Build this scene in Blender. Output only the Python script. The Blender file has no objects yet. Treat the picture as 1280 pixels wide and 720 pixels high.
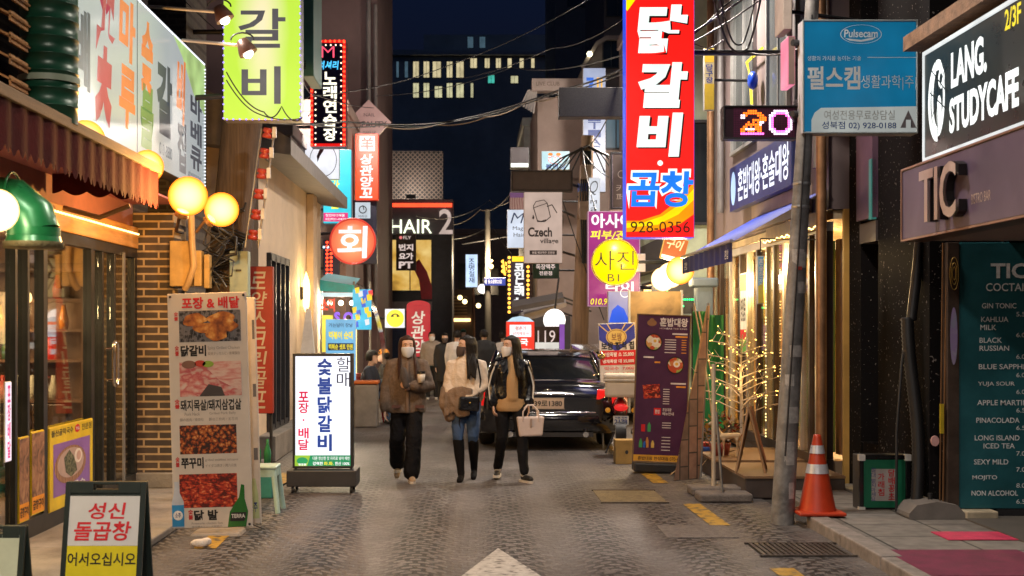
import bpy, math, random
from mathutils import Vector, Matrix
random.seed(7)
C = bpy.context; D = bpy.data; SC = C.scene; COL = SC.collection
R = math.radians
V = Vector
# ------------------------------------------------------------------ camera, sky, exposure
FPX, VPX, HOR, EYE = 1600.0, 590.0, 410.0, 1.7      # focal length and vanishing point in photo pixels, eye height in metres
cam = D.cameras.new('camera'); camo = D.objects.new('camera', cam); COL.objects.link(camo)
camo.location = (0, 0, EYE); camo.rotation_euler = (R(90), 0, 0)
cam.sensor_width = 36; cam.lens = 36 * FPX / 1280
cam.shift_x = (640 - VPX) / 1280; cam.shift_y = (HOR - 360) / 1280
cam.clip_start = .1; cam.clip_end = 2000
cam.dof.use_dof = True; cam.dof.focus_distance = 13.8; cam.dof.aperture_fstop = 3.6
SC.camera = camo
SC.view_settings.view_transform = 'Standard'; SC.view_settings.look = 'None'
SC.view_settings.exposure = 0.18; SC.view_settings.gamma = 1; SC.view_settings.use_curve_mapping = False
w = D.worlds.new('World'); SC.world = w; w.use_nodes = True
nt = w.node_tree; bg = nt.nodes['Background']; bg.inputs['Strength'].default_value = 0.17
sky = nt.nodes.new('ShaderNodeTexSky'); sky.sky_type = 'NISHITA'; sky.sun_disc = False
sky.sun_elevation = R(-2.0); sky.sun_rotation = R(200); sky.ozone_density = 4.0
tint = nt.nodes.new('ShaderNodeMix'); tint.data_type = 'RGBA'; tint.blend_type = 'MULTIPLY'; tint.inputs[0].default_value = 1; tint.inputs[7].default_value = (.50, .88, .86, 1)   # city air: a greener navy than the clean sky model
nt.links.new(sky.outputs[0], tint.inputs[6]); nt.links.new(tint.outputs[2], bg.inputs[0])
sl = D.lights.new('moonlight', 'SUN'); sl.energy = 0.02; sl.angle = R(.5); sl.color = (.8, .88, 1)
so = D.objects.new('moonlight', sl); COL.objects.link(so); so.rotation_euler = (R(50), 0, R(-20))
STREET = 1050      # watts of the lamp added on the steel pole to brighten the road
cy = SC.cycles
cy.use_denoising = True; cy.max_bounces = 6; cy.diffuse_bounces = 3; cy.glossy_bounces = 3; cy.transparent_max_bounces = 12
cy.transmission_bounces = 4; cy.sample_clamp_indirect = 4; cy.caustics_reflective = False; cy.caustics_refractive = False
cy.use_light_tree = True

def P(px, py, d): return V(((px - VPX) / FPX * d, d, EYE + (HOR - py) / FPX * d))
def X(px, d): return (px - VPX) / FPX * d
def Z(py, d): return EYE + (HOR - py) / FPX * d

# ------------------------------------------------------------------ materials
MATS = {}
def _new(name):
    m = D.materials.new(name); m.use_nodes = True
    n = m.node_tree.nodes; l = m.node_tree.links
    return m, n, l, n['Principled BSDF']
def mat(name, col=(.5, .5, .5), rough=.6, metal=0., var=.18, sc=5., bump=0., bsc=60., coat=0., st=(1, 1, 1), spec=.5):
    if name in MATS: return MATS[name]
    m, n, l, b = _new(name)
    tc = n.new('ShaderNodeTexCoord'); mp = n.new('ShaderNodeMapping'); mp.inputs['Scale'].default_value = st
    l.new(tc.outputs['Object'], mp.inputs[0])
    nz = n.new('ShaderNodeTexNoise'); nz.inputs['Scale'].default_value = sc; nz.inputs['Detail'].default_value = 5
    nz.inputs['Roughness'].default_value = .65
    l.new(mp.outputs[0], nz.inputs[0])
    rp = n.new('ShaderNodeValToRGB'); rp.color_ramp.elements[0].position = .3; rp.color_ramp.elements[1].position = .7
    rp.color_ramp.elements[0].color = [c * (1 - var) for c in col] + [1]
    rp.color_ramp.elements[1].color = [min(1, c * (1 + var)) for c in col] + [1]
    l.new(nz.outputs[0], rp.inputs[0]); l.new(rp.outputs[0], b.inputs['Base Color'])
    mr = n.new('ShaderNodeMapRange'); mr.inputs[3].default_value = max(.03, rough - .12); mr.inputs[4].default_value = min(1, rough + .12)
    l.new(nz.outputs[0], mr.inputs[0]); l.new(mr.outputs[0], b.inputs['Roughness'])
    b.inputs['Metallic'].default_value = metal; b.inputs['Specular IOR Level'].default_value = spec
    b.inputs['Coat Weight'].default_value = coat; b.inputs['Coat Roughness'].default_value = .06
    if bump:
        n2 = n.new('ShaderNodeTexNoise'); n2.inputs['Scale'].default_value = bsc; n2.inputs['Detail'].default_value = 4
        l.new(mp.outputs[0], n2.inputs[0])
        bp = n.new('ShaderNodeBump'); bp.inputs['Strength'].default_value = bump; bp.inputs['Distance'].default_value = .02
        l.new(n2.outputs[0], bp.inputs['Height']); l.new(bp.outputs[0], b.inputs['Normal'])
    MATS[name] = m; return m
def emi(name, col, s=1., samp=True, var=.16, sc=3., base=.12):
    """something that gives off light: a lit sign face, a bulb, a neon tube"""
    if name in MATS: return MATS[name]
    if samp and s <= 1.2: s *= 1.15
    m, n, l, b = _new(name)
    tc = n.new('ShaderNodeTexCoord'); nz = n.new('ShaderNodeTexNoise'); nz.inputs['Scale'].default_value = sc
    l.new(tc.outputs['Object'], nz.inputs[0])
    mr = n.new('ShaderNodeMapRange'); mr.inputs[1].default_value = .3; mr.inputs[2].default_value = .7
    mr.inputs[3].default_value = s * (1 - var); mr.inputs[4].default_value = s * (1 + var)
    l.new(nz.outputs[0], mr.inputs[0]); l.new(mr.outputs[0], b.inputs['Emission Strength'])
    b.inputs['Emission Color'].default_value = (*col, 1); b.inputs['Base Color'].default_value = (*[c * base for c in col], 1)
    b.inputs['Roughness'].default_value = .35
    if not samp: m.cycles.emission_sampling = 'NONE'
    MATS[name] = m; return m
def glassy(name, tint=(.9, .9, .9), refl=.12, rough=.03):
    if name in MATS: return MATS[name]
    m = D.materials.new(name); m.use_nodes = True; n = m.node_tree.nodes; l = m.node_tree.links; n.clear()
    o = n.new('ShaderNodeOutputMaterial'); mx = n.new('ShaderNodeMixShader'); t = n.new('ShaderNodeBsdfTransparent'); g = n.new('ShaderNodeBsdfGlossy')
    t.inputs[0].default_value = (*tint, 1); g.inputs['Roughness'].default_value = rough
    fr = n.new('ShaderNodeLayerWeight'); fr.inputs[0].default_value = .5
    pw = n.new('ShaderNodeMath'); pw.operation = 'POWER'; pw.inputs[1].default_value = 5; l.new(fr.outputs['Facing'], pw.inputs[0])
    ad = n.new('ShaderNodeMath'); ad.operation = 'ADD'; ad.inputs[1].default_value = refl; l.new(pw.outputs[0], ad.inputs[0])
    nz = n.new('ShaderNodeTexNoise'); nz.inputs['Scale'].default_value = 2.2; bp = n.new('ShaderNodeBump'); bp.inputs['Strength'].default_value = .04
    l.new(nz.outputs[0], bp.inputs['Height']); l.new(bp.outputs[0], g.inputs['Normal'])
    l.new(ad.outputs[0], mx.inputs[0]); l.new(t.outputs[0], mx.inputs[1]); l.new(g.outputs[0], mx.inputs[2]); l.new(mx.outputs[0], o.inputs[0])
    MATS[name] = m; return m
def brickmat(name, c1, c2, mortar, sc=1., bw=.22, rh=.065, ms=.012, rot=None, bump=.6, rough=.75, off=.5):
    if name in MATS: return MATS[name]
    m, n, l, b = _new(name)
    tc = n.new('ShaderNodeTexCoord'); mp = n.new('ShaderNodeMapping')
    if rot: mp.inputs['Rotation'].default_value = rot
    l.new(tc.outputs['Object'], mp.inputs[0])
    bt = n.new('ShaderNodeTexBrick'); bt.inputs['Scale'].default_value = sc; bt.inputs['Brick Width'].default_value = bw
    bt.inputs['Row Height'].default_value = rh; bt.inputs['Mortar Size'].default_value = ms; bt.offset = off
    bt.inputs['Color1'].default_value = (*c1, 1); bt.inputs['Color2'].default_value = (*c2, 1); bt.inputs['Mortar'].default_value = (*mortar, 1)
    l.new(mp.outputs[0], bt.inputs[0])
    nz = n.new('ShaderNodeTexNoise'); nz.inputs['Scale'].default_value = 9; nz.inputs['Detail'].default_value = 6
    l.new(tc.outputs['Object'], nz.inputs[0])
    mx = n.new('ShaderNodeMix'); mx.data_type = 'RGBA'; mx.blend_type = 'MULTIPLY'; mx.inputs[0].default_value = .7
    mr = n.new('ShaderNodeMapRange'); mr.inputs[1].default_value = .25; mr.inputs[2].default_value = .75; mr.inputs[3].default_value = .5; mr.inputs[4].default_value = 1.25
    l.new(nz.outputs[0], mr.inputs[0]); l.new(bt.outputs[0], mx.inputs[6]); l.new(mr.outputs[0], mx.inputs[7]); l.new(mx.outputs[2], b.inputs['Base Color'])
    bp = n.new('ShaderNodeBump'); bp.inputs['Strength'].default_value = bump; bp.inputs['Distance'].default_value = .01; bp.invert = True
    l.new(bt.outputs['Fac'], bp.inputs['Height']); l.new(bp.outputs[0], b.inputs['Normal']); b.inputs['Roughness'].default_value = rough
    MATS[name] = m; return m
def ramp3(name, stops, sc=14, kind='NOISE', rough=.45, st=(1, 1, 1), bump=0, em=0, dist=.6, spec=.5):
    """printed picture or speckled stone: noise or cell pattern through a colour ramp"""
    if name in MATS: return MATS[name]
    m, n, l, b = _new(name)
    tc = n.new('ShaderNodeTexCoord'); mp = n.new('ShaderNodeMapping'); mp.inputs['Scale'].default_value = st
    l.new(tc.outputs['Object'], mp.inputs[0])
    if kind == 'NOISE':
        t = n.new('ShaderNodeTexNoise'); t.inputs['Scale'].default_value = sc; t.inputs['Detail'].default_value = 6; t.inputs['Distortion'].default_value = dist; out = t.outputs[0]
    elif kind == 'VORO':
        t = n.new('ShaderNodeTexVoronoi'); t.inputs['Scale'].default_value = sc; out = t.outputs['Distance']
    elif kind == 'CELL':
        t = n.new('ShaderNodeTexVoronoi'); t.inputs['Scale'].default_value = sc; sp = n.new('ShaderNodeSeparateColor'); l.new(t.outputs['Color'], sp.inputs[0]); out = sp.outputs[0]
    elif kind == 'CHUNK':
        w1 = n.new('ShaderNodeTexNoise'); w1.inputs['Scale'].default_value = sc * .7; l.new(mp.outputs[0], w1.inputs[0])
        va = n.new('ShaderNodeVectorMath'); va.operation = 'MULTIPLY_ADD'; va.inputs[1].default_value = (dist / sc * 2,) * 3; l.new(w1.outputs['Color'], va.inputs[0]); l.new(mp.outputs[0], va.inputs[2])
        t = n.new('ShaderNodeTexVoronoi'); t.inputs['Scale'].default_value = sc; l.new(va.outputs[0], t.inputs[0]); fine = n.new('ShaderNodeTexNoise'); fine.inputs['Scale'].default_value = sc * 3; fine.inputs['Detail'].default_value = 5; l.new(mp.outputs[0], fine.inputs[0])
        f1 = n.new('ShaderNodeMath'); f1.operation = 'MULTIPLY_ADD'; f1.inputs[1].default_value = .7; f1.inputs[2].default_value = -.35; l.new(fine.outputs[0], f1.inputs[0])
        f2 = n.new('ShaderNodeMath'); f2.operation = 'ADD'; l.new(t.outputs['Distance'], f2.inputs[0]); l.new(f1.outputs[0], f2.inputs[1]); out = f2.outputs[0]
    else:
        t = n.new('ShaderNodeTexWave'); t.inputs['Scale'].default_value = sc; t.inputs['Distortion'].default_value = dist * 6; t.inputs['Detail'].default_value = 3; out = t.outputs[1]
    if kind != 'CHUNK': l.new(mp.outputs[0], t.inputs[0])
    rp = n.new('ShaderNodeValToRGB'); e = rp.color_ramp.elements
    while len(e) < len(stops): e.new(.5)
    for k, (p, c) in enumerate(stops): e[k].position = p; e[k].color = (*c, 1)
    l.new(out, rp.inputs[0])
    if not em: l.new(rp.outputs[0], b.inputs['Base Color'])
    else: b.inputs['Base Color'].default_value = (.08, .08, .08, 1); b.inputs['Roughness'].default_value = rough; b.inputs['Specular IOR Level'].default_value = spec
    if spec < .1: b.inputs['IOR'].default_value = 1.04
    if em: l.new(rp.outputs[0], b.inputs['Emission Color']); b.inputs['Emission Strength'].default_value = em
    if bump:
        bp = n.new('ShaderNodeBump'); bp.inputs['Strength'].default_value = bump; bp.inputs['Distance'].default_value = .01
        l.new(out, bp.inputs['Height']); l.new(bp.outputs[0], b.inputs['Normal'])
    MATS[name] = m; return m

# ------------------------------------------------------------------ mesh builder
TXT = {}
def glyphs(s, off, ext):
    k = (s, off, ext)
    if k in TXT: return TXT[k]
    c = D.curves.new('t', 'FONT'); c.body = s; c.resolution_u = 3; c.offset = off; c.extrude = ext
    o = D.objects.new('t', c); me = o.to_mesh()
    vs = [v.co.copy() for v in me.vertices]; fs = [tuple(p.vertices) for p in me.polygons]
    o.to_mesh_clear(); D.objects.remove(o); D.curves.remove(c)
    if vs:
        x0 = min(v.x for v in vs); x1 = max(v.x for v in vs); y0 = min(v.y for v in vs); y1 = max(v.y for v in vs)
    else: x0 = x1 = y0 = y1 = 0
    TXT[k] = (vs, fs, x0, x1, y0, y1); return TXT[k]

class MB:
    def __init__(s, m=None):
        s.v = []; s.f = []; s.fm = []; s.fs = []; s.mats = []; s.mi = 0; s.sm = False
        if m: s.m(m)
    def m(s, m):
        if m not in s.mats: s.mats.append(m)
        s.mi = s.mats.index(m); return s
    def add(s, vs, fs, M=None, sm=None):
        k = len(s.v)
        s.v += [tuple(M @ V(v)) if M else tuple(v) for v in vs]
        for f in fs:
            s.f.append(tuple(i + k for i in f)); s.fm.append(s.mi); s.fs.append(s.sm if sm is None else sm)
        return s
    def box(s, c, d, rz=0, M=None):
        x, y, z = d[0] / 2, d[1] / 2, d[2] / 2
        vs = [(-x, -y, -z), (x, -y, -z), (x, y, -z), (-x, y, -z), (-x, -y, z), (x, -y, z), (x, y, z), (-x, y, z)]
        T = Matrix.Translation(V(c)) @ Matrix.Rotation(rz, 4, 'Z')
        if M: T = Matrix.Translation(V(c)) @ M.to_4x4()
        return s.add(vs, [(0, 3, 2, 1), (4, 5, 6, 7), (0, 1, 5, 4), (1, 2, 6, 5), (2, 3, 7, 6), (3, 0, 4, 7)], T, False)
    def bx(s, x0, x1, y0, y1, z0, z1):
        return s.box(((x0 + x1) / 2, (y0 + y1) / 2, (z0 + z1) / 2), (abs(x1 - x0), abs(y1 - y0), abs(z1 - z0)))
    def rings(s, rs, cap=True, sm=True, close=True):
        n = len(rs[0]); vs = [p for r in rs for p in r]; fs = []
        for i in range(len(rs) - 1):
            for j in range(n if close else n - 1):
                a = i * n + j; b = i * n + (j + 1) % n; fs.append((a, b, b + n, a + n))
        s.add(vs, fs, None, sm)
        if cap:
            s.add(rs[0], [tuple(range(n - 1, -1, -1))], None, False); s.add(rs[-1], [tuple(range(n))], None, False)
        return s
    def tube(s, pts, r, n=8, cap=True, flat=None):
        pts = [V(p) for p in pts]; rs = r if isinstance(r, (list, tuple)) else [r] * len(pts); out = []; u = None
        for i, p in enumerate(pts):
            a = pts[max(0, i - 1)]; b = pts[min(len(pts) - 1, i + 1)]; t = (b - a)
            t = t.normalized() if t.length > 1e-9 else V((0, 0, 1))
            if u is None: u = t.cross(V((0, 1, 0)) if abs(t.y) < .9 else V((1, 0, 0))).normalized()
            else: u = (u - t * u.dot(t)).normalized()
            w_ = t.cross(u); q = rs[i]; q = q if isinstance(q, (tuple, list)) else (q, q)
            out.append([p + u * q[0] * math.cos(2 * math.pi * k / n) + w_ * q[1] * math.sin(2 * math.pi * k / n) for k in range(n)])
        return s.rings(out, cap)
    def cyl(s, a, b, r0, r1=None, n=16): return s.tube([a, b], [r0, r0 if r1 is None else r1], n)
    def capsule(s, pts, r, n=10):
        """a limb: tube with rounded ends"""
        pts = [V(p) for p in pts]; r = list(r) if isinstance(r, (list, tuple)) else [r] * len(pts)
        g = lambda q: q if isinstance(q, (int, float)) else min(q)
        k = lambda q, f: q * f if isinstance(q, (int, float)) else (q[0] * f, q[1] * f)
        d0 = (pts[0] - pts[1]).normalized(); d1 = (pts[-1] - pts[-2]).normalized(); a, b = g(r[0]), g(r[-1])
        P_ = [pts[0] + d0 * a * .95, pts[0] + d0 * a * .6] + pts + [pts[-1] + d1 * b * .6, pts[-1] + d1 * b * .95]
        return s.tube(P_, [k(r[0], .3), k(r[0], .8)] + r + [k(r[-1], .8), k(r[-1], .3)], n)
    def lathe(s, prof, c=(0, 0, 0), n=24, M=None, cap=True):
        c = V(c); rs = []
        for r_, z_ in prof:
            ring = [V((max(r_, .0005) * math.cos(2 * math.pi * k / n), max(r_, .0005) * math.sin(2 * math.pi * k / n), z_)) for k in range(n)]
            rs.append([c + ((M @ p) if M else p) for p in ring])
        return s.rings(rs, cap)
    def ball(s, c, r, n=16, sc=(1, 1, 1), M=None):
        h = max(4, n // 2); prof = [(r * math.sin(math.pi * i / h), -r * math.cos(math.pi * i / h)) for i in range(h + 1)]
        K = Matrix.Diagonal(V(sc))
        return s.lathe(prof, c, n, (M @ K) if M else K, False)
    def poly(s, pts, y, y1=None):
        """outline in x,z at depth y, given thickness up to y1"""
        n = len(pts); a = [(p[0], y, p[1]) for p in pts]
        if y1 is None: return s.add(a, [tuple(range(n))], None, False)
        b = [(p[0], y1, p[1]) for p in pts]
        return s.add(a + b, [tuple(range(n)), tuple(range(2 * n - 1, n - 1, -1))] + [(i, i + n, (i + 1) % n + n, (i + 1) % n) for i in range(n)], None, False)
    def grid(s, fn, nu, nv, sm=True):
        vs = [fn(i / nu, j / nv) for j in range(nv + 1) for i in range(nu + 1)]
        fs = [(j * (nu + 1) + i, j * (nu + 1) + i + 1, (j + 1) * (nu + 1) + i + 1, (j + 1) * (nu + 1) + i) for j in range(nv) for i in range(nu)]
        return s.add(vs, fs, None, sm)
    def text(s, t, x0, x1, z0, z1, y, off=0., sh=0., ext=0., flip=False):
        vs, fs, a, b, c, d = glyphs(t, off, ext)
        if not vs or b - a < 1e-6 or d - c < 1e-6: return s
        out = []
        for p in vs:
            u = (p.x - a) / (b - a); q = (p.y - c) / (d - c)
            out.append((x0 + (x1 - x0) * u + sh * (q - .5) * (z1 - z0), y - p.z, z0 + (z1 - z0) * q))
        return s.add(out, fs, None, False)
    def mesh(s, name='m'):
        me = D.meshes.new(name); me.from_pydata(s.v, [], s.f)
        for m in s.mats: me.materials.append(m)
        me.polygons.foreach_set('material_index', s.fm); me.polygons.foreach_set('use_smooth', s.fs); me.update()
        return me
    def build(s, name, parent=None, loc=(0, 0, 0), rz=0, bev=0, sub=0, kind=None, **kw):
        o = D.objects.new(name, s.mesh(name)); COL.objects.link(o); o.location = loc; o.rotation_euler[2] = rz
        if parent: o.parent = parent
        if bev:
            b = o.modifiers.new('b', 'BEVEL'); b.width = bev; b.segments = 2; b.limit_method = 'ANGLE'; b.angle_limit = R(50)
        if sub:
            b = o.modifiers.new('s', 'SUBSURF'); b.levels = sub; b.render_levels = sub
        if kind: o['kind'] = kind
        for k, v in kw.items(): o[k] = v
        return o

def tag(o, label, cat, group=None):
    o['label'] = label; o['category'] = cat
    if group: o['group'] = group
    return o
def thing(name, label, cat, loc=(0, 0, 0), rz=0, group=None):
    o = D.objects.new(name, None); COL.objects.link(o); o.location = loc; o.rotation_euler[2] = rz; o.empty_display_size = .1
    return tag(o, label, cat, group)
def dup(root, loc, rz=None, label=None):
    def cp(o, par):
        c = o.copy(); COL.objects.link(c)
        if par: c.parent = par
        for ch in [q for q in D.objects if q.parent == o]: cp(ch, c)
        return c
    r = cp(root, None); r.location = loc
    if rz is not None: r.rotation_euler[2] = rz
    if label: r['label'] = label
    return r
def lamp(name, parent, loc, power, col, kind='POINT', size=.05, rot=None, sy=None, spot=None):
    l = D.lights.new(name, kind); l.energy = power; l.color = col
    if kind == 'AREA':
        l.size = size
        if sy: l.shape = 'RECTANGLE'; l.size_y = sy
    else: l.shadow_soft_size = size
    if kind == 'SPOT': l.spot_size = spot or R(100); l.spot_blend = .6
    o = D.objects.new(name, l); COL.objects.link(o); o.location = loc
    if rot: o.rotation_euler = rot
    if parent: o.parent = parent
    return o
from mathutils import noise as NZ
def shell(mb, voxel, name, parent, m, smooth=4, loc=(0, 0, 0), fold=0, seed=0):
    """join overlapping limbs into one continuous surface"""
    me = mb.mesh('tmp'); o = D.objects.new('tmp', me); COL.objects.link(o)
    r = o.modifiers.new('r', 'REMESH'); r.mode = 'VOXEL'; r.voxel_size = voxel
    if smooth:
        q = o.modifiers.new('q', 'SMOOTH'); q.iterations = smooth; q.factor = .5
    dg = C.evaluated_depsgraph_get()
    m2 = D.meshes.new_from_object(o.evaluated_get(dg)); D.objects.remove(o); D.meshes.remove(me)
    if fold:
        m2.calc_loop_triangles() if False else None
        ns = [v.normal.copy() for v in m2.vertices]
        for v, n_ in zip(m2.vertices, ns):
            p = v.co; a = NZ.noise(V((p.x * 9 + seed, p.y * 9, p.z * 5 + p.x * 6))); b = NZ.noise(V((p.x * 16 - p.z * 9, p.y * 16 + seed, p.z * 17)))
            v.co = p + n_ * fold * ((1 - abs(a)) ** 3 * 1.4 - .7 + b * .55)
        m2.update()
    m2.materials.clear(); m2.materials.append(m); m2.polygons.foreach_set('use_smooth', [True] * len(m2.polygons))
    o = D.objects.new(name, m2); COL.objects.link(o); o.parent = parent; o.location = loc
    return o

NAMED = {k: 'dish_photo' for k in ('grill_dark', 'grilled_chicken', 'raw_pork', 'raw_pork_belly', 'spicy_octopus', 'spicy_feet', 'bibimbap', 'seaweed', 'pig_feet')}
class Sign:
    """a sign board; positions on its face are photo pixels when it faces the camera, percent of its size when it does not"""
    def __init__(s, name, label, px=None, d=0, t=.12, face=None, edge=None, c=None, rz=0, w=0, h=0, group=None, cat='sign', rim=0, rimm=None, ry=0):
        if px:
            s.px = px; w = (px[2] - px[0]) / FPX * d; h = (px[3] - px[1]) / FPX * d
            c = P((px[0] + px[2]) / 2, (px[1] + px[3]) / 2, d); c.y += t / 2
        else: s.px = (0, 0, 100, 100)
        s.w, s.h, s.t, s.c = w, h, t, V(c)
        s.root = thing(name, label, cat, c, rz, group)
        if ry: s.root.rotation_euler[1] = ry
        MB(edge or face).box((0, 0, 0), (w, t, h)).build('sign_box', s.root, bev=min(.008, t / 5))
        MB(face).box((0, -t / 2 - .002, 0), (w - 2 * rim - .012, .008, h - 2 * rim - .012)).build('sign_face', s.root)
        if rim:
            q = MB(rimm or edge); r = rim / 2
            for x in (-1, 1): q.box((x * (w / 2 - r), -t / 2, 0), (rim, .03, h))
            for z in (-1, 1): q.box((0, -t / 2, z * (h / 2 - r)), (w - 2 * rim, .03, rim))
            q.build('sign_frame', s.root, bev=.003)
        s.L = {}; s.k = 1
    def x(s, u): return ((u - s.px[0]) / (s.px[2] - s.px[0]) - .5) * s.w
    def z(s, v): return (.5 - (v - s.px[1]) / (s.px[3] - s.px[1])) * s.h
    def y(s): return -s.t / 2 - .006 - .0015 * s.k
    def t_(s, t, x0, y0, x1, y1, m, off=.02, sh=0, vert=False, ext=0, k=None, gap=.08):
        if k: s.k = k
        yy = s.y() - ext; L = MB(m)
        if vert:
            n = len(t); ch = (y1 - y0) / n
            for i, c in enumerate(t):
                if c == ' ': continue
                if c in '·-.':
                    cx = (x0 + x1) / 2; r = (x1 - x0) * .12; cyy = y0 + ch * (i + .5); s.c_(cx, cyy, r, m); continue
                L.text(c, s.x(x0), s.x(x1), s.z(y0 + ch * (i + 1 - gap / 2)), s.z(y0 + ch * (i + gap / 2)), yy, off, sh, ext)
        else: L.text(t, s.x(x0), s.x(x1), s.z(y1), s.z(y0), yy, off, sh, ext)
        if L.v: L.build('lettering', s.root)
        return s
    def r_(s, x0, y0, x1, y1, m, k=None):
        if k: s.k = k
        s.Q(m).poly([(s.x(x0), s.z(y1)), (s.x(x1), s.z(y1)), (s.x(x1), s.z(y0)), (s.x(x0), s.z(y0))], s.y()); return s
    def p_(s, pts, m, k=None):
        if k: s.k = k
        s.Q(m).poly([(s.x(a), s.z(b)) for a, b in pts], s.y()); return s
    def c_(s, cx, cy_, r, m, ry=None, k=None, n=24):
        if k: s.k = k
        s.Q(m).poly([(s.x(cx + r * math.cos(2 * math.pi * i / n)), s.z(cy_ + (ry or r) * math.sin(2 * math.pi * i / n))) for i in range(n)], s.y()); return s
    def ring(s, cx, cy_, r, wd, m, ry=None, k=None, n=32, a0=0, a1=360):
        if k: s.k = k
        Q = s.Q(m); ry = ry or r; y = s.y(); vs = []; fs = []
        for i in range(n + 1):
            a = R(a0 + (a1 - a0) * i / n)
            for q in (r, r - wd): vs.append((s.x(cx + q * math.cos(a)), y, s.z(cy_ + q * ry / r * math.sin(a))))
        for i in range(n): fs.append((2 * i, 2 * i + 1, 2 * i + 3, 2 * i + 2))
        Q.add(vs, fs, None, False); return s
    def line(s, pts, wd, m, k=None):
        if k: s.k = k
        Q = s.Q(m); y = s.y(); q = [V((s.x(a), 0, s.z(b))) for a, b in pts]
        wd = wd / (s.px[2] - s.px[0]) * s.w / 2
        for a, b in zip(q, q[1:]):
            t = (b - a).normalized(); n_ = V((-t.z, 0, t.x)) * wd; a2 = a - t * wd * .6; b2 = b + t * wd * .6
            Q.add([(p.x, y, p.z) for p in (a2 - n_, b2 - n_, b2 + n_, a2 + n_)], [(0, 1, 2, 3)], None, False)
        return s
    def bulbs(s, x0, y0, x1, y1, n, r, m, name='bulb_row', ms=None):
        q = MB(m); rr = r / (s.px[2] - s.px[0]) * s.w
        for i in range(n):
            f = i / max(1, n - 1); q.ball((s.x(x0 + (x1 - x0) * f), s.y() - rr * .4, s.z(y0 + (y1 - y0) * f)), rr, 8)
        q.build(name, s.root); return s
    def Q(s, m):
        if m not in s.L: s.L[m] = MB(m)
        return s.L[m]
    def done(s, name='artwork'):
        for m, q in s.L.items(): q.build(NAMED.get(m.name, name), s.root)
        return s.root
    def bracket(s, pts, r=.02, m=None, name='bracket'):
        for a, b in pts: MB(m or mat('dark_steel', (.06, .06, .065), .5, .7)).cyl(V(a) - s.c, V(b) - s.c, r, n=8).build(name, s.root)
        return s
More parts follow.
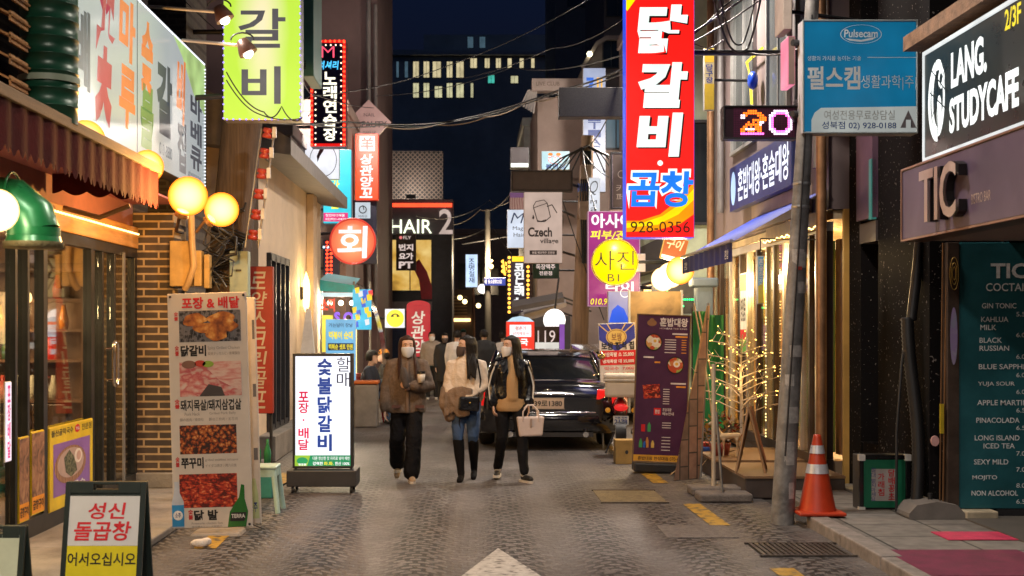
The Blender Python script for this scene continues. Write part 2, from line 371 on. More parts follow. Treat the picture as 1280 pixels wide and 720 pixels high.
# ================================================================== ground, road, pavements
def roadmat():
    """stamped fan paving: brick courses bent into arches, dark gaps where the arches meet"""
    m, n, l, b = _new('fan_paving')
    def math_(op, a, b_=None, c=None):
        q = n.new('ShaderNodeMath'); q.operation = op
        for k, v in enumerate((a, b_, c)):
            if v is None: continue
            if isinstance(v, (int, float)): q.inputs[k].default_value = v
            else: l.new(v, q.inputs[k])
        return q.outputs[0]
    tc = n.new('ShaderNodeTexCoord'); sp = n.new('ShaderNodeSeparateXYZ'); l.new(tc.outputs['Object'], sp.inputs[0])
    wb = n.new('ShaderNodeTexNoise'); wb.inputs['Scale'].default_value = 1.3; l.new(tc.outputs['Object'], wb.inputs[0])
    xx = math_('MULTIPLY_ADD', wb.outputs[0], .10, sp.outputs[0])
    cs = math_('COSINE', math_('MULTIPLY', xx, 2 * math.pi / .72))
    yy = math_('MULTIPLY_ADD', cs, .15, sp.outputs[1])
    cv = n.new('ShaderNodeCombineXYZ'); l.new(xx, cv.inputs[0]); l.new(yy, cv.inputs[1])
    bt = n.new('ShaderNodeTexBrick'); bt.inputs['Scale'].default_value = 1; bt.inputs['Brick Width'].default_value = .12; bt.inputs['Row Height'].default_value = .10; bt.inputs['Mortar Size'].default_value = .024; bt.inputs['Mortar Smooth'].default_value = .4
    bt.inputs['Color1'].default_value = (.55, .55, .55, 1); bt.inputs['Color2'].default_value = (1, 1, 1, 1); bt.inputs['Mortar'].default_value = (.8, .8, .8, 1); l.new(cv.outputs[0], bt.inputs[0])
    st = n.new('ShaderNodeTexNoise'); st.inputs['Scale'].default_value = .5; st.inputs['Detail'].default_value = 7; st.inputs['Roughness'].default_value = .7; l.new(tc.outputs['Object'], st.inputs[0])
    sm = n.new('ShaderNodeTexNoise'); sm.inputs['Scale'].default_value = 9; sm.inputs['Detail'].default_value = 3; l.new(tc.outputs['Object'], sm.inputs[0])
    gr = n.new('ShaderNodeTexNoise'); gr.inputs['Scale'].default_value = 48; gr.inputs['Detail'].default_value = 4; l.new(tc.outputs['Object'], gr.inputs[0])
    near = n.new('ShaderNodeMapRange'); near.inputs[1].default_value = 12.2; near.inputs[2].default_value = 15.5; near.inputs[3].default_value = 1; near.inputs[4].default_value = .4; l.new(sp.outputs[1], near.inputs[0])
    edge = n.new('ShaderNodeMapRange'); edge.inputs[1].default_value = -.6; edge.inputs[2].default_value = .75; edge.inputs[3].default_value = 1; edge.inputs[4].default_value = .22; l.new(cs, edge.inputs[0])
    hole = n.new('ShaderNodeMapRange'); hole.inputs[1].default_value = .37; hole.inputs[2].default_value = .46; l.new(sm.outputs[0], hole.inputs[0])
    gap = math_('MULTIPLY', math_('MULTIPLY', bt.outputs['Fac'], near.outputs[0]), math_('MULTIPLY', edge.outputs[0], hole.outputs[0]))
    r1 = n.new('ShaderNodeValToRGB'); e = r1.color_ramp.elements
    e[0].position = .3; e[0].color = (.092, .083, .080, 1); e[1].position = .72; e[1].color = (.175, .157, .150, 1); l.new(st.outputs[0], r1.inputs[0])
    bm = n.new('ShaderNodeMapRange'); l.new(bt.outputs[0], bm.inputs[0]); bm.inputs[1].default_value = .5; bm.inputs[2].default_value = 1; bm.inputs[3].default_value = .78; bm.inputs[4].default_value = 1.15
    gm = n.new('ShaderNodeMapRange'); gm.inputs[1].default_value = .3; gm.inputs[2].default_value = .7; gm.inputs[3].default_value = .62; gm.inputs[4].default_value = 1.3; l.new(gr.outputs[0], gm.inputs[0])
    f = math_('MULTIPLY', bm.outputs[0], gm.outputs[0])
    m1 = n.new('ShaderNodeMix'); m1.data_type = 'RGBA'; m1.blend_type = 'MULTIPLY'; m1.inputs[0].default_value = 1; l.new(r1.outputs[0], m1.inputs[6]); l.new(f, m1.inputs[7])
    m2 = n.new('ShaderNodeMix'); m2.data_type = 'RGBA'; m2.inputs[7].default_value = (.012, .010, .010, 1); l.new(gap, m2.inputs[0]); l.new(m1.outputs[2], m2.inputs[6]); l.new(m2.outputs[2], b.inputs['Base Color'])
    rr = n.new('ShaderNodeMapRange'); rr.inputs[3].default_value = .66; rr.inputs[4].default_value = .40; l.new(st.outputs[0], rr.inputs[0]); l.new(rr.outputs[0], b.inputs['Roughness'])
    h = math_('MULTIPLY_ADD', gr.outputs[0], .3, math_('MULTIPLY', gap, -1.0)); h2 = math_('MULTIPLY_ADD', bt.outputs['Fac'], -.35, h)
    bp = n.new('ShaderNodeBump'); bp.inputs['Strength'].default_value = .8; bp.inputs['Distance'].default_value = .012; l.new(h2, bp.inputs['Height']); l.new(bp.outputs[0], b.inputs['Normal'])
    return m
asph = mat('dark_asphalt', (.05, .047, .045), .8, var=.3, sc=2, bump=.4, bsc=90)
conc = mat('stained_concrete', (.22, .20, .18), .75, var=.4, sc=2.2, bump=.35, bsc=40)
yel = ramp3('worn_yellow_paint', [(.38, (.10, .08, .06)), (.44, (.36, .21, .03)), (.62, (.52, .30, .03)), (.70, (.20, .13, .05))], 11, 'NOISE', .6, bump=.3, dist=.3)
wht = ramp3('worn_white_paint', [(.34, (.12, .11, .10)), (.41, (.34, .32, .30)), (.60, (.50, .48, .45)), (.70, (.26, .24, .22))], 13, 'NOISE', .65, bump=.3, dist=.3)
iron = mat('cast_iron', (.10, .085, .075), .5, .6, var=.4, sc=12, bump=.4, bsc=50)
steel = mat('galvanised_steel', (.34, .34, .34), .42, .75, var=.25, sc=6, bump=.12, bsc=30)
dsteel = mat('dark_steel', (.06, .06, .065), .5, .7)
black = mat('black_plastic', (.018, .018, .02), .45)
blackg = mat('black_gloss', (.012, .012, .014), .15)
whitep = mat('white_plastic', (.72, .71, .68), .4)
def flat_sheet(name, pts, z, m, **kw):
    q = MB(m); q.add([(x, y, z) for x, y in pts], [tuple(range(len(pts)))]); o = q.build(name, kind='structure'); return o
flat_sheet('ground', [(-400, -60), (400, -60), (400, 600), (-400, 600)], -.012, asph)
flat_sheet('road', [(-2.45, -6), (2.86, -6), (2.9, 24), (3.6, 40), (9, 62), (1, 62), (-1.2, 44), (-2.2, 34), (-2.5, 22)], 0, roadmat())
q = MB(conc); q.bx(-4.6, -2.42, -4, 9.6, -.01, .055).bx(-4.6, -2.5, 9.62, 12.2, -.01, .05).bx(-4.6, -2.62, 12.22, 16.2, -.01, .045)
o = q.build('pavement_left', bev=.012, kind='structure')
slab = brickmat('pavement_slabs', (.23, .21, .19), (.18, .165, .15), (.05, .05, .045), 1, .62, .62, .012, bump=.5, off=0)
q = MB(slab); q.bx(3.04, 6.6, -3, 13.3, -.01, .085); q.build('pavement_right', bev=.01, kind='structure')
q = MB(mat('kerb_granite', (.25, .22, .2), .7, var=.35, sc=9, bump=.3))
for i in range(14): q.bx(2.87, 3.03, -3 + i * 1.0, -3 + i * 1.0 + .988, -.01, .1 - .004 * (i % 3))
q.build('kerb_right', bev=.012, kind='structure')
def mark(i, name, pts, m, z=.005): flat_sheet(name, pts, z, m)
for i, (x, a, b) in enumerate([(2.05, 11.0, 12.35), (1.98, 14.0, 15.3), (2.12, 7.6, 9.05), (-2.14, 9.85, 10.75), (-2.2, 13.6, 15.0), (1.96, 17.0, 18.4)]):
    mark(i, 'road_line_marking', [(x, a), (x + .17, a), (x + .15, b), (x - .02, b)], yel)
mark(0, 'road_arrow_marking', [(.2, 9.86), (-.39, 7.45), (.02, 7.45), (.02, 5), (.38, 5), (.38, 7.45), (.79, 7.45)], wht)
# pink and purple glued mats on the right pavement
pk = mat('pink_paving_paint', (.55, .035, .10), .7, var=.25, sc=10, bump=.3, bsc=80)
o = MB(pk).bx(3.62, 4.6, 9.72, 10.1, .088, .094).build('door_mat'); tag(o, 'bright pink mat lying on the pavement by the teal menu board', 'mat')
q = MB(mat('black_rubber', (.02, .02, .02), .8));
for k in range(5): q.bx(4.22 + k * .075, 4.25 + k * .075, 9.735, 10.085, .0945, .0965)
q.build('stripe', o)
o = MB(mat('purple_paving_paint', (.16, .02, .055), .75, var=.3, sc=8, bump=.3)).bx(2.98, 3.95, 8.3, 9.28, .088, .094).build('door_mat'); tag(o, 'dark wine red mat lying at the kerb beside the drain grate', 'mat')
# covers in the road
o = MB(mat('yellowed_manhole', (.21, .17, .10), .6, .3, var=.45, sc=14, bump=.6, bsc=50)).bx(1.26, 1.9, 12.45, 13.35, 0, .008).build('manhole_cover', bev=.004)
tag(o, 'yellowish rectangular manhole cover in the road in front of the purple menu banner', 'manhole cover')
q = MB(iron).bx(1.25, 1.91, 12.40, 12.445, 0, .012).bx(1.25, 1.91, 13.355, 13.4, 0, .012); q.build('frame', o)
o = MB(mat('pale_steel_cover', (.17, .15, .14), .6, .3, var=.45, sc=20, bump=.7, bsc=60)).bx(1.58, 2.16, 10.35, 11.0, 0, .008).build('manhole_cover', bev=.004)
tag(o, 'scuffed pale steel service cover in the road near the yellow dash', 'manhole cover')
o = thing('drain_grate', 'dark slotted iron drain grate at the foot of the kerb by the traffic cone', 'drain', (2.5, 9.78, 0))
q = MB(iron)
for k in range(16): q.bx(-.33 + k * .042, -.305 + k * .042, -.26, .26, .001, .014)
q.bx(-.36, .36, -.29, -.262, .001, .016).bx(-.36, .36, .262, .29, .001, .016); q.build('grating', o)
MB(mat('pit_black', (.006, .006, .006), .9)).bx(-.34, .34, -.26, .26, -.008, .0005).build('pit', o)

# ================================================================== buildings
brick_dk = brickmat('dark_brick_wall', (.085, .06, .05), (.06, .045, .04), (.13, .11, .09), 1, .21, .07, .014, (R(90), 0, 0))
def lit(name, c, s): return emi(name, c, s, False, .25, 1.5)
winD = mat('dark_window_glass', (.02, .025, .032), .08, var=.4, sc=1)
winY = lit('lit_window_yellow', (1, .84, .48), .55)
winW = lit('lit_window_white', (.9, .85, .5), .55)
winB = lit('lit_window_dim_blue', (.25, .45, .6), .18)
winT = lit('lit_window_teal', (.1, .75, .6), .5)
winO = emi('lit_window_orange', (1, .60, .24), 2.6, True, .3, 2.5)
frm = mat('window_frame_dark', (.05, .05, .055), .5, .3)
frmL = mat('window_frame_alu', (.35, .35, .34), .45, .5)
def win(root, face, a, z, w_, h_, pm, x0=0, y0=0, x1=0, fm=None, bars=1, name='window'):
    """a framed window on the wall plane: 'f' faces the camera, 'r' faces the street from the left row, 'l' faces it from the right row"""
    f = .045
    q = MB(fm or frm); p = MB(pm)
    def B(mb, u0, u1, v0, v1, t0, t1):
        if face == 'f': mb.bx(u0, u1, y0 - t1, y0 - t0, v0, v1)
        elif face == 'r': mb.bx(x1 + t0, x1 + t1, u0, u1, v0, v1)
        else: mb.bx(x0 - t1, x0 - t0, u0, u1, v0, v1)
    B(p, a - w_ / 2, a + w_ / 2, z, z + h_, .003, .012)
    B(q, a - w_ / 2 - f, a + w_ / 2 + f, z + h_, z + h_ + f, .002, .05); B(q, a - w_ / 2 - f, a + w_ / 2 + f, z - f, z, .002, .06)
    for u in (a - w_ / 2 - f, a + w_ / 2): B(q, u, u + f, z, z + h_, .002, .05)
    for k in range(bars): u = a - w_ / 2 + w_ * (k + 1) / (bars + 1); B(q, u - f / 3, u + f / 3, z, z + h_, .0125, .03)
    o = q.build(name, root); p.build('pane', o)
def bldg(name, label, x0, x1, y0, y1, h, m, wins=(), z0=0, par=.25, parm=None, group=None):
    r = thing(name, label, 'building', (0, 0, 0), 0, group)
    MB(m).bx(x0, x1, y0, y1, z0 - .01, h).build('wall', r)
    if par: MB(parm or m).bx(x0 - .05, x1 + .05, y0 - .05, y1 + .05, h + .002, h + par).build('parapet', r, bev=.02)
    for w_ in wins: win(r, *w_, x0=x0, x1=x1, y0=y0)
    return r
# ---- left 1: restaurant with folding glass doors
FX = -3.5
L1 = thing('restaurant_building', 'restaurant with dark framed glass folding doors and a brick pier', 'building')
wallbr = mat('dim_plaster', (.16, .12, .09), .8, var=.3, sc=2)
q = MB(brick_dk).bx(-9, FX, 1, 13.3, 3.3, 8.5).bx(-9, FX - .02, 13.3, 13.9, 0, 8.5); q.build('wall', L1)
roman = brickmat('roman_brick', (.075, .052, .038), (.045, .034, .028), (.42, .30, .17), 1, .31, .078, .011, (R(90), 0, 0), 1.0)
q = MB(roman).bx(FX - .02, -3.1, 13.3, 13.88, .2, 2.9); q.build('brick_pier', L1)
q = MB(roman)
for k in range(33):
    if k % 2: q.bx(-3.1, -3.06 - .02 * random.random(), 13.32, 13.62, .22 + k * .08, .275 + k * .08)
q.build('brick_toothing', L1)
MB(conc).bx(FX - .05, -3.02, 13.22, 13.95, .045, .2).build('pier_base', L1, bev=.01)
orange = mat('varnished_timber', (.48, .24, .07), .5, var=.3, sc=4, st=(6, .6, 6))
MB(orange).bx(FX - .1, FX + .04, 1, 13.28, 2.52, 2.74).build('door_lintel', L1, bev=.01)
q = MB(emi('lintel_led', (1, .62, .2), 5, True))
for k in range(60): q.bx(FX + .045, FX + .06, 8.6 + k * .078, 8.63 + k * .078, 2.66, 2.675)
q.build('led_strip', L1)
MB(mat('soffit_pink', (.42, .14, .15), .6, var=.15)).bx(FX - .1, -3.02, 1, 13.25, 2.98, 3.0).build('soffit', L1)
MB(mat('soffit_side', (.25, .1, .08), .6)).bx(FX - .12, FX - .02, 1, 13.28, 2.74, 2.98).build('fascia', L1)
# interior
q = MB(mat('interior_wall_cream', (.34, .21, .10), .8, var=.25, sc=1.5)).bx(-6.6, -6.5, 1, 13.2, 0, 2.6).bx(-6.5, FX - .08, 13.1, 13.2, 0, 2.6).bx(-6.5, FX - .12, 1, 13.2, 2.6, 2.68)
q.build('interior_wall', L1)
MB(mat('interior_floor', (.16, .1, .06), .4, var=.3, sc=3)).bx(-6.5, FX - .02, 1, 13.2, .0, .06).build('interior_floor', L1)
mat('door_frame_dark', (.022, .024, .027), .35, .4, var=.2)
stops = [7.4, 8.2, 9.0, 9.75, 10.02, 10.42, 11.72, 12.05, 12.45, 13.22]
dfm = MATS['door_frame_dark']
for k, s_ in enumerate(stops):
    wd = .1 if s_ in (10.42, 11.72, 13.22) else .05
    MB(dfm).bx(FX - .05, FX + .03, s_ - wd / 2, s_ + wd / 2, .2, 2.42).build('door_post', L1, bev=.004)
MB(dfm).bx(FX - .05, FX + .03, 6, 13.27, .05, .198).build('door_sill', L1); MB(dfm).bx(FX - .05, FX + .03, 6, 13.27, 2.422, 2.515).build('door_head', L1)
for a, b in zip(stops, stops[1:]): MB(glassy('door_glass', (.82, .84, .8), .16)).bx(FX - .015, FX - .009, a + .03, b - .03, .21, 2.41).build('glass_pane', L1)
q = MB(mat('polished_chrome', (.7, .66, .6), .12, 1)); pts = [(FX + .09, 12.25 + .075 * math.cos(t), 1.36 + (.14 if math.sin(t) > 0 else -.14) + .075 * math.sin(t)) for t in [2 * math.pi * k / 20 for k in range(21)]]
q.tube(pts, .016, 8).cyl((FX, 12.25, 1.5), (FX + .09, 12.25, 1.5), .012).cyl((FX, 12.25, 1.2), (FX + .09, 12.25, 1.2), .012); q.build('door_handle', L1)
q = MB(steel).bx(FX + .035, FX + .05, 12.68, 12.74, .1, 2.45); q.build('door_strip', L1)
# pieces seen through the glass
tag_ = thing('shelf_unit', 'tall wooden shelf unit standing inside behind the glass doors', 'shelf', (-4.36, 12.82, .06))
q = MB(mat('shelf_wood', (.12, .055, .025), .5))
for z in (.1, .5, .9, 1.3, 1.6, 1.9, 2.2): q.bx(-.5, .5, -.17, .17, z, z + .03)
q.bx(-.5, .5, .14, .17, 0, 2.3).bx(-.53, -.5, -.17, .17, 0, 2.3).bx(.5, .53, -.17, .17, 0, 2.3); q.build('frame', tag_)
for i in range(14):
    c = random.choice([(.5, .2, .03), (.45, .05, .03), (.1, .2, .08), (.55, .5, .4), (.5, .35, .1)]); z = random.choice((.13, .53, .93, 1.33, 1.63, 1.93))
    MB(mat('jar%d' % i, c, .3)).lathe([(.0, 0), (.045, 0), (.05, .1), (.03, .17), (.02, .24), (.0, .24)], (-.4 + .8 * random.random(), -.05, z), 10).build('jar', tag_)
for k, (lb, x_, y_, z_, w_, h_, c_) in enumerate([('white paper menu sheet pinned inside the restaurant window', -3.72, 12.98, 1.5, .2, .5, (.6, .55, .45)), ('red framed picture on the inside wall beyond the glass doors', -5.6, 13.0, 1.5, .6, .8, (.4, .05, .03))]):
    o = MB(mat('inside_paper%d' % k, c_, .6)).bx(-w_ / 2, w_ / 2, -.02, 0, 0, h_).build('wall_picture', loc=(x_, y_, z_)); tag(o, lb, 'picture'); MB(mat('picture_line', (.1, .08, .06), .5)).bx(-w_ / 2, w_ / 2, -.03, -.021, h_ * .7, h_ * .75).build('frame', o)
for k, (x_, y_) in enumerate([(-4.0, 11.9), (-4.05, 10.55)]):
    c_ = thing('cafe_chair', ['dark wooden chair inside by the restaurant glass near the shelf', 'dark wooden chair inside behind the yellow noodle poster'][k], 'chair', (x_, y_, .06)); wd_ = mat('chair_wood', (.07, .035, .02), .4)
    MB(wd_).bx(-.2, .2, -.2, .2, .42, .46).build('seat', c_, bev=.01); MB(wd_).bx(-.2, .2, .17, .2, .55, .92).build('backrest', c_, bev=.01)
    for a_ in (-1, 1):
        for b_ in (-1, 1): MB(wd_).cyl((a_ * .17, b_ * .17, 0), (a_ * .17, b_ * .17, .92 if b_ > 0 else .42), .018).build('leg', c_)
t = thing('dining_table', 'small dark dining table inside behind the glass doors', 'table', (-4.3, 10.8, .06))
MB(mat('table_wood', (.2, .1, .05), .35)).bx(-.4, .4, -.4, .4, .7, .74).build('tabletop', t, bev=.01)
for sx in (-1, 1):
    for sy in (-1, 1): MB(dsteel).cyl((sx * .34, sy * .34, 0), (sx * .34, sy * .34, .7), .02).build('leg', t)
t = thing('ceiling_lamp', 'warm ceiling lamp inside the restaurant behind the glass doors', 'lamp', (-5, 11, 2.58))
MB(emi('warm_panel', (1, .7, .36), 6)).bx(-.3, .3, -.6, .6, -.03, -.005).build('diffuser', t)
lamp('ceiling_light', t, (0, 0, -.06), 170, (1, .68, .36), 'AREA', .6, sy=1.2)
for k, (a, b_) in enumerate([(-4.4, 12.6), (-4.6, 11.2), (-4.2, 9.9)]):  # pendants added to brighten the interior behind the glass
    p_ = thing('pendant_lamp', ['warm pendant bulb inside the restaurant just by the brick pier', 'warm pendant bulb in the middle of the restaurant window', 'warm pendant bulb inside the restaurant above the meat posters'][k], 'lamp', (a, b_, 2.0)); MB(emi('pendant_bulb', (1, .66, .28), 6)).ball((0, 0, 0), .07, 12).build('bulb', p_); MB(black).cyl((0, 0, .07), (0, 0, .6), .006).build('cord', p_); lamp('pendant_light', p_, (0, -.02, -.12), 20, (1, .66, .32), size=.08)
t2 = dup(t, (-5, 7.5, 2.58), label='second warm ceiling lamp deep inside the restaurant beyond the posters')
# ---- left 2: dark brick block behind the timber pole
bldg('brick_building', 'dark brick block rising behind the lime green lit sign', -9, -3.35, 15.0, 16.15, 7.6, brick_dk, [('f', -4.2, 4.5, .7, 1.1, winD)])
# ---- left 3: low cream building with deep eave
cream = mat('cream_stucco', (.60, .47, .34), .8, var=.18, sc=1.2, bump=.25, bsc=30)
L3 = thing('cream_building', 'low cream stucco building with a deep grey sloping eave', 'building')
CX = -2.72
q = MB(cream).bx(-8, CX, 16.3, 23.0, -.01, 4.1); q.build('wall', L3)
MB(mat('eave_grey', (.22, .20, .19), .6, var=.2)).add([(-2.25, 15.9, 4.05), (-2.25, 23.1, 4.05), (-4.2, 23.1, 5.2), (-4.2, 15.9, 5.2), (-2.25, 15.9, 3.85), (-2.25, 23.1, 3.85), (-4.2, 23.1, 4.12), (-4.2, 15.9, 4.12)],
   [(0, 3, 2, 1), (4, 5, 6, 7), (0, 1, 5, 4), (1, 2, 6, 5), (2, 3, 7, 6), (3, 0, 4, 7)]).build('eave', L3)
MB(conc).bx(-2.8, -2.5, 16.3, 20.0, -.005, .32).build('doorstep', L3, bev=.01)
q = MB(frm); p = MB(winD)
for k in range(4): p.bx(CX + .003, CX + .02, 17.0 + k * .42, 17.36 + k * .42, .35, 2.6); q.bx(CX + .003, CX + .06, 16.94 + k * .42, 17.0 + k * .42, .35, 2.68)
q.bx(CX + .003, CX + .06, 18.62, 18.7, .35, 2.68).bx(CX + .003, CX + .06, 16.94, 18.7, 2.6, 2.7).bx(CX + .003, CX + .05, 16.94, 18.7, .32, .4)
d = q.build('door', L3); p.build('pane', d)
MB(mat('cream_pilaster', (.46, .33, .22), .8, var=.12)).bx(CX + .002, CX + .12, 21.0, 21.5, 0, 3.9).build('pilaster', L3, bev=.01)
t = thing('wall_sconce', 'slim glowing wall sconce on the cream stucco wall', 'lamp', (CX + .06, 20.3, 2.25))
MB(emi('sconce_glow', (1, .68, .2), 5)).lathe([(.005, -.32), (.05, -.2), (.065, 0), (.05, .2), (.005, .34)], (.03, 0, 0), 12).build('shade', t)
MB(dsteel).bx(-.06, -.01, -.05, .05, -.1, .1).build('wall_plate', t)
lamp('sconce_light', t, (.16, 0, .1), 34, (1, .66, .25), size=.08)
# ---- left 4: tall brown block, HAIR shop, low far houses
brown = mat('brown_render', (.17, .105, .10), .8, var=.2, sc=.8, bump=.2)
r = bldg('tall_brown_building', 'tall brown rendered block behind the karaoke sign', -8, -2.3, 31, 37, 15, brown, [('f', -3.05, 5.6, .36, .9, winB), ('f', -4.1, 6.4, .6, 1.1, winD), ('f', -4.1, 9.4, .6, 1.1, winD)])
MB(mat('drain_pipe_grey', (.2, .17, .16), .6)).cyl((-2.5, 30.93, 2), (-2.5, 30.93, 14.6), .06).build('drain_pipe', r); MB(MATS['drain_pipe_grey']).cyl((-2.33, 30.9, 2), (-2.33, 30.9, 9.5), .05).build('drain_pipe', r)
r = bldg('grey_shop_house', 'grey pink two storey house with yoga lettering', -6, -2.62, 26.6, 30.9, 6.2, mat('pinkish_render', (.30, .22, .19), .8, var=.15), [('r', 28.3, .2, 1.3, 2.1, winO), ('r', 29.9, 3.4, .9, 1.2, winD)])
MB(mat('yoga_letters', (.10, .07, .06), .7)).text('플라잉요가', -3.1, -2.64, 2.98, 3.2, 26.59, .02).build('lettering', r)
bldg('stall_row_house', 'dark shop house behind the street food stall', -7, -3.3, 23.3, 26.5, 5.2, mat('dim_render', (.12, .10, .10), .8), [('r', 24.9, .3, 1.4, 2.0, winO)])
L5 = thing('hair_salon_building', 'dark hair salon front with a yellow lit upper window', 'building')
dk = mat('charcoal_panel', (.05, .048, .055), .5, var=.25)
dd = 40.; x0, x1 = X(482, dd), X(565, dd)
MB(dk).bx(x0, x1, dd, 44, -.01, Z(249, dd)).build('wall', L5)
MB(mat('salon_fascia', (.075, .06, .07), .45)).bx(x0, x1 + .05, dd - .12, dd - .002, Z(294, dd), Z(250, dd)).build('fascia', L5)
MB(emi('red_neon', (1, .06, .02), 2.2)).cyl((x0 + .05, dd - .16, Z(257, dd)), (x1, dd - .16, Z(257, dd)), .06).build('neon_strip', L5)
q = MB(emi('salon_letters', (.92, 1, .72), 1.6, False)); q.text('HAIR', X(489, dd), X(540, dd), Z(292, dd), Z(275, dd), dd - .17, .0, 0, .03); q.build('lettering', L5)
q = MB(emi('salon_figure', (.62, .48, .42), .7)); q.text('2', X(549, dd), X(566, dd), Z(293, dd), Z(262, dd), dd - .17, .01, 0, .04); q.build('lettering', L5)  # plain beige figure given a glow to brighten it
wy = ramp3('salon_interior', [(.25, (.25, .11, .02)), (.45, (.75, .42, .07)), (.7, (1, .72, .25))], 1.6, em=.75, rough=.2)
wn = MB(frm).bx(X(486, dd), X(540, dd), dd - .06, dd - .003, Z(300, dd), Z(296, dd)).bx(X(486, dd), X(540, dd), dd - .06, dd - .003, Z(366, dd), Z(363, dd)).bx(X(512, dd), X(513.2, dd), dd - .06, dd - .02, Z(363, dd), Z(300, dd)).build('window', L5)
MB(wy).bx(X(487, dd), X(539, dd), dd - .02, dd - .004, Z(363, dd), Z(300, dd)).build('pane', wn)
q = MB(mat('red_ribbon', (.5, .02, .03), .5)); q.poly([(X(515, dd), Z(332, dd)), (X(524, dd), Z(324, dd)), (X(534, dd), Z(340, dd)), (X(540, dd), Z(358, dd)), (X(540, dd), Z(374, dd)), (X(527, dd), Z(374, dd)), (X(524, dd), Z(350, dd))], dd - .09, dd - .07); q.build('ribbon', L5)
MB(mat('salon_band', (.35, .28, .26), .6)).bx(x0, X(540, dd), dd - .1, dd - .003, Z(388, dd), Z(377, dd)).build('band', L5)
sh = mat('navy_shutter', (.03, .04, .09), .5); MB(sh).bx(x0, X(540, dd), dd - .05, dd - .003, 0, Z(389, dd)).build('shopfront', L5)
b = ramp3('lattice_panel', [(.35, (.07, .055, .05)), (.5, (.36, .28, .25))], 9, 'VORO', .6)
o = thing('rooftop_billboard', 'beige punched lattice billboard on the roof of the hair salon', 'billboard', P(516, 220, 41))
n_, l_ = b.node_tree.nodes, b.node_tree.links
hw, hh = 38 / FPX * 41, 31 / FPX * 41
MB(dk).bx(-hw, hw, .03, .1, -hh, hh).build('back_board', o)
q = MB(mat('lattice_beige', (.40, .31, .27), .7))
for k in range(-26, 27):
    for sg in (-1, 1):
        a = k * .075
        # clip a diagonal strip against the rectangle
        pts = []
        x_lo = max(-hw, -hh - sg * 0 + 0 - 9); 
        s0, s1 = -9., 9.
        # line: x = t, z = sg*t + a*2
        lo = max(-hw, min((-hh - 2 * a) * sg, (hh - 2 * a) * sg)); hi = min(hw, max((-hh - 2 * a) * sg, (hh - 2 * a) * sg))
        if hi - lo > .05:
            q.add([(lo, .0, sg * lo + 2 * a - .022), (hi, .0, sg * hi + 2 * a - .022), (hi, .0, sg * hi + 2 * a + .022), (lo, .0, sg * lo + 2 * a + .022)], [(0, 1, 2, 3)])
q.build('lattice', o)
for x in (-.7, .7): MB(dsteel).cyl((x, .12, -hh - .6), (x, .12, hh), .04).build('leg', o)
lamp('flood_light', o, (0, -1.1, -hh + .1), 70, (1, .86, .7), 'SPOT', .1, rot=(R(115), 0, 0), spot=R(130))  # flood lamp and its housing are added to brighten the lattice
MB(black).box((0, -1.16, -hh + .02), (.3, .12, .12)).build('flood_lamp', o); MB(dsteel).cyl((0, -1.1, -hh + .0), (0, 0, -hh - .15), .02).build('arm', o)
bldg('low_grey_house', 'low grey house at the end of the street', X(556, 58), X(650, 58), 58, 66, Z(293, 58), mat('pale_grey_render', (.17, .13, .13), .8, var=.2), [('f', X(588, 58), 3.2, 1.0, 1.4, winD), ('f', X(612, 58), 3.2, .8, 1.2, winD)])
# dim timber shop fronts at the end of the street
r = thing('timber_shop', 'dim timber shop with an orange glowing counter at the street end', 'building')
MB(mat('dim_timber', (.10, .06, .04), .7, var=.3, st=(8, 1, 1))).bx(X(560, 52), X(592, 52), 52, 55, -.01, Z(362, 52)).build('wall', r)
q = MB(winO).bx(X(563, 52), X(588, 52), 51.9, 51.99, Z(402, 52), Z(398, 52)); q.build('counter_light', r)
q = MB(mat('timber_slat', (.32, .18, .08), .6))
for k in range(7): q.bx(X(564, 52), X(584, 52), 51.93, 51.99, Z(396 - k * 4, 52), Z(394 - k * 4, 52))
q.build('shutter', r)
# ---- far school building with lit windows, hill
SD = 120.
r = thing('school_building', 'long dark building on the hill with rows of lit windows', 'building')
nv = mat('night_concrete', (.46, .48, .50), .8, var=.25, sc=.25)
MB(nv).bx(X(472, SD), X(705, SD), SD, SD + 14, -.5, Z(62, SD)).build('wall', r)
MB(nv).bx(X(528, SD), X(690, SD), SD + 3, SD + 12, Z(62, SD), Z(34, SD)).build('upper_storey', r)
MB(mat('night_ledge', (.42, .42, .46), .8)).bx(X(476, SD), X(700, SD), SD - .6, SD - .01, Z(70, SD), Z(66, SD)).build('ledge', r)
ws = [(488, 3, 0), (497, 3, 0), (508, 4, 0), (520, 7, 1), (533, 7, 1), (546, 10, 1), (562, 7, 1), (575, 9, 1), (592, 8, 1), (609, 6, 1), (623, 6, 1), (637, 5, 1), (652, 5, 1), (666, 4, 1)]
for k, (px, w_, l_) in enumerate(ws):
    win(r, 'f', X(px, SD), Z(97 if k < 8 else 85, SD), w_ / FPX * SD, (20 if k < 8 else 12) / FPX * SD, (winY if l_ else winB), y0=SD, bars=0 if w_ < 6 else 1)
for px, w_ in ((520, 7), (533, 7), (548, 9), (562, 7), (575, 9), (590, 3)):
    win(r, 'f', X(px, SD), Z(122, SD), w_ / FPX * SD, (18 if px != 548 else 14) / FPX * SD, winW, y0=SD, bars=1)
win(r, 'f', X(614, SD), Z(104, SD), 8 / FPX * SD, 10 / FPX * SD, winT, y0=SD); win(r, 'f', X(643, SD), Z(104, SD), 9 / FPX * SD, 9 / FPX * SD, winW, y0=SD)
for px in (588, 603): win(r, 'f', X(px, SD), Z(60, SD), 7 / FPX * SD, 14 / FPX * SD, winB, y0=SD, bars=0)
m_ = mat('night_hill', (.05, .07, .06), .9, var=.4, sc=.03)
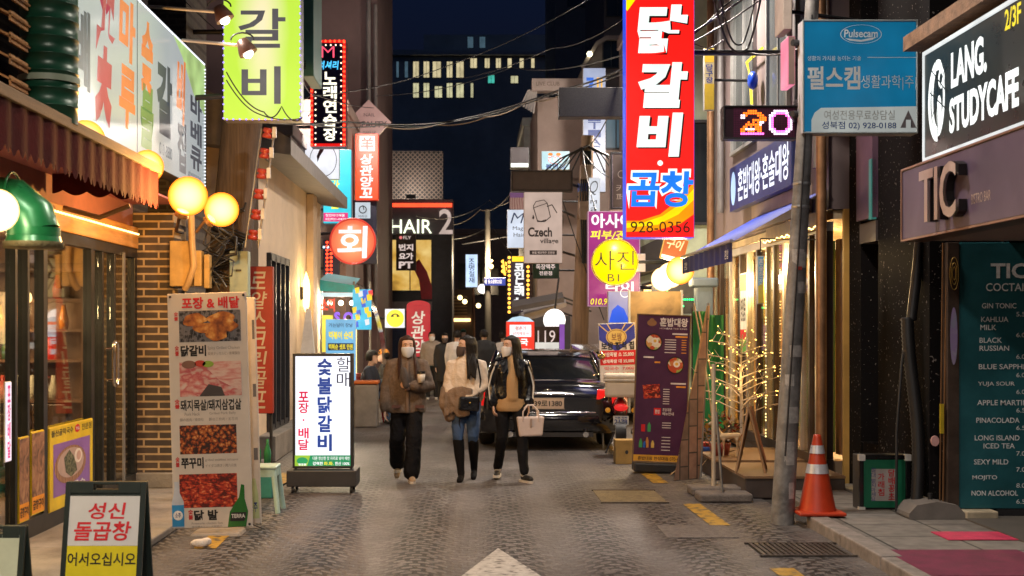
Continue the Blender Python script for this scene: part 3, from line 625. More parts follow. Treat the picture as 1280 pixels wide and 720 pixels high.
q = MB(m_); q.grid(lambda u, v: (-260 + 520 * u, 170 + 150 * v, -2 + (42 + 16 * math.sin(u * 7 + 1) + 6 * math.sin(u * 23)) * math.sin(min(1, v * 1.4) * math.pi / 2) * (1 - .3 * u)), 60, 10)
q.build('hill', kind='structure')
bldg('dark_apartment_block', 'black apartment block beside the lit school at night', X(694, 95), X(800, 95), 95, 108, Z(-60, 95), mat('night_tower', (.14, .15, .18), .8, var=.2, sc=.3), [('f', X(735, 95), Z(8, 95), 3, 1.2, winD)])
# ================================================================== right row
gran = ramp3('black_granite', [(.0, (.013, .012, .013)), (.655, (.010, .0095, .010)), (.70, (.28, .25, .23)), (.76, (.015, .014, .015))], 34, 'NOISE', .9, dist=.2, spec=.02)
RX = 3.95
R1 = thing('granite_bar_building', 'black polished granite bar front under the cafe signs', 'building')
q = MB(gran).bx(RX, 10, 11.05, 12.45, 0, 9).bx(RX + .02, 10, 12.45, 13.35, 0, .55).bx(RX + .45, 10, 12.45, 13.35, .55, 9).bx(RX, RX + .6, 13.0, 13.4, 0, 9).bx(4.55, 10, 1, 11.04, 2.46, 9)
q.build('wall', R1)
MB(mat('upper_panel', (.07, .06, .06), .4)).bx(RX - .02, RX + .44, 12.46, 12.98, 2.55, 2.75).build('transom', R1)
p = MB(ramp3('pink_reflection_glass', [(.3, (.03, .01, .02)), (.6, (.10, .03, .06))], 1.5, rough=.06)).bx(RX + .38, RX + .44, 12.47, 12.98, .57, 2.53).build('window', R1)  # pink reflection put into the glass colour
MB(frmL).bx(RX + .3, RX + .38, 12.47, 12.52, .57, 2.53).bx(RX + .3, RX + .38, 12.93, 12.98, .57, 2.53).build('window_frame', R1)
MB(ramp3('upper_window_glass', [(.3, (.05, .03, .06)), (.6, (.16, .09, .13))], 1.2, rough=.08)).bx(RX - .05, RX + .43, 12.47, 12.99, 2.78, 4.2).build('window', R1)
MB(mat('neon_teal_frame', (.05, .3, .3), .4)).bx(RX - .06, RX - .01, 12.47, 12.55, 2.76, 3.35).build('window_trim', R1)
MB(gran).bx(4.56, 10, 10.98, 11.03, 0, 2.45).build('recess_wall', R1)
MB(mat('recess_floor', (.1, .09, .08), .6)).bx(4.15, 8, 1, 10.9, .086, .1).build('step', R1)
# rows of clutter higher up: pale boards and ducts beside the blue sign
MB(mat('rusty_beam', (.22, .13, .08), .7, var=.4, sc=10, bump=.4)).bx(3.62, 3.9, 8.0, 10.75, 4.02, 4.14).build('sign_beam', R1)
MB(blackg).bx(RX - .12, RX + .0, 9.9, 10.7, 3.98, 4.0).build('soffit_strip', R1)
# ---- right 2: warm storefront
SXF = 3.75
R2 = thing('lunch_shop_building', 'warmly lit lunch restaurant with tall glazed front and string lights', 'building')
panel = mat('taupe_cladding', (.17, .13, .13), .6, var=.2, sc=1.5, st=(1, 1, .2))
q = MB(panel).bx(SXF, 9, 13.45, 20.2, 2.95, 11).bx(SXF, 9, 20.0, 20.4, 0, 2.95); q.build('wall', R2)
MB(mat('interior_yellow', (.50, .29, .07), .7, var=.3, sc=1.2)).bx(7.0, 7.1, 13.5, 20, 0, 2.95).bx(3.9, 7, 13.42, 13.48, 0, 2.95).bx(3.9, 7, 19.9, 19.98, 0, 2.95).build('interior_wall', R2)
MB(mat('interior_floor_tile', (.25, .18, .12), .35)).bx(SXF + .05, 7, 13.48, 19.98, .02, .3).build('interior_floor', R2)
MB(mat('interior_ceiling', (.5, .4, .25), .8)).bx(SXF + .05, 7, 13.48, 19.98, 2.85, 2.94).build('interior_ceiling', R2)
alu = mat('pale_aluminium', (.55, .52, .46), .35, .6, var=.15)
dkp = mat('dark_brown_post', (.05, .032, .022), .45, var=.2)
for k, s_ in enumerate([13.5, 13.85, 14.15, 14.5, 14.95, 15.3, 15.8, 16.2, 16.75, 17.3, 17.8, 18.5, 19.2, 19.95]): MB(alu if k % 2 else dkp).bx(SXF - .03, SXF + .05, s_ - .04, s_ + .04, .32, 2.72).build('mullion', R2, bev=.004)
MB(alu).bx(SXF - .03, SXF + .05, 13.45, 20, 2.722, 2.82).build('shopfront_head', R2); MB(dkp).bx(SXF - .03, SXF + .05, 13.45, 20, .2, .318).build('shopfront_sill', R2)
g = MB(glassy('shop_glass', (.93, .9, .82), .05)); g.bx(SXF + .0, SXF + .006, 13.5, 20, .32, 2.72); g.build('shopfront_glass', R2)
for k, (y_, c, wd) in enumerate([(13.68, (.20, .13, .07), .2), (14.0, (.03, .10, .05), .16), (14.32, (.10, .09, .085), .2), (14.72, (.45, .30, .10), .24), (15.12, (.02, .16, .06), .2), (15.5, (.40, .40, .38), .16), (15.95, (.06, .05, .045), .3), (16.45, (.25, .13, .08), .3), (17.05, (.5, .34, .10), .3), (17.5, (.03, .12, .06), .3), (18.1, (.30, .05, .06), .25), (18.7, (.08, .07, .06), .4), (19.4, (.45, .32, .12), .4)]):
    MB(mat('curtain%d' % k, c, .7, var=.2, st=(1, 14, 1))).grid(lambda u, v, y_=y_, wd=wd: (SXF + .18 + .03 * math.sin(u * 22), y_ - wd / 2 + wd * u, .35 + 2.3 * v), 22, 1).build('curtain', R2)
MB(mat('header_timber', (.5, .30, .12), .55, var=.2)).bx(SXF - .1, SXF - .035, 13.45, 15.9, 2.75, 2.93).build('header_board', R2)
q = MB(emi('string_lights', (1, .72, .25), 5, True))
for k in range(50): q.ball((SXF - .13, 13.45 + k * .05, 2.76 + .012 * math.sin(k * 1.3)), .008, 6)
q.build('led_strip', R2)
q = MB(MATS['string_lights'])
for k in range(60):
    if k % 5 < 3: q.ball((SXF - .09, 15.95, .35 + k * .04), .008, 6)
q.build('led_strip', R2)
for k, (y_, z_) in enumerate([(15.0, 2.2), (17.2, 2.0)]):
    t = thing('pendant_lamp', ['large yellow drum pendant lamp glowing inside the lunch shop by the pole', 'yellow pendant lamp glowing deeper inside the lunch shop'][k], 'lamp', (4.35, y_, z_))
    MB(emi('drum_shade', (1, .6, .08), 1.6)).lathe([(.0, -.3), (.24, -.3), (.25, .3), (0, .3)], (0, 0, 0), 20).build('lamp_shade', t)
    MB(black).cyl((0, 0, .3), (0, 0, 2.85 - z_), .008).build('cord', t)
    lamp('pendant_light', t, (-.45, -.2, .3), 170, (1, .66, .28), size=.1)
t = thing('ceiling_lamp', 'wide warm ceiling lamp inside the lunch shop', 'lamp', (5.2, 16.5, 2.84))
MB(emi('warm_panel_shop', (1, .72, .34), 7)).bx(-.4, .4, -1.6, 1.6, -.03, -.003).build('diffuser', t)
lamp('ceiling_light', t, (0, 0, -.06), 330, (1, .68, .32), 'AREA', .8, sy=3.2)
# upper storey of right 2
q = MB(frmL); win(R2, 'l', 17.6, 4.2, 1.4, 2.6, ramp3('office_glass', [(.3, (.08, .10, .09)), (.6, (.30, .33, .28))], 1.2, rough=.1, em=.25), x0=SXF, fm=frmL)
win(R2, 'l', 15.6, 4.3, 1.0, 2.6, ramp3('office_glass_pale', [(.3, (.10, .12, .12)), (.6, (.38, .42, .38))], 1.0, rough=.1, em=.3), x0=SXF, fm=frmL)
win(R2, 'l', 14.2, 4.3, .9, 2.5, winD, x0=SXF)
for a_ in ((SXF - .08, 19.7, 10), (SXF - .1, 13.38, 9)): MB(mat('copper_pipe', (.30, .17, .09), .45, .6, var=.3)).cyl((a_[0], a_[1], .2), a_, .055).build('drain_pipe', R2)
for y_ in (13.6, 18.9): MB(mat('grey_pipe', (.2, .19, .19), .5, .3)).cyl((SXF - .08, y_, 3.4), (SXF - .08, y_, 10), .05).build('drain_pipe', R2)
q = MB(emi('yellow_neon', (1, .75, .05), 1.6)); q.tube([(SXF - .1, d_, 1.7 + (410 - y_) / 1600 * d_) for d_, y_ in ((16.1, 60), (17.0, 78), (16.8, 96), (16.7, 130))], .018, 6); q.build('neon_tube', R2)
o = MB(mat('blue_vinyl', (.01, .06, .5), .3)).ball((0, 0, 0), .11, 16, (.6, 1, 1.1)).build('blue_lantern', loc=(SXF - .12, 16.55, 4.9)); tag(o, 'round blue lantern hung at the upper window by yellow neon', 'lantern'); MB(dsteel).cyl((0, 0, .1), (0, 0, .5), .006).build('cord', o)  # unidentified round blue object, not a lamp
MB(mat('beige_board', (.36, .27, .22), .6, var=.15, st=(1, 1, .3))).bx(SXF - .06, SXF - .003, 14.1, 16.9, 2.97, 3.3).build('fascia_board', R2)
# ---- right 3: pale green lit wall and shops behind the red sign
r = bldg('pale_green_building', 'pale green building edge lit behind the tall red sign', 3.3, 8, 20.6, 26, 9.5, mat('pale_green_render', (.42, .48, .36), .7, var=.12), [('l', 23.2, .3, 2.6, 2.2, winO), ('l', 23.5, 3.6, 1.2, 1.4, winD), ('f', 3.9, 3.4, .7, 1.6, winD)])  # green light on this wall put into its render colour
MB(mat('dark_grille', (.05, .045, .045), .6)).bx(3.12, 3.29, 21, 25.8, 2.7, 3.2).build('canopy', r)
r = bldg('brown_shop_house', 'brown shop house with a dark board behind the yellow round sign', 3.45, 6, 27.1, 30, 8.2, mat('brown_shop_render', (.20, .14, .12), .8, var=.2), [('f', 4.2, 4.9, .5, .9, winD), ('l', 28.4, .3, 2, 2.2, winO)])
# ---- right 4: beige concrete cluster
beige = mat('beige_concrete', (.33, .25, .22), .85, var=.22, sc=.9, bump=.3, bsc=12)
r = bldg('beige_corner_building', 'weathered beige corner building with the live club lettering', X(672, 32), X(790, 32), 32, 38, Z(122, 32), beige, [('f', X(688, 32), 4.3, .5, .8, winD), ('f', X(770, 32), 6.2, .5, 1.3, winB)], par=0)
MB(mat('beige_band', (.38, .30, .27), .8, var=.15)).bx(X(664, 32), X(738, 32), 31.6, 31.99, Z(117, 32), Z(102, 32)).build('cornice', r)
q = MB(mat('club_letters', (.20, .15, .13), .7)); q.text('LIVE CLUB', X(669, 32), X(698, 32), Z(111, 32), Z(106, 32), 31.59, .02); q.build('lettering', r)
q = MB(mat('striped_canvas', (.4, .36, .34), .7))
for k in range(6): q.poly([(X(650 + k * 3, 32), Z(134 + k * 2, 32)), (X(652 + k * 3, 32), Z(134 + k * 2, 32)), (X(661 + k * 2, 32), Z(115, 32)), (X(659 + k * 2, 32), Z(115, 32))], 31.7, 31.76)
q.build('awning', r)
# shop at street level
MB(dk).bx(X(668, 32), X(712, 32), 31.8, 31.98, 0, Z(395, 32)).build('shopfront', r)
r = thing('gabled_building', 'pale gabled building top with a lamp behind the red sign', 'building')
q = MB(mat('gable_render', (.27, .22, .21), .8, var=.15)); q.poly([(X(728, 42), 0), (X(728, 42), Z(84, 42)), (X(745, 42), Z(56, 42)), (X(757, 42), Z(49, 42)), (X(800, 42), Z(49, 42)), (X(800, 42), 0)], 42, 48); q.build('wall', r)
q = MB(mat('gable_trim', (.36, .29, .27), .8)); q.poly([(X(726, 42), Z(84, 42)), (X(744, 42), Z(54, 42)), (X(757, 42), Z(46, 42)), (X(802, 42), Z(46, 42)), (X(802, 42), Z(51, 42)), (X(758, 42), Z(51, 42)), (X(747, 42), Z(58, 42)), (X(730, 42), Z(86, 42))], 41.8, 41.99); q.build('trim', r)
win(r, 'f', X(764, 42), Z(84, 42), .5, .9, winD, y0=42)
q = MB(emi('flood_bulb', (1, .95, .6), 6)); q.ball((X(736, 42), 41.7, Z(70, 42)), .09, 10); q.build('flood_lamp', r)
r = bldg('grey_tower_block', 'plain grey tower block high behind the red sign', X(755, 60), X(830, 60), 60, 70, Z(-60, 60), mat('tower_grey', (.13, .12, .14), .8, var=.15, sc=.4), [('f', X(772, 60), Z(20, 60), 1, 1.2, winD), ('f', X(772, 60), Z(-40, 60), 1, 1.2, winD)])
r = bldg('narrow_white_building', 'narrow pale building strip behind the brown box sign', X(655, 36), X(671, 36), 36, 40, Z(158, 36), mat('pale_strip', (.36, .38, .37), .7), [('f', X(663, 36), 4.2, .16, .8, winB)])
# ================================================================== left side things
redL = emi('red_letters', (.85, .03, .05), .8, False); inkG = mat('grey_ink', (.10, .10, .11), .5); inkK = mat('black_ink', (.012, .012, .013), .5)
inkR = mat('red_ink', (.55, .015, .02), .5); inkN = mat('navy_ink', (.02, .05, .22), .5); inkW = mat('white_ink', (.75, .74, .72), .5); inkB = mat('brown_grey_ink', (.25, .22, .20), .5)
# --- awning over the doors
def awning_red():
    t = thing('shop_awning', 'dark red scalloped awning with a wooden rail over the glass doors', 'awning')
    m = mat('maroon_canvas', (.070, .012, .011), .9, spec=.08, var=.3, sc=3, bump=.3, bsc=25)
    ya, yb = 3.0, 10.6; q = MB(m)
    def f(u, v):
        y = ya + (yb - ya) * u; ph = (y * 9.0) % 1.0
        return (-2.6 + .007 * math.sin(y * 24), y, 2.985 - v * (.25 + .06 * math.sin(math.pi * ph)))
    q.grid(f, 380, 4); q.build('valance', t)
    q = MB(mat('soffit_canvas', (.22, .06, .055), .75)); q.grid(lambda u, v: (-2.6 - .9 * v, ya + (yb - ya) * u, 3.02 + .22 * v), 10, 3); q.build('canopy', t)
    MB(mat('awning_rail_wood', (.20, .12, .06), .7, var=.35, sc=3, st=(8, .6, 8), bump=.3)).bx(-2.64, -2.575, ya, yb + .03, 2.98, 3.05).build('rail', t, bev=.006)
    q = MB(m); q.grid(lambda u, v: (-2.6 - .88 * u, yb + .01, 2.99 - v * (.2 + .05 * abs(math.sin(u * 14))) * (1 - .3 * u)), 40, 3); q.build('end_valance', t)
    q = MB(mat('brass_bracket', (.35, .22, .10), .45, .6)); q.tube([(-3.4, 10.65, 2.7), (-3.1, 10.65, 2.62), (-2.85, 10.66, 2.72)], .022); q.build('arm', t)
awning_red()
# --- big restaurant sign over the awning
face = ramp3('banner_lightbox', [(.2, (.72, .80, .86)), (.5, (.62, .70, .72)), (.8, (.50, .66, .5))], .35, em=.50, rough=.25, dist=.2)
s = Sign('restaurant_sign', 'long white restaurant lightbox with calligraphy above the red awning', c=(-2.98, 11.4, 3.86), rz=R(90), w=5.0, h=1.36, t=.16, face=face, edge=dsteel)
cr = emi('callig_red', (.62, .10, .13), .6, False); co = emi('callig_orange', (.85, .25, .08), .7, False); cg = emi('callig_green', (.25, .42, .12), .5, False); cd = emi('callig_grey', (.13, .15, .19), .4, False)
s.t_('배', 9, 34, 16, 78, cd, .05, k=1); s.t_('꽃', 19, 5, 29, 92, cr, .05, .12); s.t_('마루', 32, 4, 42, 88, co, .045, .08, vert=True)
s.r_(43, 0, 43.5, 100, cd); s.t_('숯', 46, 8, 54, 56, co, .05, .1); s.t_('불', 45.5, 50, 54.5, 92, cg, .05, .1); s.t_('갈', 57, 26, 69, 76, cd, .05); s.t_('비', 73, 12, 80, 60, co, .05, .1); s.t_('집', 73.5, 58, 81, 95, cd, .04)
s.t_('바베큐', 85, 30, 96, 88, cd, .04, vert=True); s.t_('928-0892', 0, 80, 10, 90, cd, 0); s.t_('010-8880', 59, 82, 69, 90, cd, 0); s.t_('giyeonne', 83, 90, 95, 95, cd, 0)
g_ = emi('green_tint', (.55, .80, .30), .62, False, .3); s.p_([(70, 0), (99.5, 0), (99.5, 40), (88, 30), (78, 10)], g_, k=.5)
s.done()
q = MB(emi('cold_beads', (.85, .9, 1), 1.4, False))
for k in range(90): q.ball((-2.5 + k * .0555, -.085, .69), .011, 6)
q.build('bead_row', s.root)
q = MB(MATS['cold_beads'])
for k in range(34): q.ball((2.45, -.092, -.62 + k * .038), .009, 6)
q.build('bead_row', s.root)
# --- spotlights on arms
for k, (a, b) in enumerate([((185, 8), (274, 15)), ((228, 50), (303, 57))]):
    d1, d2 = 12.2, 11.9; A = P(a[0], a[1], d1 + .3); B = P(b[0], b[1], d2)
    t = thing('arm_spotlight', ['upper clamp spotlight on a white arm aimed at the lime sign', 'lower clamp spotlight on a white arm in front of the lime sign'][k], 'spotlight', tuple(A))
    MB(mat('arm_white', (.55, .52, .5), .4)).cyl((0, 0, 0), tuple(B - A), .016).build('arm', t)
    h = B - A; q = MB(mat('lamp_bronze', (.16, .08, .06), .4, .3)); q.lathe([(.02, .09), (.05, .08), (.085, -.02), (.09, -.06)], tuple(h + V((.03, 0, -.02))), 14, Matrix.Rotation(R(-28), 3, 'Y')); q.build('lamp_head', t)
    MB(emi('spot_bulb', (1, .95, .85), 14)).ball(tuple(h + V((.05, 0, -.07))), .05, 10).build('bulb', t)
    q = MB(dsteel); q.tube([h + V((.11 * math.cos(a_), 0, .05 + .07 * math.sin(a_))) for a_ in [math.pi * i / 8 for i in range(9)]], .008, 6); q.build('yoke', t)
    lamp('spot_light', t, tuple(h + V((.06, -.04, -.12))), 9, (1, .93, .8), 'SPOT', .04, rot=(R(25), R(-20), 0), spot=R(120))
# --- lime sign
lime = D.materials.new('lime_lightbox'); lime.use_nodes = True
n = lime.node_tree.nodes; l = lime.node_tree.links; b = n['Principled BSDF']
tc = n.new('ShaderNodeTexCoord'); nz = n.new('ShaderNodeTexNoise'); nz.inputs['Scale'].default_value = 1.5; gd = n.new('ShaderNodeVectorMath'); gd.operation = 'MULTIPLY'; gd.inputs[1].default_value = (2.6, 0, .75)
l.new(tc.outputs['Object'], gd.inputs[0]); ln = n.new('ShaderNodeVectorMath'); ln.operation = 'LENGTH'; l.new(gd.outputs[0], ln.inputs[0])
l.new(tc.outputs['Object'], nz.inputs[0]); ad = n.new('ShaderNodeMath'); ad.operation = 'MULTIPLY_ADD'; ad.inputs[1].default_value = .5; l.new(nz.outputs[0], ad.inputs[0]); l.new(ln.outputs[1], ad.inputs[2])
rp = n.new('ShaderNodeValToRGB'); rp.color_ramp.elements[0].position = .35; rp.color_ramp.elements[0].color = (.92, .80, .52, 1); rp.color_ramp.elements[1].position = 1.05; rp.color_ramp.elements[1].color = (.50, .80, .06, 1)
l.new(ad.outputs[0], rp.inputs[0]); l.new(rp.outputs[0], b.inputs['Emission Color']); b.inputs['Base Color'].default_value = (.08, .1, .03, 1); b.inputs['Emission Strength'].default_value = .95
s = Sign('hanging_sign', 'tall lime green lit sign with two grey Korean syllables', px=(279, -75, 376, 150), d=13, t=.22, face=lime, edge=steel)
gk = emi('sign_dark_grey', (.10, .095, .10), .9, False)
s.t_('갈', 298, 11, 357, 60, gk, .015); s.t_('비', 302, 83, 351, 130, gk, .02); s.t_('닭', 298, -62, 357, -12, gk, .015)
s.done(); pb = emi('purple_beads', (.35, .25, 1), 1.6, False)
s.bulbs(279.5, -70, 279.5, 148, 26, 1.3, pb); s.bulbs(375.5, -70, 375.5, 148, 26, 1.3, pb); s.bulbs(284, 149.5, 372, 149.5, 12, 1.3, pb)
s.bracket([(tuple(P(282, -20, 13.3)), (-3.6, 13.6, Z(-20, 13.3))), (tuple(P(282, 120, 13.3)), (-3.55, 13.6, Z(120, 13.3)))], .03)
s = Sign('hanging_sign', 'narrow dark teal sign edge just behind the lime sign', px=(378, -40, 392, 95), d=14.6, t=.8, face=mat('teal_side', (.05, .17, .15), .5), edge=mat('teal_side', (.05, .17, .15), .5))
s.t_('글', 379, 76, 383, 86, inkK, .02); s.done(); s.bracket([(tuple(P(382, 40, 15.4)), (-3.4, 15.4, Z(40, 15.4)))], .03)
# --- green duct and elbow, rusty shingles
duct = mat('green_duct_paint', (.006, .055, .028), .38, .1, var=.3, sc=3)
t = thing('ventilation_duct', 'fat dark green ribbed duct rising above the awning', 'duct', (X(61, 8.3), 8.3, 3.02))
r_ = 35 / FPX * 8.3; q = MB(duct); prof = []
for k in range(17): z_ = k * .11; prof += [(r_, z_), (r_ + .002, z_ + .1), (r_ + .007, z_ + .102), (r_ + .007, z_ + .108)]
q.lathe(prof, (0, 0, 0), 28); q.build('pipe', t); MB(mat('worn_band', (.25, .3, .22), .5)).lathe([(r_ + .014, .26), (r_ + .014, .30)], (0, 0, 0), 28).build('band', t)
elbg = mat('elbow_green', (.014, .16, .05), .3, .15, var=.3, sc=4)
t = thing('duct_elbow', 'bright green duct elbow hanging under the awning by the white globe', 'duct', (X(42, 7.6), 7.6, Z(268, 7.6)))
q = MB(elbg); pts = []; 
for k in range(9): a_ = R(90 * k / 8); pts.append((-.35 + .28 * math.sin(a_) * .9, 0, -.02 + .28 * math.cos(a_) - .2))
q.tube([(-.9, .05, .1), (-.3, 0, .1), (-.12, 0, .07), (-.02, 0, -.02), (.0, 0, -.1)], [.14, .14, .145, .15, .15], 22); q.build('pipe', t)
q = MB(elbg); q.lathe([(.155, -.13), (.155, -.08)], (0, 0, 0), 22); q.lathe([(.17, -.19), (.15, -.12)], (0, 0, 0), 22); q.build('collar', t)
q = MB(elbg)
for x in (-.12, -.3): q.tube([(x, .15 * math.cos(a_), .1 + .15 * math.sin(a_)) for a_ in [2 * math.pi * i / 20 for i in range(21)]], .008, 6)
q.build('seam', t); q = MB(mat('mossy_rim', (.20, .17, .08), .7, bump=.5, bsc=40)); q.lathe([(.0, -.2), (.172, -.2), (.175, -.165)], (0, 0, 0), 22); q.build('rim', t)
t = thing('rusty_louvre', 'stack of rusty brown louvre slats beside the fat green duct', 'louvre', (X(8, 7.8), 7.8, 3.05))
rust_glow = mat('rusty_slat', (.36, .18, .06), .7, .2, var=.5, sc=7, bump=.5, bsc=25)  # rust colour raised toward orange to carry the globe lamps' glow
q = MB(rust_glow)
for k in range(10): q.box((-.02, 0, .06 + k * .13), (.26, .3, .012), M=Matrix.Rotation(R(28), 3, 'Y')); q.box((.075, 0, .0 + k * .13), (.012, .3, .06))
q.build('slat_bank', t); MB(rust_glow).bx(-.2, -.15, -.15, .15, -.05, 1.4).build('frame', t)
# --- globes
gl = D.materials.new('frosted_globe'); gl.use_nodes = True; n = gl.node_tree.nodes; l = gl.node_tree.links; n.clear()
o_ = n.new('ShaderNodeOutputMaterial'); mx = n.new('ShaderNodeMixShader'); tr = n.new('ShaderNodeBsdfTransparent'); em_ = n.new('ShaderNodeEmission'); lw = n.new('ShaderNodeLayerWeight'); lw.inputs[0].default_value = .5
rp = n.new('ShaderNodeValToRGB'); e = rp.color_ramp.elements; e[0].position = .0; e[0].color = (1, .74, .32, 1); e[1].position = .8; e[1].color = (.85, .17, .006, 1); e2_ = e.new(.38); e2_.color = (1, .42, .06, 1)
l.new(lw.outputs['Facing'], rp.inputs[0]); l.new(rp.outputs[0], em_.inputs[0]); em_.inputs[1].default_value = 2.6; tr.inputs[0].default_value = (1, .85, .6, 1)
mx.inputs[0].default_value = .72; l.new(tr.outputs[0], mx.inputs[1]); l.new(em_.outputs[0], mx.inputs[2]); l.new(mx.outputs[0], o_.inputs[0]); gl.cycles.emission_sampling = 'NONE'
glw = gl.copy(); glw.name = 'frosted_globe_white'
for nn in glw.node_tree.nodes:
    if nn.type == 'VALTORGB': nn.color_ramp.elements[0].color = (1, .97, .92, 1); nn.color_ramp.elements[1].color = (1, .93, .85, 1); nn.color_ramp.elements[2].color = (.95, .55, .2, 1)
brz = mat('bronze_fitting', (.18, .10, .05), .4, .6)
def globe(label, px, py, d, rpx, m, pw, colr, arm, group='globe lamps on the left shop'):
    c = P(px, py, d); r = rpx / FPX * d
    t = thing('globe_lamp', label, 'globe lamp', tuple(c), 0, group)
    MB(m).ball((0, 0, 0), r, 28).build('globe', t)
    q = MB(brz); a = V(arm) ; dirn = a.normalized(); q.tube([dirn * r * .97, dirn * r * .97 + (a - dirn * r) * .5 + V((0, 0, .03)), a], .016, 8); q.lathe([(.05, -.02), (.06, .03)], tuple(dirn * r * .97), 12, dirn.to_track_quat('Z', 'Y').to_matrix()); q.build('arm', t)
    lamp('globe_light', t, (0, 0, 0), pw, colr, size=r * .35)
W_ = (1, .56, .18)
globe('yellow globe lamp half hidden behind the awning by the green duct', 107, 174, 9.2, 24, gl, 30, W_, (-.2, .3, -.1))
globe('yellow globe lamp peeking past the far end of the awning', 184, 208, 10.9, 20.5, gl, 25, W_, (-.3, .2, -.12))
globe('white hot globe lamp hanging between awning end and a yellow globe', 235, 245, 10.4, 24.5, gl, 420, (1, .60, .24), (-.12, .1, -.28))
globe('deep yellow globe lamp beside the timber pole', 277, 262, 11.6, 21.5, gl, 420, W_, (-.25, .1, -.2))
globe('large white globe lamp under the awning beside the green elbow', -4, 263, 7.15, 27, glw, 22, (1, .93, .82), (-.2, .1, .3))
# --- meter boxes, timber pole with insulators, distribution box
t = thing('meter_box', 'cluster of ochre meter boxes with a bent conduit beside the pier', 'meter box', (X(236, 13.2), 13.2, Z(330, 13.2)))
och = mat('ochre_box', (.42, .27, .09), .55, var=.25, sc=6)
MB(och).bx(-.2, .02, 0, .16, -.23, .24).build('cabinet', t, bev=.01); MB(och).bx(.05, .13, 0, .14, -.23, .14).build('cabinet', t, bev=.01); MB(och).bx(.15, .21, .02, .14, -.25, .1).build('cabinet', t, bev=.01)
q = MB(mat('conduit', (.45, .30, .14), .5)); q.tube([(.03, -.03, .55), (.04, -.03, .2), (.06, -.03, -.02), (.0, -.03, -.2), (-.04, .0, -.26)], .035, 10); q.build('conduit', t)
tmb = mat('weathered_timber', (.105, .075, .055), .85, var=.4, sc=3, st=(14, 14, .5), bump=.6, bsc=8)
t = thing('utility_pole', 'thick leaning weathered timber pole behind the globe lamps', 'utility pole', (X(262, 14.2), 14.2, 0))
top = P(306, 120, 14.2) - V(t.location); q = MB(tmb); q.tube([(0, 0, 0), tuple(top * .5), tuple(top), tuple(top + V((.12, 0, .9)))], [.25, .235, .22, .2], 18); q.build('trunk_shaft', t)
rw_ = random.Random(11)
for k in range(7):
    w0 = [P(250 + rw_.random() * 45, 262 + 95 * j / 7 + rw_.uniform(-6, 6), 13.55 - .05 * k + rw_.uniform(-.05, .05)) - V(t.location) for j in range(8)]; MB(black).tube(w0, rw_.choice((.009, .013, .02)), 6).build('cable', t)
q = MB(black)
for k in range(9): a = .55 + k * .03; q.tube([tuple(top * (.52 + .02 * k) + V((.2 * math.sin(j * 1.1 + k), -.22 - .04 * random.random(), .06 * j - .2))) for j in range(7)], .012, 6)
q.build('cable_bundle', t)
t = thing('insulator_rack', 'leaning rack of red and white reel insulators on the timber pole', 'insulator rack', tuple(P(325, 235, 13.7)))
ax = (P(346, 150, 13.7) - P(325, 300, 13.7)); ax.normalize(); L_ = 150 / FPX * 13.7 / 2
q = MB(steel)
for o_ in (-.07, .07): q.cyl(tuple(ax * -L_ + V((o_, 0, 0))), tuple(ax * L_ + V((o_, 0, 0))), .012)
q.build('rail', t); red = mat('insulator_red', (.42, .05, .03), .3); wh = mat('insulator_white', (.6, .58, .55), .3)
MX = ax.to_track_quat('Z', 'Y').to_matrix()
for k in range(6):
    c_ = ax * (-L_ + .14 + k * .22)
    o = MB(red).lathe([(.02, -.06), (.055, -.055), (.055, -.02), (.03, -.005), (.055, .01), (.055, .045), (.02, .05)], tuple(c_), 14, MX).build('insulator', t)
    MB(wh).box(tuple(c_ + V((.075, -.02, 0))), (.04, .05, .11)).build('clamp', o)
o = MB(mat('pale_green_metal', (.34, .42, .33), .5, var=.15)).bx(-.1, .1, -.08, .08, -.25, .25).build('distribution_box', loc=tuple(P(300, 343, 13.9)), bev=.008); tag(o, 'pale green metal box strapped on the timber pole', 'electric box')
MB(dsteel).bx(-.03, .03, -.09, -.081, .03, .05).build('latch', o)
s = Sign('vertical_sign', 'narrow red vertical sign with cream script behind the menu banner', px=(310, 333, 341, 517), d=14.6, t=.1, face=mat('sign_red_paint', (.40, .035, .02), .5), edge=mat('sign_red_edge', (.3, .03, .02), .5), rz=0)
s.t_('로얄스크린골프', 314, 338, 333, 512, mat('cream_ink', (.62, .52, .36), .5), .01, .15, vert=True, gap=.12); s.done()
s.bracket([((-2.55, 14.66, 2.2), (-2.72, 14.4, 2.2)), ((-2.55, 14.66, .98), (-2.55, 14.66, .0)), ((-2.3, 14.66, .98), (-2.3, 14.66, .0))], .018)
# --- X banner with grilled food
def foodpic(mbs, x0, y0, x1, y1, kind):
    pass
BD = 10.5
vinyl = mat('vinyl_cream', (.62, .56, .50), .45, var=.06)
grill = ramp3('grill_dark', [(.2, (.012, .011, .014)), (.45, (.05, .045, .05)), (.6, (.16, .15, .16))], 30, 'CHUNK', .4, dist=.3)
chick = ramp3('grilled_chicken', [(.08, (.74, .46, .18)), (.3, (.62, .28, .06)), (.55, (.42, .13, .025)), (.9, (.16, .04, .01))], 13, 'CHUNK', .35)
pork = ramp3('raw_pork', [(.1, (.66, .50, .45)), (.3, (.62, .26, .23)), (.5, (.50, .09, .10)), (.7, (.60, .38, .33))], 9, 'CHUNK', .4, st=(.8, 1, 1.3), dist=1.2)
pork2 = ramp3('raw_pork_belly', [(.2, (.48, .10, .10)), (.4, (.62, .30, .27)), (.55, (.68, .50, .44)), (.8, (.52, .16, .15))], 22, 'NOISE', .4, st=(.35, 1, 1.3), dist=.6)
octo = ramp3('spicy_octopus', [(.05, (.66, .36, .14)), (.25, (.50, .15, .03)), (.45, (.30, .05, .012)), (.65, (.03, .012, .010))], 30, 'CHUNK', .35, dist=.9)
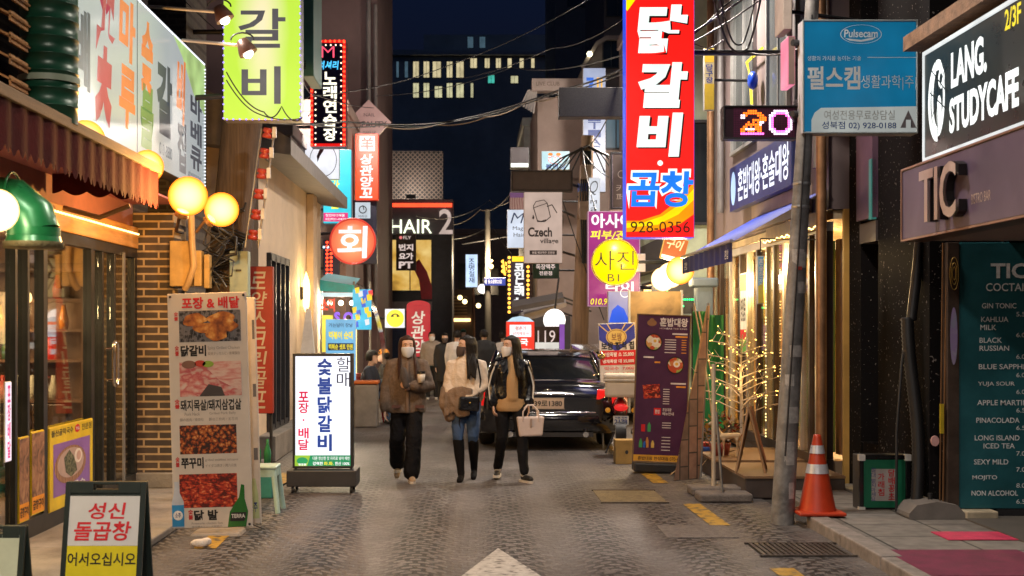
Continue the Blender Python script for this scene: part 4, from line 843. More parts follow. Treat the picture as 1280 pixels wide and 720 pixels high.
feet = ramp3('spicy_feet', [(.08, (.68, .30, .14)), (.25, (.60, .09, .03)), (.45, (.40, .025, .012)), (.7, (.08, .008, .006))], 24, 'CHUNK', .35, st=(.8, 1, 1.3), dist=1.4)
s = Sign('menu_banner', 'white standing banner with four grilled dish photos', px=(213, 366, 312, 660), d=BD, t=.012, face=vinyl, edge=vinyl, cat='banner', ry=R(-1.6))
s.t_('포장 & 배달', 231, 371, 303, 386, inkR, .035)
def pic(y0, y1, m, x0=227, x1=304): s.r_(x0, y0, x1, y1, m, k=1)
pic(388, 427, grill)
for k in range(14): s.line([(228 + k * 5.6, 389), (228 + k * 5.6 - (8 if k > 1 else 0), 426)], .5, mat('grill_wire', (.22, .21, .22), .4, .5), k=1.5)
for kk, (cx, cy_, rx, ry) in enumerate(((246, 399, 13, 7), (280, 400, 15, 8), (262, 410, 14, 7), (275, 418, 12, 7), (290, 407, 9, 6))):
    s.p_([(cx + 1.12 * rx * (1 + .18 * math.sin(3 * a + cx)) * math.cos(a), cy_ + 1.12 * ry * (1 + .2 * math.sin(2 * a + cy_)) * math.sin(a)) for a in [2 * math.pi * i / 18 for i in range(18)]], chick, k=3 + kk)
s.t_('숯불', 221, 389, 226, 400, inkR, .03, vert=True, k=1); s.t_('닭갈비', 228, 431, 260, 445, inkK, .04); s.t_('숯불', 221, 431, 226, 444, inkR, .03, vert=True)
s.t_('Spicy Grilled Chicken', 262, 433, 302, 438, inkB, 0); s.t_('炭焼タッカルビ / 香辣鷄排', 262, 440, 302, 444, inkB, 0)
pic(452, 495, pork, 226, 303); s.p_([(264, 452), (303, 452), (303, 490), (276, 476), (262, 462)], pork2, k=2)
s.c_(238, 455, 9, mat('garnish_brown', (.2, .1, .07), .5), 5, k=3); s.c_(252, 454, 7, mat('garnish_red', (.5, .05, .03), .5), 4); s.c_(262, 455, 7, mat('garnish_green', (.25, .4, .05), .5), 4); s.p_([(250, 495), (262, 480), (278, 484), (282, 495)], mat('slate_plate', (.06, .05, .05), .5))
s.t_('돼지목살/돼지삼겹살', 226, 499, 302, 513, inkK, .03, k=1); s.t_('숯불', 219, 498, 225, 510, inkR, .03, vert=True)
s.t_('Pork Neck', 231, 515, 250, 519, inkB, 0); s.t_('Grilled Pork Belly', 262, 515, 295, 519, inkB, 0); s.t_('豚の首肉 / 猪颈肉', 225, 522, 254, 526, inkB, 0); s.t_('豚の三枚肉 / 五花肉', 261, 522, 297, 526, inkB, 0)
pic(531, 567, octo, 224, 295); s.t_('쭈꾸미', 225, 571, 253, 585, inkK, .04); s.t_('숯불', 218, 570, 223, 583, inkR, .03, vert=True)
s.t_('grilled webfoot octopus', 255, 573, 296, 577, inkB, 0); s.t_('イイダコ焼き / 烤八爪鱼', 255, 580, 294, 584, inkB, 0)
pic(592, 634, feet, 222, 294); s.t_('닭 발', 239, 637, 269, 650, inkK, .04); s.t_('숯불', 232, 636, 238, 649, inkR, .03, vert=True)
s.t_('Fireworks chicken feet', 236, 652, 275, 655, inkB, 0); s.t_('激辛鷄モミジ / 火辣鸡爪', 236, 656.5, 274, 659, inkB, 0)
# bottles printed on the vinyl
s.p_([(209 + 3, 658), (209 + 3, 626), (215, 615), (216, 606), (215.5, 601), (221, 601), (221, 606), (222, 615), (227, 626), (227, 658)], mat('soju_pale', (.50, .54, .62), .3), k=3)
s.p_([(212, 657), (212, 630), (227, 630), (227, 657)], mat('soju_label_blue', (.03, .25, .55), .4), k=4); s.c_(219.5, 643, 6, inkW, k=5); s.t_('소주', 216, 640, 223, 646, inkN, .02, k=6)
s.p_([(281, 659), (284, 640), (296, 622), (299, 606), (303, 607), (303, 624), (307, 640), (304, 659)], mat('beer_green', (.03, .16, .035), .2), k=3); s.p_([(284, 652), (286, 641), (305, 641), (302, 652)], inkK, k=4); s.t_('TERRA', 286, 643, 303, 648, inkW, .02, k=5)
s.done(); r = s.root
q = MB(dsteel); q.cyl((-.28, .03, -.93), (.28, .03, .93), .008, n=8).cyl((.28, .03, -.93), (-.28, .03, .93), .008, n=8).cyl((0, .03, 0), (.0, .3, -.96), .01, n=8); q.build('stand_frame', r)
for x in (-.3, .3):
    for z in (-.94, .94): MB(black).ball((x, -.012, z), .012, 8, (1, .5, 1)).build('grommet', r)
o = MB(mat('water_base', (.30, .26, .22), .5, var=.15)).bx(-.21, .21, -.1, .22, 0, .085).build('base', r, loc=(0.02, .04, -1.085), bev=.03)
s2 = Sign('menu_banner', 'rear banner edge with a pale bottle peeking out behind the white dish banner', px=(298, 372, 323, 655), d=10.85, t=.012, face=mat('vinyl_grey', (.5, .46, .42), .45), edge=vinyl, cat='banner', ry=R(-1.6))
s2.r_(318, 400, 321, 424, inkG); s2.r_(317, 480, 321, 496, inkG); s2.r_(316, 560, 321, 575, inkG); s2.p_([(306, 648), (308, 618), (313, 598), (317, 598), (320, 618), (321, 648)], mat('soju_green_pale', (.36, .45, .25), .3)); s2.t_('소주', 308, 628, 319, 640, inkN, .01, k=3); s2.done()
MB(dsteel).cyl((0, .02, .9), (0, .25, -1.0), .01).cyl((-.05, .03, -.95), (.12, -.05, -1.0), .006).build('stand_frame', s2.root)
# --- A frame board
def aframe(label, x0, x1, ytop, d, h, texts, facem):
    w_ = (x1 - x0) / FPX * d; c = P((x0 + x1) / 2, ytop, d); ang = R(12)
    t = thing('sandwich_board', label, 'sandwich board', (c.x, d, .055 if c.x < -2.4 else 0)); z0 = t.location.z; H = c.z - z0
    fr = mat('board_green_black', (.012, .022, .02), .45)
    for sgn, nm in ((1, 'front'), (-1, 'back')):
        q = MB(fr); M = Matrix.Rotation(-ang * sgn, 4, 'X')
        def bb(a, b, z1, z2, y1=-.012, y2=.012):
            k = len(q.v); q.bx(a, b, y1, y2, z1 - H, z2 - H)
            for i in range(k, len(q.v)): p = M @ V(q.v[i]); q.v[i] = (p.x, p.y * 1 - .015 * sgn, p.z + H)
        e = .035
        bb(-w_ / 2, -w_ / 2 + e, 0, H); bb(w_ / 2 - e, w_ / 2, 0, H); bb(-w_ / 2 + e, -.08, H - .075, H); bb(.08, w_ / 2 - e, H - .075, H); bb(-.08, .08, H - .018, H); bb(-.08, .08, H - .075, H - .052)
        bb(-w_ / 2 + e, w_ / 2 - e, .04, H - .0751, -.006, .006)
        q.build('leg_frame', t, bev=.004)
        if sgn == 1:
            for name, (a, b, z1, z2), m in facem:
                q = MB(m); k0 = 0; q.bx(a * w_, b * w_, -.0095, -.0062, z1 * H - H, z2 * H - H)
                for i in range(len(q.v)): p = M @ V(q.v[i]); q.v[i] = (p.x, p.y - .015, p.z + H)
                q.build(name, t)
            q = MB()
            for (s_, a, b, z1, z2, m, off, sh) in texts: q.m(m); q.text(s_, a * w_, b * w_, z1 * H - H, z2 * H - H, -.0115, off, sh)
            for i in range(len(q.v)): p = M @ V(q.v[i]); q.v[i] = (p.x, p.y - .015, p.z + H)
            if q.v: q.build('lettering', t)
            else: pass
    return t
bw = mat('board_white', (.66, .67, .68), .4, var=.06); by = mat('board_yellow', (.72, .62, .02), .4, var=.08); br = mat('brush_red', (.62, .02, .03), .45)
aframe('black sandwich board with red brush lettering on white over yellow', 84, 184, 602, 8.3, .7,
       [('성신', -.20, .26, .66, .81, br, .02, .12), ('돌곱창', -.36, .34, .465, .64, br, .02, .12), ('어서오십시오', -.42, .42, .24, .36, inkK, .015, 0)],
       [('panel', (-.44, .44, .42, .87), bw), ('panel', (-.44, .44, .06, .419), by)])
aframe('black sandwich board with a blank pale panel beside the brush lettered board', -55, 34, 657, 8.0, .6, [], [('panel', (-.44, .44, .06, .86), mat('board_pale_green', (.5, .56, .44), .4, var=.1))])
# --- posters on the doors
def doorposter(label, y0, y1, z0, z1, build):
    s = Sign('window_poster', label, c=(FX + .03, (y0 + y1) / 2, (z0 + z1) / 2), rz=R(90), w=y1 - y0, h=z1 - z0, t=.008, face=mat('poster_yellow', (.68, .50, .02), .4), edge=mat('poster_yellow', (.68, .50, .02), .4), cat='poster'); build(s); s.done(); return s
def mk(s):
    s.t_('돌산골막국수', 4, 4, 52, 12, inkK, .02); s.c_(62, 8, 6, inkR, 5); s.t_('맛집', 58, 6, 66, 10, inkW, .01, k=2); s.t_('전문점', 72, 4, 96, 12, inkK, .01, k=1)
    s.r_(8, 21, 92, 84, mat('poster_violet', (.24, .12, .40), .4), k=1); s.c_(46, 50, 36, ramp3('wood_bowl', [(.3, (.16, .07, .04)), (.6, (.4, .22, .14))], 8, 'WAVE', .4), 23, k=2); s.c_(46, 48, 30, mat('broth', (.45, .33, .30), .4), 18, k=3)
    s.p_([(30, 40), (42, 32), (55, 44), (60, 60), (46, 66), (34, 58)], ramp3('seaweed', [(.4, (.01, .02, .01)), (.6, (.2, .2, .12))], 40), k=4); s.c_(62, 42, 9, mat('egg_white', (.75, .68, .62), .4), 9, k=5); s.c_(63, 42, 5, mat('egg_pale', (.55, .35, .3), .4), 6, k=6)
    s.t_('막국수', 34, 72, 78, 81, inkW, .03, k=7)
doorposter('yellow and violet noodle poster with a bowl on the glass door', 10.48, 11.68, .18, .88, mk)
def mk2(s):
    s.r_(2, 2, 98, 78, ramp3('pig_feet', [(.3, (.05, .025, .015)), (.5, (.25, .12, .07)), (.7, (.4, .24, .14))], 8, 'NOISE', .4, dist=1.5), k=1); s.r_(2, 78, 98, 98, mat('poster_orange', (.75, .28, .01), .4), k=1); s.t_('곱창구이', 8, 82, 92, 94, inkK, .03, k=2)
doorposter('dark meat poster with orange band on the door pane beside the pink glowing poster', 9.78, 10.0, .2, .86, mk2); doorposter('dark meat poster with orange band next to the door frame', 10.06, 10.36, .22, .88, mk2)
s = Sign('window_poster', 'pink and white vertical poster glowing on the glass beside the meat posters', c=(FX + .03, 9.56, 1.0), rz=R(90), w=.12, h=.6, t=.01, face=emi('pink_white_poster', (.95, .8, .9), .8), edge=whitep, cat='poster'); s.t_('포장배달', 25, 4, 75, 96, emi('magenta_letters', (.8, .02, .2), .8, False), .03, vert=True); s.done()
# --- illuminated sign on wheels
WD = 13.25
s = Sign('standing_lightbox', 'white glowing standing lightbox on a black wheeled base', px=(366, 442, 441, 585), d=WD, t=.16, face=emi('white_lightbox', (.86, .90, 1), 1.0, True, .1, 2), edge=black, rim=.022, rimm=black)
bl = emi('navy_letters', (.02, .06, .30), .9, False); pk_ = emi('crimson_letters', (.75, .01, .07), .9, False)
s.t_('숯불닭갈비', 397, 447, 415, 565, bl, .035, vert=True, gap=.1); s.t_('할매', 421, 446, 438, 484, mat('dark_navy_letters', (.02, .03, .1), .5), .0, vert=True, gap=.06)
s.t_('포장', 373, 489, 386, 517, pk_, .025, vert=True, gap=.06); s.c_(379.5, 525, 1.3, pk_); s.t_('배달', 373, 534, 386, 563, pk_, .025, vert=True, gap=.06)
s.r_(368.5, 569, 438.5, 582.5, emi('green_strip', (.02, .32, .12), .8, False), k=1); s.p_([(368.5, 569), (388, 569), (384, 582.5), (368.5, 582.5)], emi('lime_strip', (.35, .6, .05), .8, False), k=2); s.c_(378, 576, 7, emi('emblem_green', (.03, .35, .12), .8, False), 4.5, k=3)
ew = emi('white_letters', (1, 1, 1), .95, False); ey = emi('yellow_letters', (1, .85, .05), .95, False)
s.t_('다른 한산한 맛 자리로 넣어 매번', 391, 570.5, 437, 575, ew, .01, k=3); s.t_('강력한', 391, 577, 404, 581.5, ew, .02); s.t_('화.화.', 405, 577, 417, 581.5, ey, .02); s.t_('한산 100%', 419, 577, 437, 581.5, ew, .02); s.t_('청정원', 373, 579, 383, 582, ew, .02, k=4)
s.done(); r = s.root; hz = s.c[2]; bx_ = MB(mat('trolley_black', (.03, .03, .034), .5)).bx(-.36, .36, -.2, .2, .07 - hz, .235 - hz).build('base', r, bev=.01)
for x in (-.29, .29): MB(dsteel).cyl((x, 0, .235 - hz), (x, 0, -s.h / 2 + .01), .014).build('post', r)
for x in (-.3, .3):
    for y in (-.15, .15): MB(black).cyl((x - .012, y, .035 - hz), (x + .012, y, .035 - hz), .035, n=14).build('wheel', r)
q = MB(black); q.tube([(-.36, 0, .1 - hz), (-.5, .1, .02 - hz), (-.75, .3, .015 - hz), (-1.0, .2, .02 - hz), (-1.2, .6, .02 - hz)], .01, 6); q.build('cable', r)
# --- crumpled tissue, stool, leaflet stand
q = MB(mat('tissue_white', (.68, .60, .54), .8, bump=.8, bsc=30)); q.ball((0, 0, .035), .05, 14, (1.6, .75, .7)); q.ball((.05, .01, .045), .04, 12, (1, .9, .9))
o = shell(q, .012, 'crumpled_tissue', None, mat('tissue_white', (.68, .60, .54)), 2, tuple(P(250, 686, GD(686)) if False else V((X(250, 9.9), 9.9, 0)))); tag(o, 'crumpled white paper lying on the road near the menu banner', 'litter')
pg = mat('mint_plastic', (.36, .52, .48), .4)
t = thing('plastic_stool', 'mint green plastic stool standing behind the menu banner', 'stool', (X(328, 11.9), 11.9, 0))
MB(pg).bx(-.15, .15, -.15, .15, .40, .43).build('seat', t, bev=.012)
for sx in (-1, 1):
    for sy in (-1, 1): MB(pg).tube([(sx * .12, sy * .12, .4), (sx * .17, sy * .17, 0)], [(.028, .02), (.024, .018)], 8).build('leg', t)
q = MB(pg)
for s_ in (-1, 1): q.bx(-.13, .13, s_ * .135 - .008, s_ * .135 + .008, .33, .4).bx(s_ * .135 - .008, s_ * .135 + .008, -.13, .13, .33, .4)
q.build('apron', t)
t = thing('leaflet_stand', 'slim leaning white folded leaflet stand below the wall sconce', 'leaflet stand', (X(383, 19.6), 19.6, 1.25)); q = MB(whitep); q.add([(-.1, 0, 0), (.12, 0, 0), (.05, .1, .75), (-.02, .1, .75), (-.1, .2, 0), (.12, .2, 0)], [(0, 1, 2, 3), (4, 3, 2, 5), (0, 3, 4), (1, 5, 2)]); q.build('panel', t)
MB(dsteel).cyl((-.08, .1, -1.25), (-.08, .1, .0), .012).cyl((.1, .1, -1.25), (.1, .1, 0), .012).bx(-.2, .2, 0, .2, -1.25, -1.22).build('stand', t)
t = thing('bottle_crate', 'teal crate of drink bottles stacked low behind the menu banner', 'crate', (X(322, 12.9), 12.9, .0)); MB(mat('crate_teal', (.04, .25, .25), .5)).bx(-.17, .17, -.15, .15, 0, .3).build('body', t, bev=.012)
for k in range(3): MB(mat('bottle_green_glass', (.03, .2, .08), .15)).lathe([(0, 0), (.035, 0), (.037, .16), (.014, .23), (.014, .28), (0, .28)], (-.1 + .1 * k, 0, .3), 12).build('bottle', t)
# ================================================================== right side things
# --- steel pole with stickers
t = thing('steel_pole', 'scuffed grey steel utility pole plastered with stickers beside the cone', 'utility pole', (2.69, 11.1, .0)); tp = V((.39, 0, 6.8))
pm = mat('scuffed_steel', (.21, .205, .20), .55, .2, var=.5, sc=5, bump=.3, bsc=22)
MB(pm).tube([(0, 0, 0), tuple(tp * .5), tuple(tp)], [.100, .068, .036], 24).build('shaft', t)
mat('torn_paper', (.42, .40, .38), .7, var=.3, sc=20)
for (z, a0, wd, h) in ((.62, -1.5, .09, .1), (.95, -1.2, .1, .07), (1.5, -1.35, .12, .05), (.3, -1.1, .06, .07), (2.3, -1.6, .13, .08), (2.05, -.9, .11, .05), (1.25, -1.9, .08, .05)):
    c = tp * (z / 6.8); r = .1 - .0094 * z + .0015; q = MB(MATS['torn_paper'])
    q.grid(lambda u, v: (c.x + r * math.cos(a0 + (u - .5) * wd / r), r * math.sin(a0 + (u - .5) * wd / r), z + h * (v - .5) * 2), 6, 1); q.build('sticker', t)
for z in (2.75, 2.95, 3.9, 4.2):
    q = MB(steel); c = tp * (z / 6.8); r = .1 - .0094 * z; q.lathe([(r + .002, z - .012), (r + .006, z), (r + .002, z + .012)], (c.x, 0, 0), 20); q.build('band', t)
q = MB(dsteel); q.tube([(0, -.105, .6), (.12, -.088, 2.4), (.24, -.068, 4.4)], .008, 6); q.build('cable', t)
q = MB(mat('red_sticker', (.5, .06, .04), .5)).bx(.1, .15, -.088, -.085, 2.2, 2.23); q.build('label_sticker', t)
# street light added on the same pole, unseen above the view, brightens the road
t = thing('street_lamp', 'street lamp head on an arm high on the steel pole', 'street lamp', (3.05, 11.1, 6.3))
MB(steel).tube([(0, 0, 0), (-.6, -.2, .35), (-1.5, -.5, .45)], .035, 10).build('arm', t); MB(dsteel).box((-1.8, -.6, .44), (.7, .28, .09)).build('lamp_head', t, bev=.03)
MB(emi('street_led', (1, .86, .66), 8)).box((-1.8, -.6, .388), (.5, .18, .01)).build('lamp_lens', t)
lamp('street_light', t, (-1.8, -.6, .34), STREET, (1, .88, .76), 'SPOT', .25, rot=(0, 0, 0), spot=R(150))
def added_street_lamp(label, x, y, z, dx, pw, col=(1, .88, .76), pole=True, kind='SPOT'):  # unseen lamp added to brighten the street
    t = thing('street_lamp', label, 'street lamp', (x, y, 0 if pole else z), 0, 'street lamps'); h = z if pole else 0
    if pole: MB(steel).cyl((0, 0, 0), (0, 0, z), .07, .05).build('pole', t)
    MB(steel).tube([(0, 0, h), (dx * .4, 0, h + .25), (dx * .8, 0, h + .3)], .03, 8).build('arm', t); MB(dsteel).box((dx, 0, h + .3), (.6, .26, .08)).build('lamp_head', t, bev=.02)
    MB(emi('street_led', (1, .86, .66), 8)).box((dx, 0, h + .253), (.45, .18, .01)).build('lamp_lens', t); lamp('street_light', t, (dx, 0, h + .2), pw, col, kind, .25, spot=R(158))
added_street_lamp('street lamp on a pole at the restaurant kerb behind the viewer', -2.3, 2.5, 6.2, 1.2, 1400)
added_street_lamp('street lamp on a pole at the bar side kerb behind the viewer', 2.8, -3, 6.5, -1.3, 1400)
added_street_lamp('street lamp bracketed high on the lunch shop above the tall red sign', 3.75, 17, 6.5, -1.3, 1400, pole=False)
added_street_lamp('street lamp bracketed at the brown shop house behind the tall red sign', 3.75, 26.55, 5.9, -.5, 800, pole=False, kind='POINT')  # this and the next added to light far walls, hidden by signs
added_street_lamp('street lamp bracketed on the stall row house behind the lime sign', -3.25, 25.5, 5.9, .45, 600, pole=False, kind='POINT')
# --- cone
t = thing('traffic_cone', 'orange traffic cone with two silver bands beside the steel pole', 'traffic cone', (2.98, 11.05, .1))
om = mat('cone_orange', (.48, .042, .010), .45, var=.15, sc=6)
MB(om).bx(-.2, .2, -.2, .2, 0, .03).build('base', t, bev=.012); MB(om).lathe([(.16, .03), (.15, .07), (.035, .66), (.03, .68), (0, .685)], (0, 0, 0), 28).build('body', t)
sv = mat('reflective_silver', (.62, .62, .66), .3, .3, var=.15, sc=12)
for a, b in ((.35, .43), (.52, .59)): r0, r1 = .15 - (a - .07) * .195 + .004, .15 - (b - .07) * .195 + .004; MB(sv).lathe([(r0, a), (r1, b)], (0, 0, 0), 28, cap=False).build('band', t)
# --- blue company sign on the pole
teal = emi('faded_cyan_panel', (.004, .115, .225), .8)
s = Sign('hanging_sign', 'square blue company sign with white Korean lettering bolted on the steel pole', px=(1003, 25, 1147, 167), d=11.0, t=.16, face=teal, edge=mat('sign_side_white', (.45, .45, .5), .5), rim=.012, rimm=mat('sign_rim_grey', (.35, .4, .42), .5))
sw = mat('sign_white_letters', (.72, .74, .76), .45)
s.ring(1076, 43, 26, 1, sw, 12); s.t_('Pulsecam', 1055, 37, 1097, 47, sw, .02, .05); s.p_([(1056, 48), (1076, 50), (1097, 46), (1090, 50), (1076, 52.5), (1062, 51)], sw)
s.t_('생활의 가치를 높이는 기술', 1009, 70, 1076, 76, sw, .0); s.r_(1084, 71.6, 1145, 72.4, sw); s.t_('펄스캠', 1009, 83, 1075, 112, sw, .025); s.t_('생활과학|주|', 1076, 94, 1145, 113, sw, .0)
s.p_([(1014, 164), (1014, 150), (1018, 141), (1026, 135), (1146, 133), (1146, 165), (1014, 165)], emi('sign_cream_band', (.36, .38, .36), .8, False), k=1); s.t_('성북점 02) 928-0188', 1027, 152, 1120, 163, mat('sign_navy_letters', (.02, .06, .25), .45), .01, k=2)
s.t_('여성전용무료상담실', 1030, 138, 1118, 150, mat('sign_ghost_letters', (.36, .38, .37), .45), .0, k=2); gy = mat('sign_grey_symbol', (.22, .2, .22), .45); s.p_([(1125, 160), (1135, 138), (1145, 160)], gy, k=2); s.p_([(1132, 160), (1132, 150), (1138, 150), (1138, 160)], MATS['sign_cream_band'], k=3)
s.done(); s.bracket([((2.78, 11.1, Z(50, 11)), (2.9, 11.15, Z(50, 11))), ((2.78, 11.1, Z(140, 11)), (2.9, 11.15, Z(140, 11)))], .03)
# --- LED matrix sign
s = Sign('led_sign', 'small dark LED matrix sign showing pink and orange dots', px=(904, 132, 998, 174), d=11.5, t=.14, face=mat('led_panel', (.02, .008, .014), .4), edge=black, rim=.012, rimm=black)
dots = {'o': emi('led_orange', (1, .13, .01), 3.0), 'p': emi('led_pink', (1, .10, .55), 4.0), 'w': emi('led_white', (1, .75, .95), 2.2), 'd': mat('led_off', (.07, .012, .04), .4)}
art = ["..........................", "......oooo.......wwwwww..", "....oooooooo....wwppppww.", "...wwo....ooo..wwp....pww", "...ww......ooo.wp......pw", "........oooooo.wp......pw", "......o.o.oww..wp......pw", ".....oooooow...wp......pw", "....oo.o.ooo...wp......pw", "...oowwwwooo...wwp....pww", "...oo.ooo.oo....wwppppww.", "...pppppppppp....wwwwww..", ".........................."]
bq = {k: MB(m) for k, m in dots.items()}
for j, row in enumerate(art):
    for i in range(26):
        ch = row[i] if i < len(row) else '.'; k = ch if ch in dots else 'd'
        cx, cz = s.x(918 + i * 2.95), s.z(136 + j * 2.85); a = .0085
        bq[k].poly([(cx - a, cz - a), (cx + a, cz - a), (cx + a, cz + a), (cx - a, cz + a)], s.y())
for k, q in bq.items(): q.build('led_dots', s.root)
s.bracket([((X(996, 11.5), 11.55, Z(150, 11.5)), (2.78, 11.15, Z(150, 11.5)))], .025)
s.done()
# --- cafe sign and bar sign on the fascia
s = Sign('cafe_sign', 'black study cafe fascia sign with bold white letters and a face emblem', c=(3.72, 9.18, 3.485), rz=R(-90), w=2.37, h=.89, t=.12, face=mat('cafe_black', (.022, .030, .028), .3), edge=mat('cafe_edge', (.1, .09, .08), .5), rim=.03, rimm=emi('cafe_line', (.9, .95, .95), .75, False))
cw = emi('cafe_white', (.95, 1, .98), 1.0, True)
s.t_('LANG.', 25.5, 15, 54, 46, cw, .04, ext=.0); s.t_('STUDYCAFE', 24, 54, 76.5, 84, cw, .04); s.t_('2/3F', 67, 6, 78, 22, emi('cafe_yellow', (1, .8, .02), .9, False), .02)
s.ring(13.5, 50, 8.6, 2.2, cw, 36, a0=90, a1=290); s.ring(14, 48, 6, 1.5, cw, 34); s.c_(17, 32, 2.8, cw, 9); s.c_(17, 32, 1.3, MATS['cafe_black'], 4.5, k=3); s.c_(15, 62, 2.2, cw, 16, k=1)
ck = MATS['cafe_black']
for a, b in (((8, 20), (22, 46)), ((7, 40), (21, 60)), ((12.5, 14), (14.5, 86)), ((21, 24), (9.5, 62))): s.line([a, b], .5, ck, k=4)
s.done()
s = Sign('bar_sign', 'dark glossy bar fascia with raised metal letters', c=(3.66, 9.29, 2.71), rz=R(-90), w=2.6, h=.60, t=.2, face=ramp3('bar_gloss', [(.3, (.06, .042, .085)), (.6, (.11, .08, .14))], 1.2, rough=.12), edge=mat('bar_edge', (.12, .07, .05), .4, .3), rim=.018, rimm=mat('bar_rim', (.30, .17, .12), .4, .5))  # violet reflected light put into the panel colour
bz = mat('bronze_letters', (.52, .42, .36), .35, .5); dkl = mat('letter_side', (.03, .025, .025), .4, .5)
s.t_('TIC', 25, 16, 54, 84, dkl, .02, ext=.03, k=1); s.t_('TIC', 25, 16, 54, 84, bz, .02, k=56); s.t_('BISTRO BAR', 57, 60, 70, 72, bz, 0, k=1); s.done()
MB(mat('bar_underside', (.25, .18, .15), .5)).bx(-1.29, 1.29, .1, .9, -.29, -.27).build('underside', s.root)
s = Sign('emblem_board', 'black board with gold ring emblems next to the bar fascia', c=(3.7, 7.7, 2.95), rz=R(-90), w=.4, h=1.0, t=.12, face=blackg, edge=black); go = mat('gold_line', (.5, .32, .08), .35, .6); s.ring(35, 30, 26, 3, go, 13); s.ring(35, 70, 26, 3, go, 13); s.r_(6, 47, 60, 52, emi('amber_bar', (1, .45, .02), 1.2, False)); s.done()
# spot on beam
t = thing('arm_spotlight', 'small black spotlight clamped above the cafe sign', 'spotlight', tuple(P(1180, 22, 10.3))); q = MB(black); q.cyl((.05, 0, .05), (-.08, 0, -.06), .035, .045); q.cyl((.05, 0, .05), (.18, 0, .02), .014); q.build('lamp_head', t); MB(emi('pink_spot', (1, .25, .4), 4)).ball((-.09, -.01, -.065), .03, 8).build('bulb', t)
# --- teal cocktail board
t5 = mat('teal_board', (.018, .115, .14), .4, var=.25, sc=2.5)
s = Sign('cocktail_board', 'tall teal cocktail menu board with chalky lettering', px=(1199, 303, 1320, 636), d=10.9, t=.12, face=t5, edge=t5, cat='menu board')
ch = mat('chalk_white', (.80, .84, .86), .7, var=.15, sc=30)
s.t_('TIC TOC', 1240, 329, 1330, 348, ch, .03) if False else s.t_('TIC', 1238, 329, 1284, 348, ch, .03)
s.t_('COCTAIL', 1232, 354, 1286, 364, ch, .01)
for tx, x0, x1, y in (('GIN TONIC', 1227, 1270, 379), ('KAHLUA', 1226, 1260, 396), ('MILK', 1225, 1245, 406), ('BLACK', 1224, 1252, 422), ('RUSSIAN', 1224, 1261, 432), ('BLUE SAPPHIRE', 1223, 1292, 455), ('YUJA SOUR', 1222, 1268, 477), ('APPLE MARTINI', 1221, 1287, 500), ('PINACOLADA', 1220, 1274, 522), ('LONG ISLAND', 1218, 1274, 544), ('ICED TEA', 1229, 1268, 554), ('SEXY MILD', 1217, 1260, 574), ('MOJITO', 1215, 1246, 594), ('NON ALCOHOL', 1214, 1272, 613)): s.t_(tx, x0, y, x1, y + 6.5, ch, .01)
for v, y in (('5.5', 390), ('6.0', 416), ('6.0', 443), ('6.0', 466), ('6.0', 487), ('6.5', 510), ('6.5', 532), ('7.0', 564), ('7.0', 584), ('8.0', 604), ('6.5', 624)): s.t_(v, 1270, y, 1281, y + 5.5, ch, .0)
s.done()
pn = MB(mat('bronze_panel', (.10, .07, .055), .4, .4, var=.3)); xx0 = s.x(1184); xx1 = s.x(1198.5); pn.bx(xx0, xx1, -.07, .05, -s.h / 2, s.h / 2).build('side_panel', s.root, bev=.004)
q = MB(ramp3('iridescent_disc', [(.3, (.28, .38, .45)), (.5, (.35, .26, .52)), (.7, (.45, .5, .52))], 6, 'NOISE', .15)); q.poly([(s.x(1191.5 + 4.6 * math.cos(a)), s.z(420 + 36 * math.sin(a))) for a in [2 * math.pi * i / 28 for i in range(28)]], -.074); q.build('disc', s.root)
q = MB(go)
for rr in (6, 4, 2.4): q.tube([(s.x(1192 + rr * .9 * math.cos(a)), -.074, s.z(342 + rr * 3.4 * math.sin(a))) for a in [2 * math.pi * i / 24 for i in range(25)]], .003, 5)
q.build('ornament', s.root)
q = MB(mat('old_cream_block', (.45, .38, .27), .7, var=.3, sc=6)); q.bx(s.x(1200), s.x(1240), -.2, .1, .09 - s.c[2], -s.h / 2 - .003); q.build('base', s.root, bev=.012)
q = MB(dsteel); q.bx(s.x(1246), s.x(1320), -.05, .4, .1 - s.c[2], .27 - s.c[2]); q.build('stand', s.root)
q = MB(brz); q.cyl((s.x(1181), -.02, -s.h / 2), (s.x(1186), -.02, s.h / 2), .01).cyl((s.x(1178), -.0, -s.h / 2), (s.x(1182), -.0, s.h / 2), .008); q.build('rod', s.root)
MB(mat('yellow_tag', (.5, .38, .02), .5)).bx(s.x(1176), s.x(1180), -.06, -.03, s.z(542), s.z(505)).build('tag', s.root); q = MB(mat('pink_disc', (.6, .35, .33), .5)); q.poly([(s.x(1168 + 5 * math.cos(a)), s.z(551 + 6.5 * math.sin(a))) for a in [2 * math.pi * i / 20 for i in range(20)]], -.08, -.06); q.build('badge', s.root)
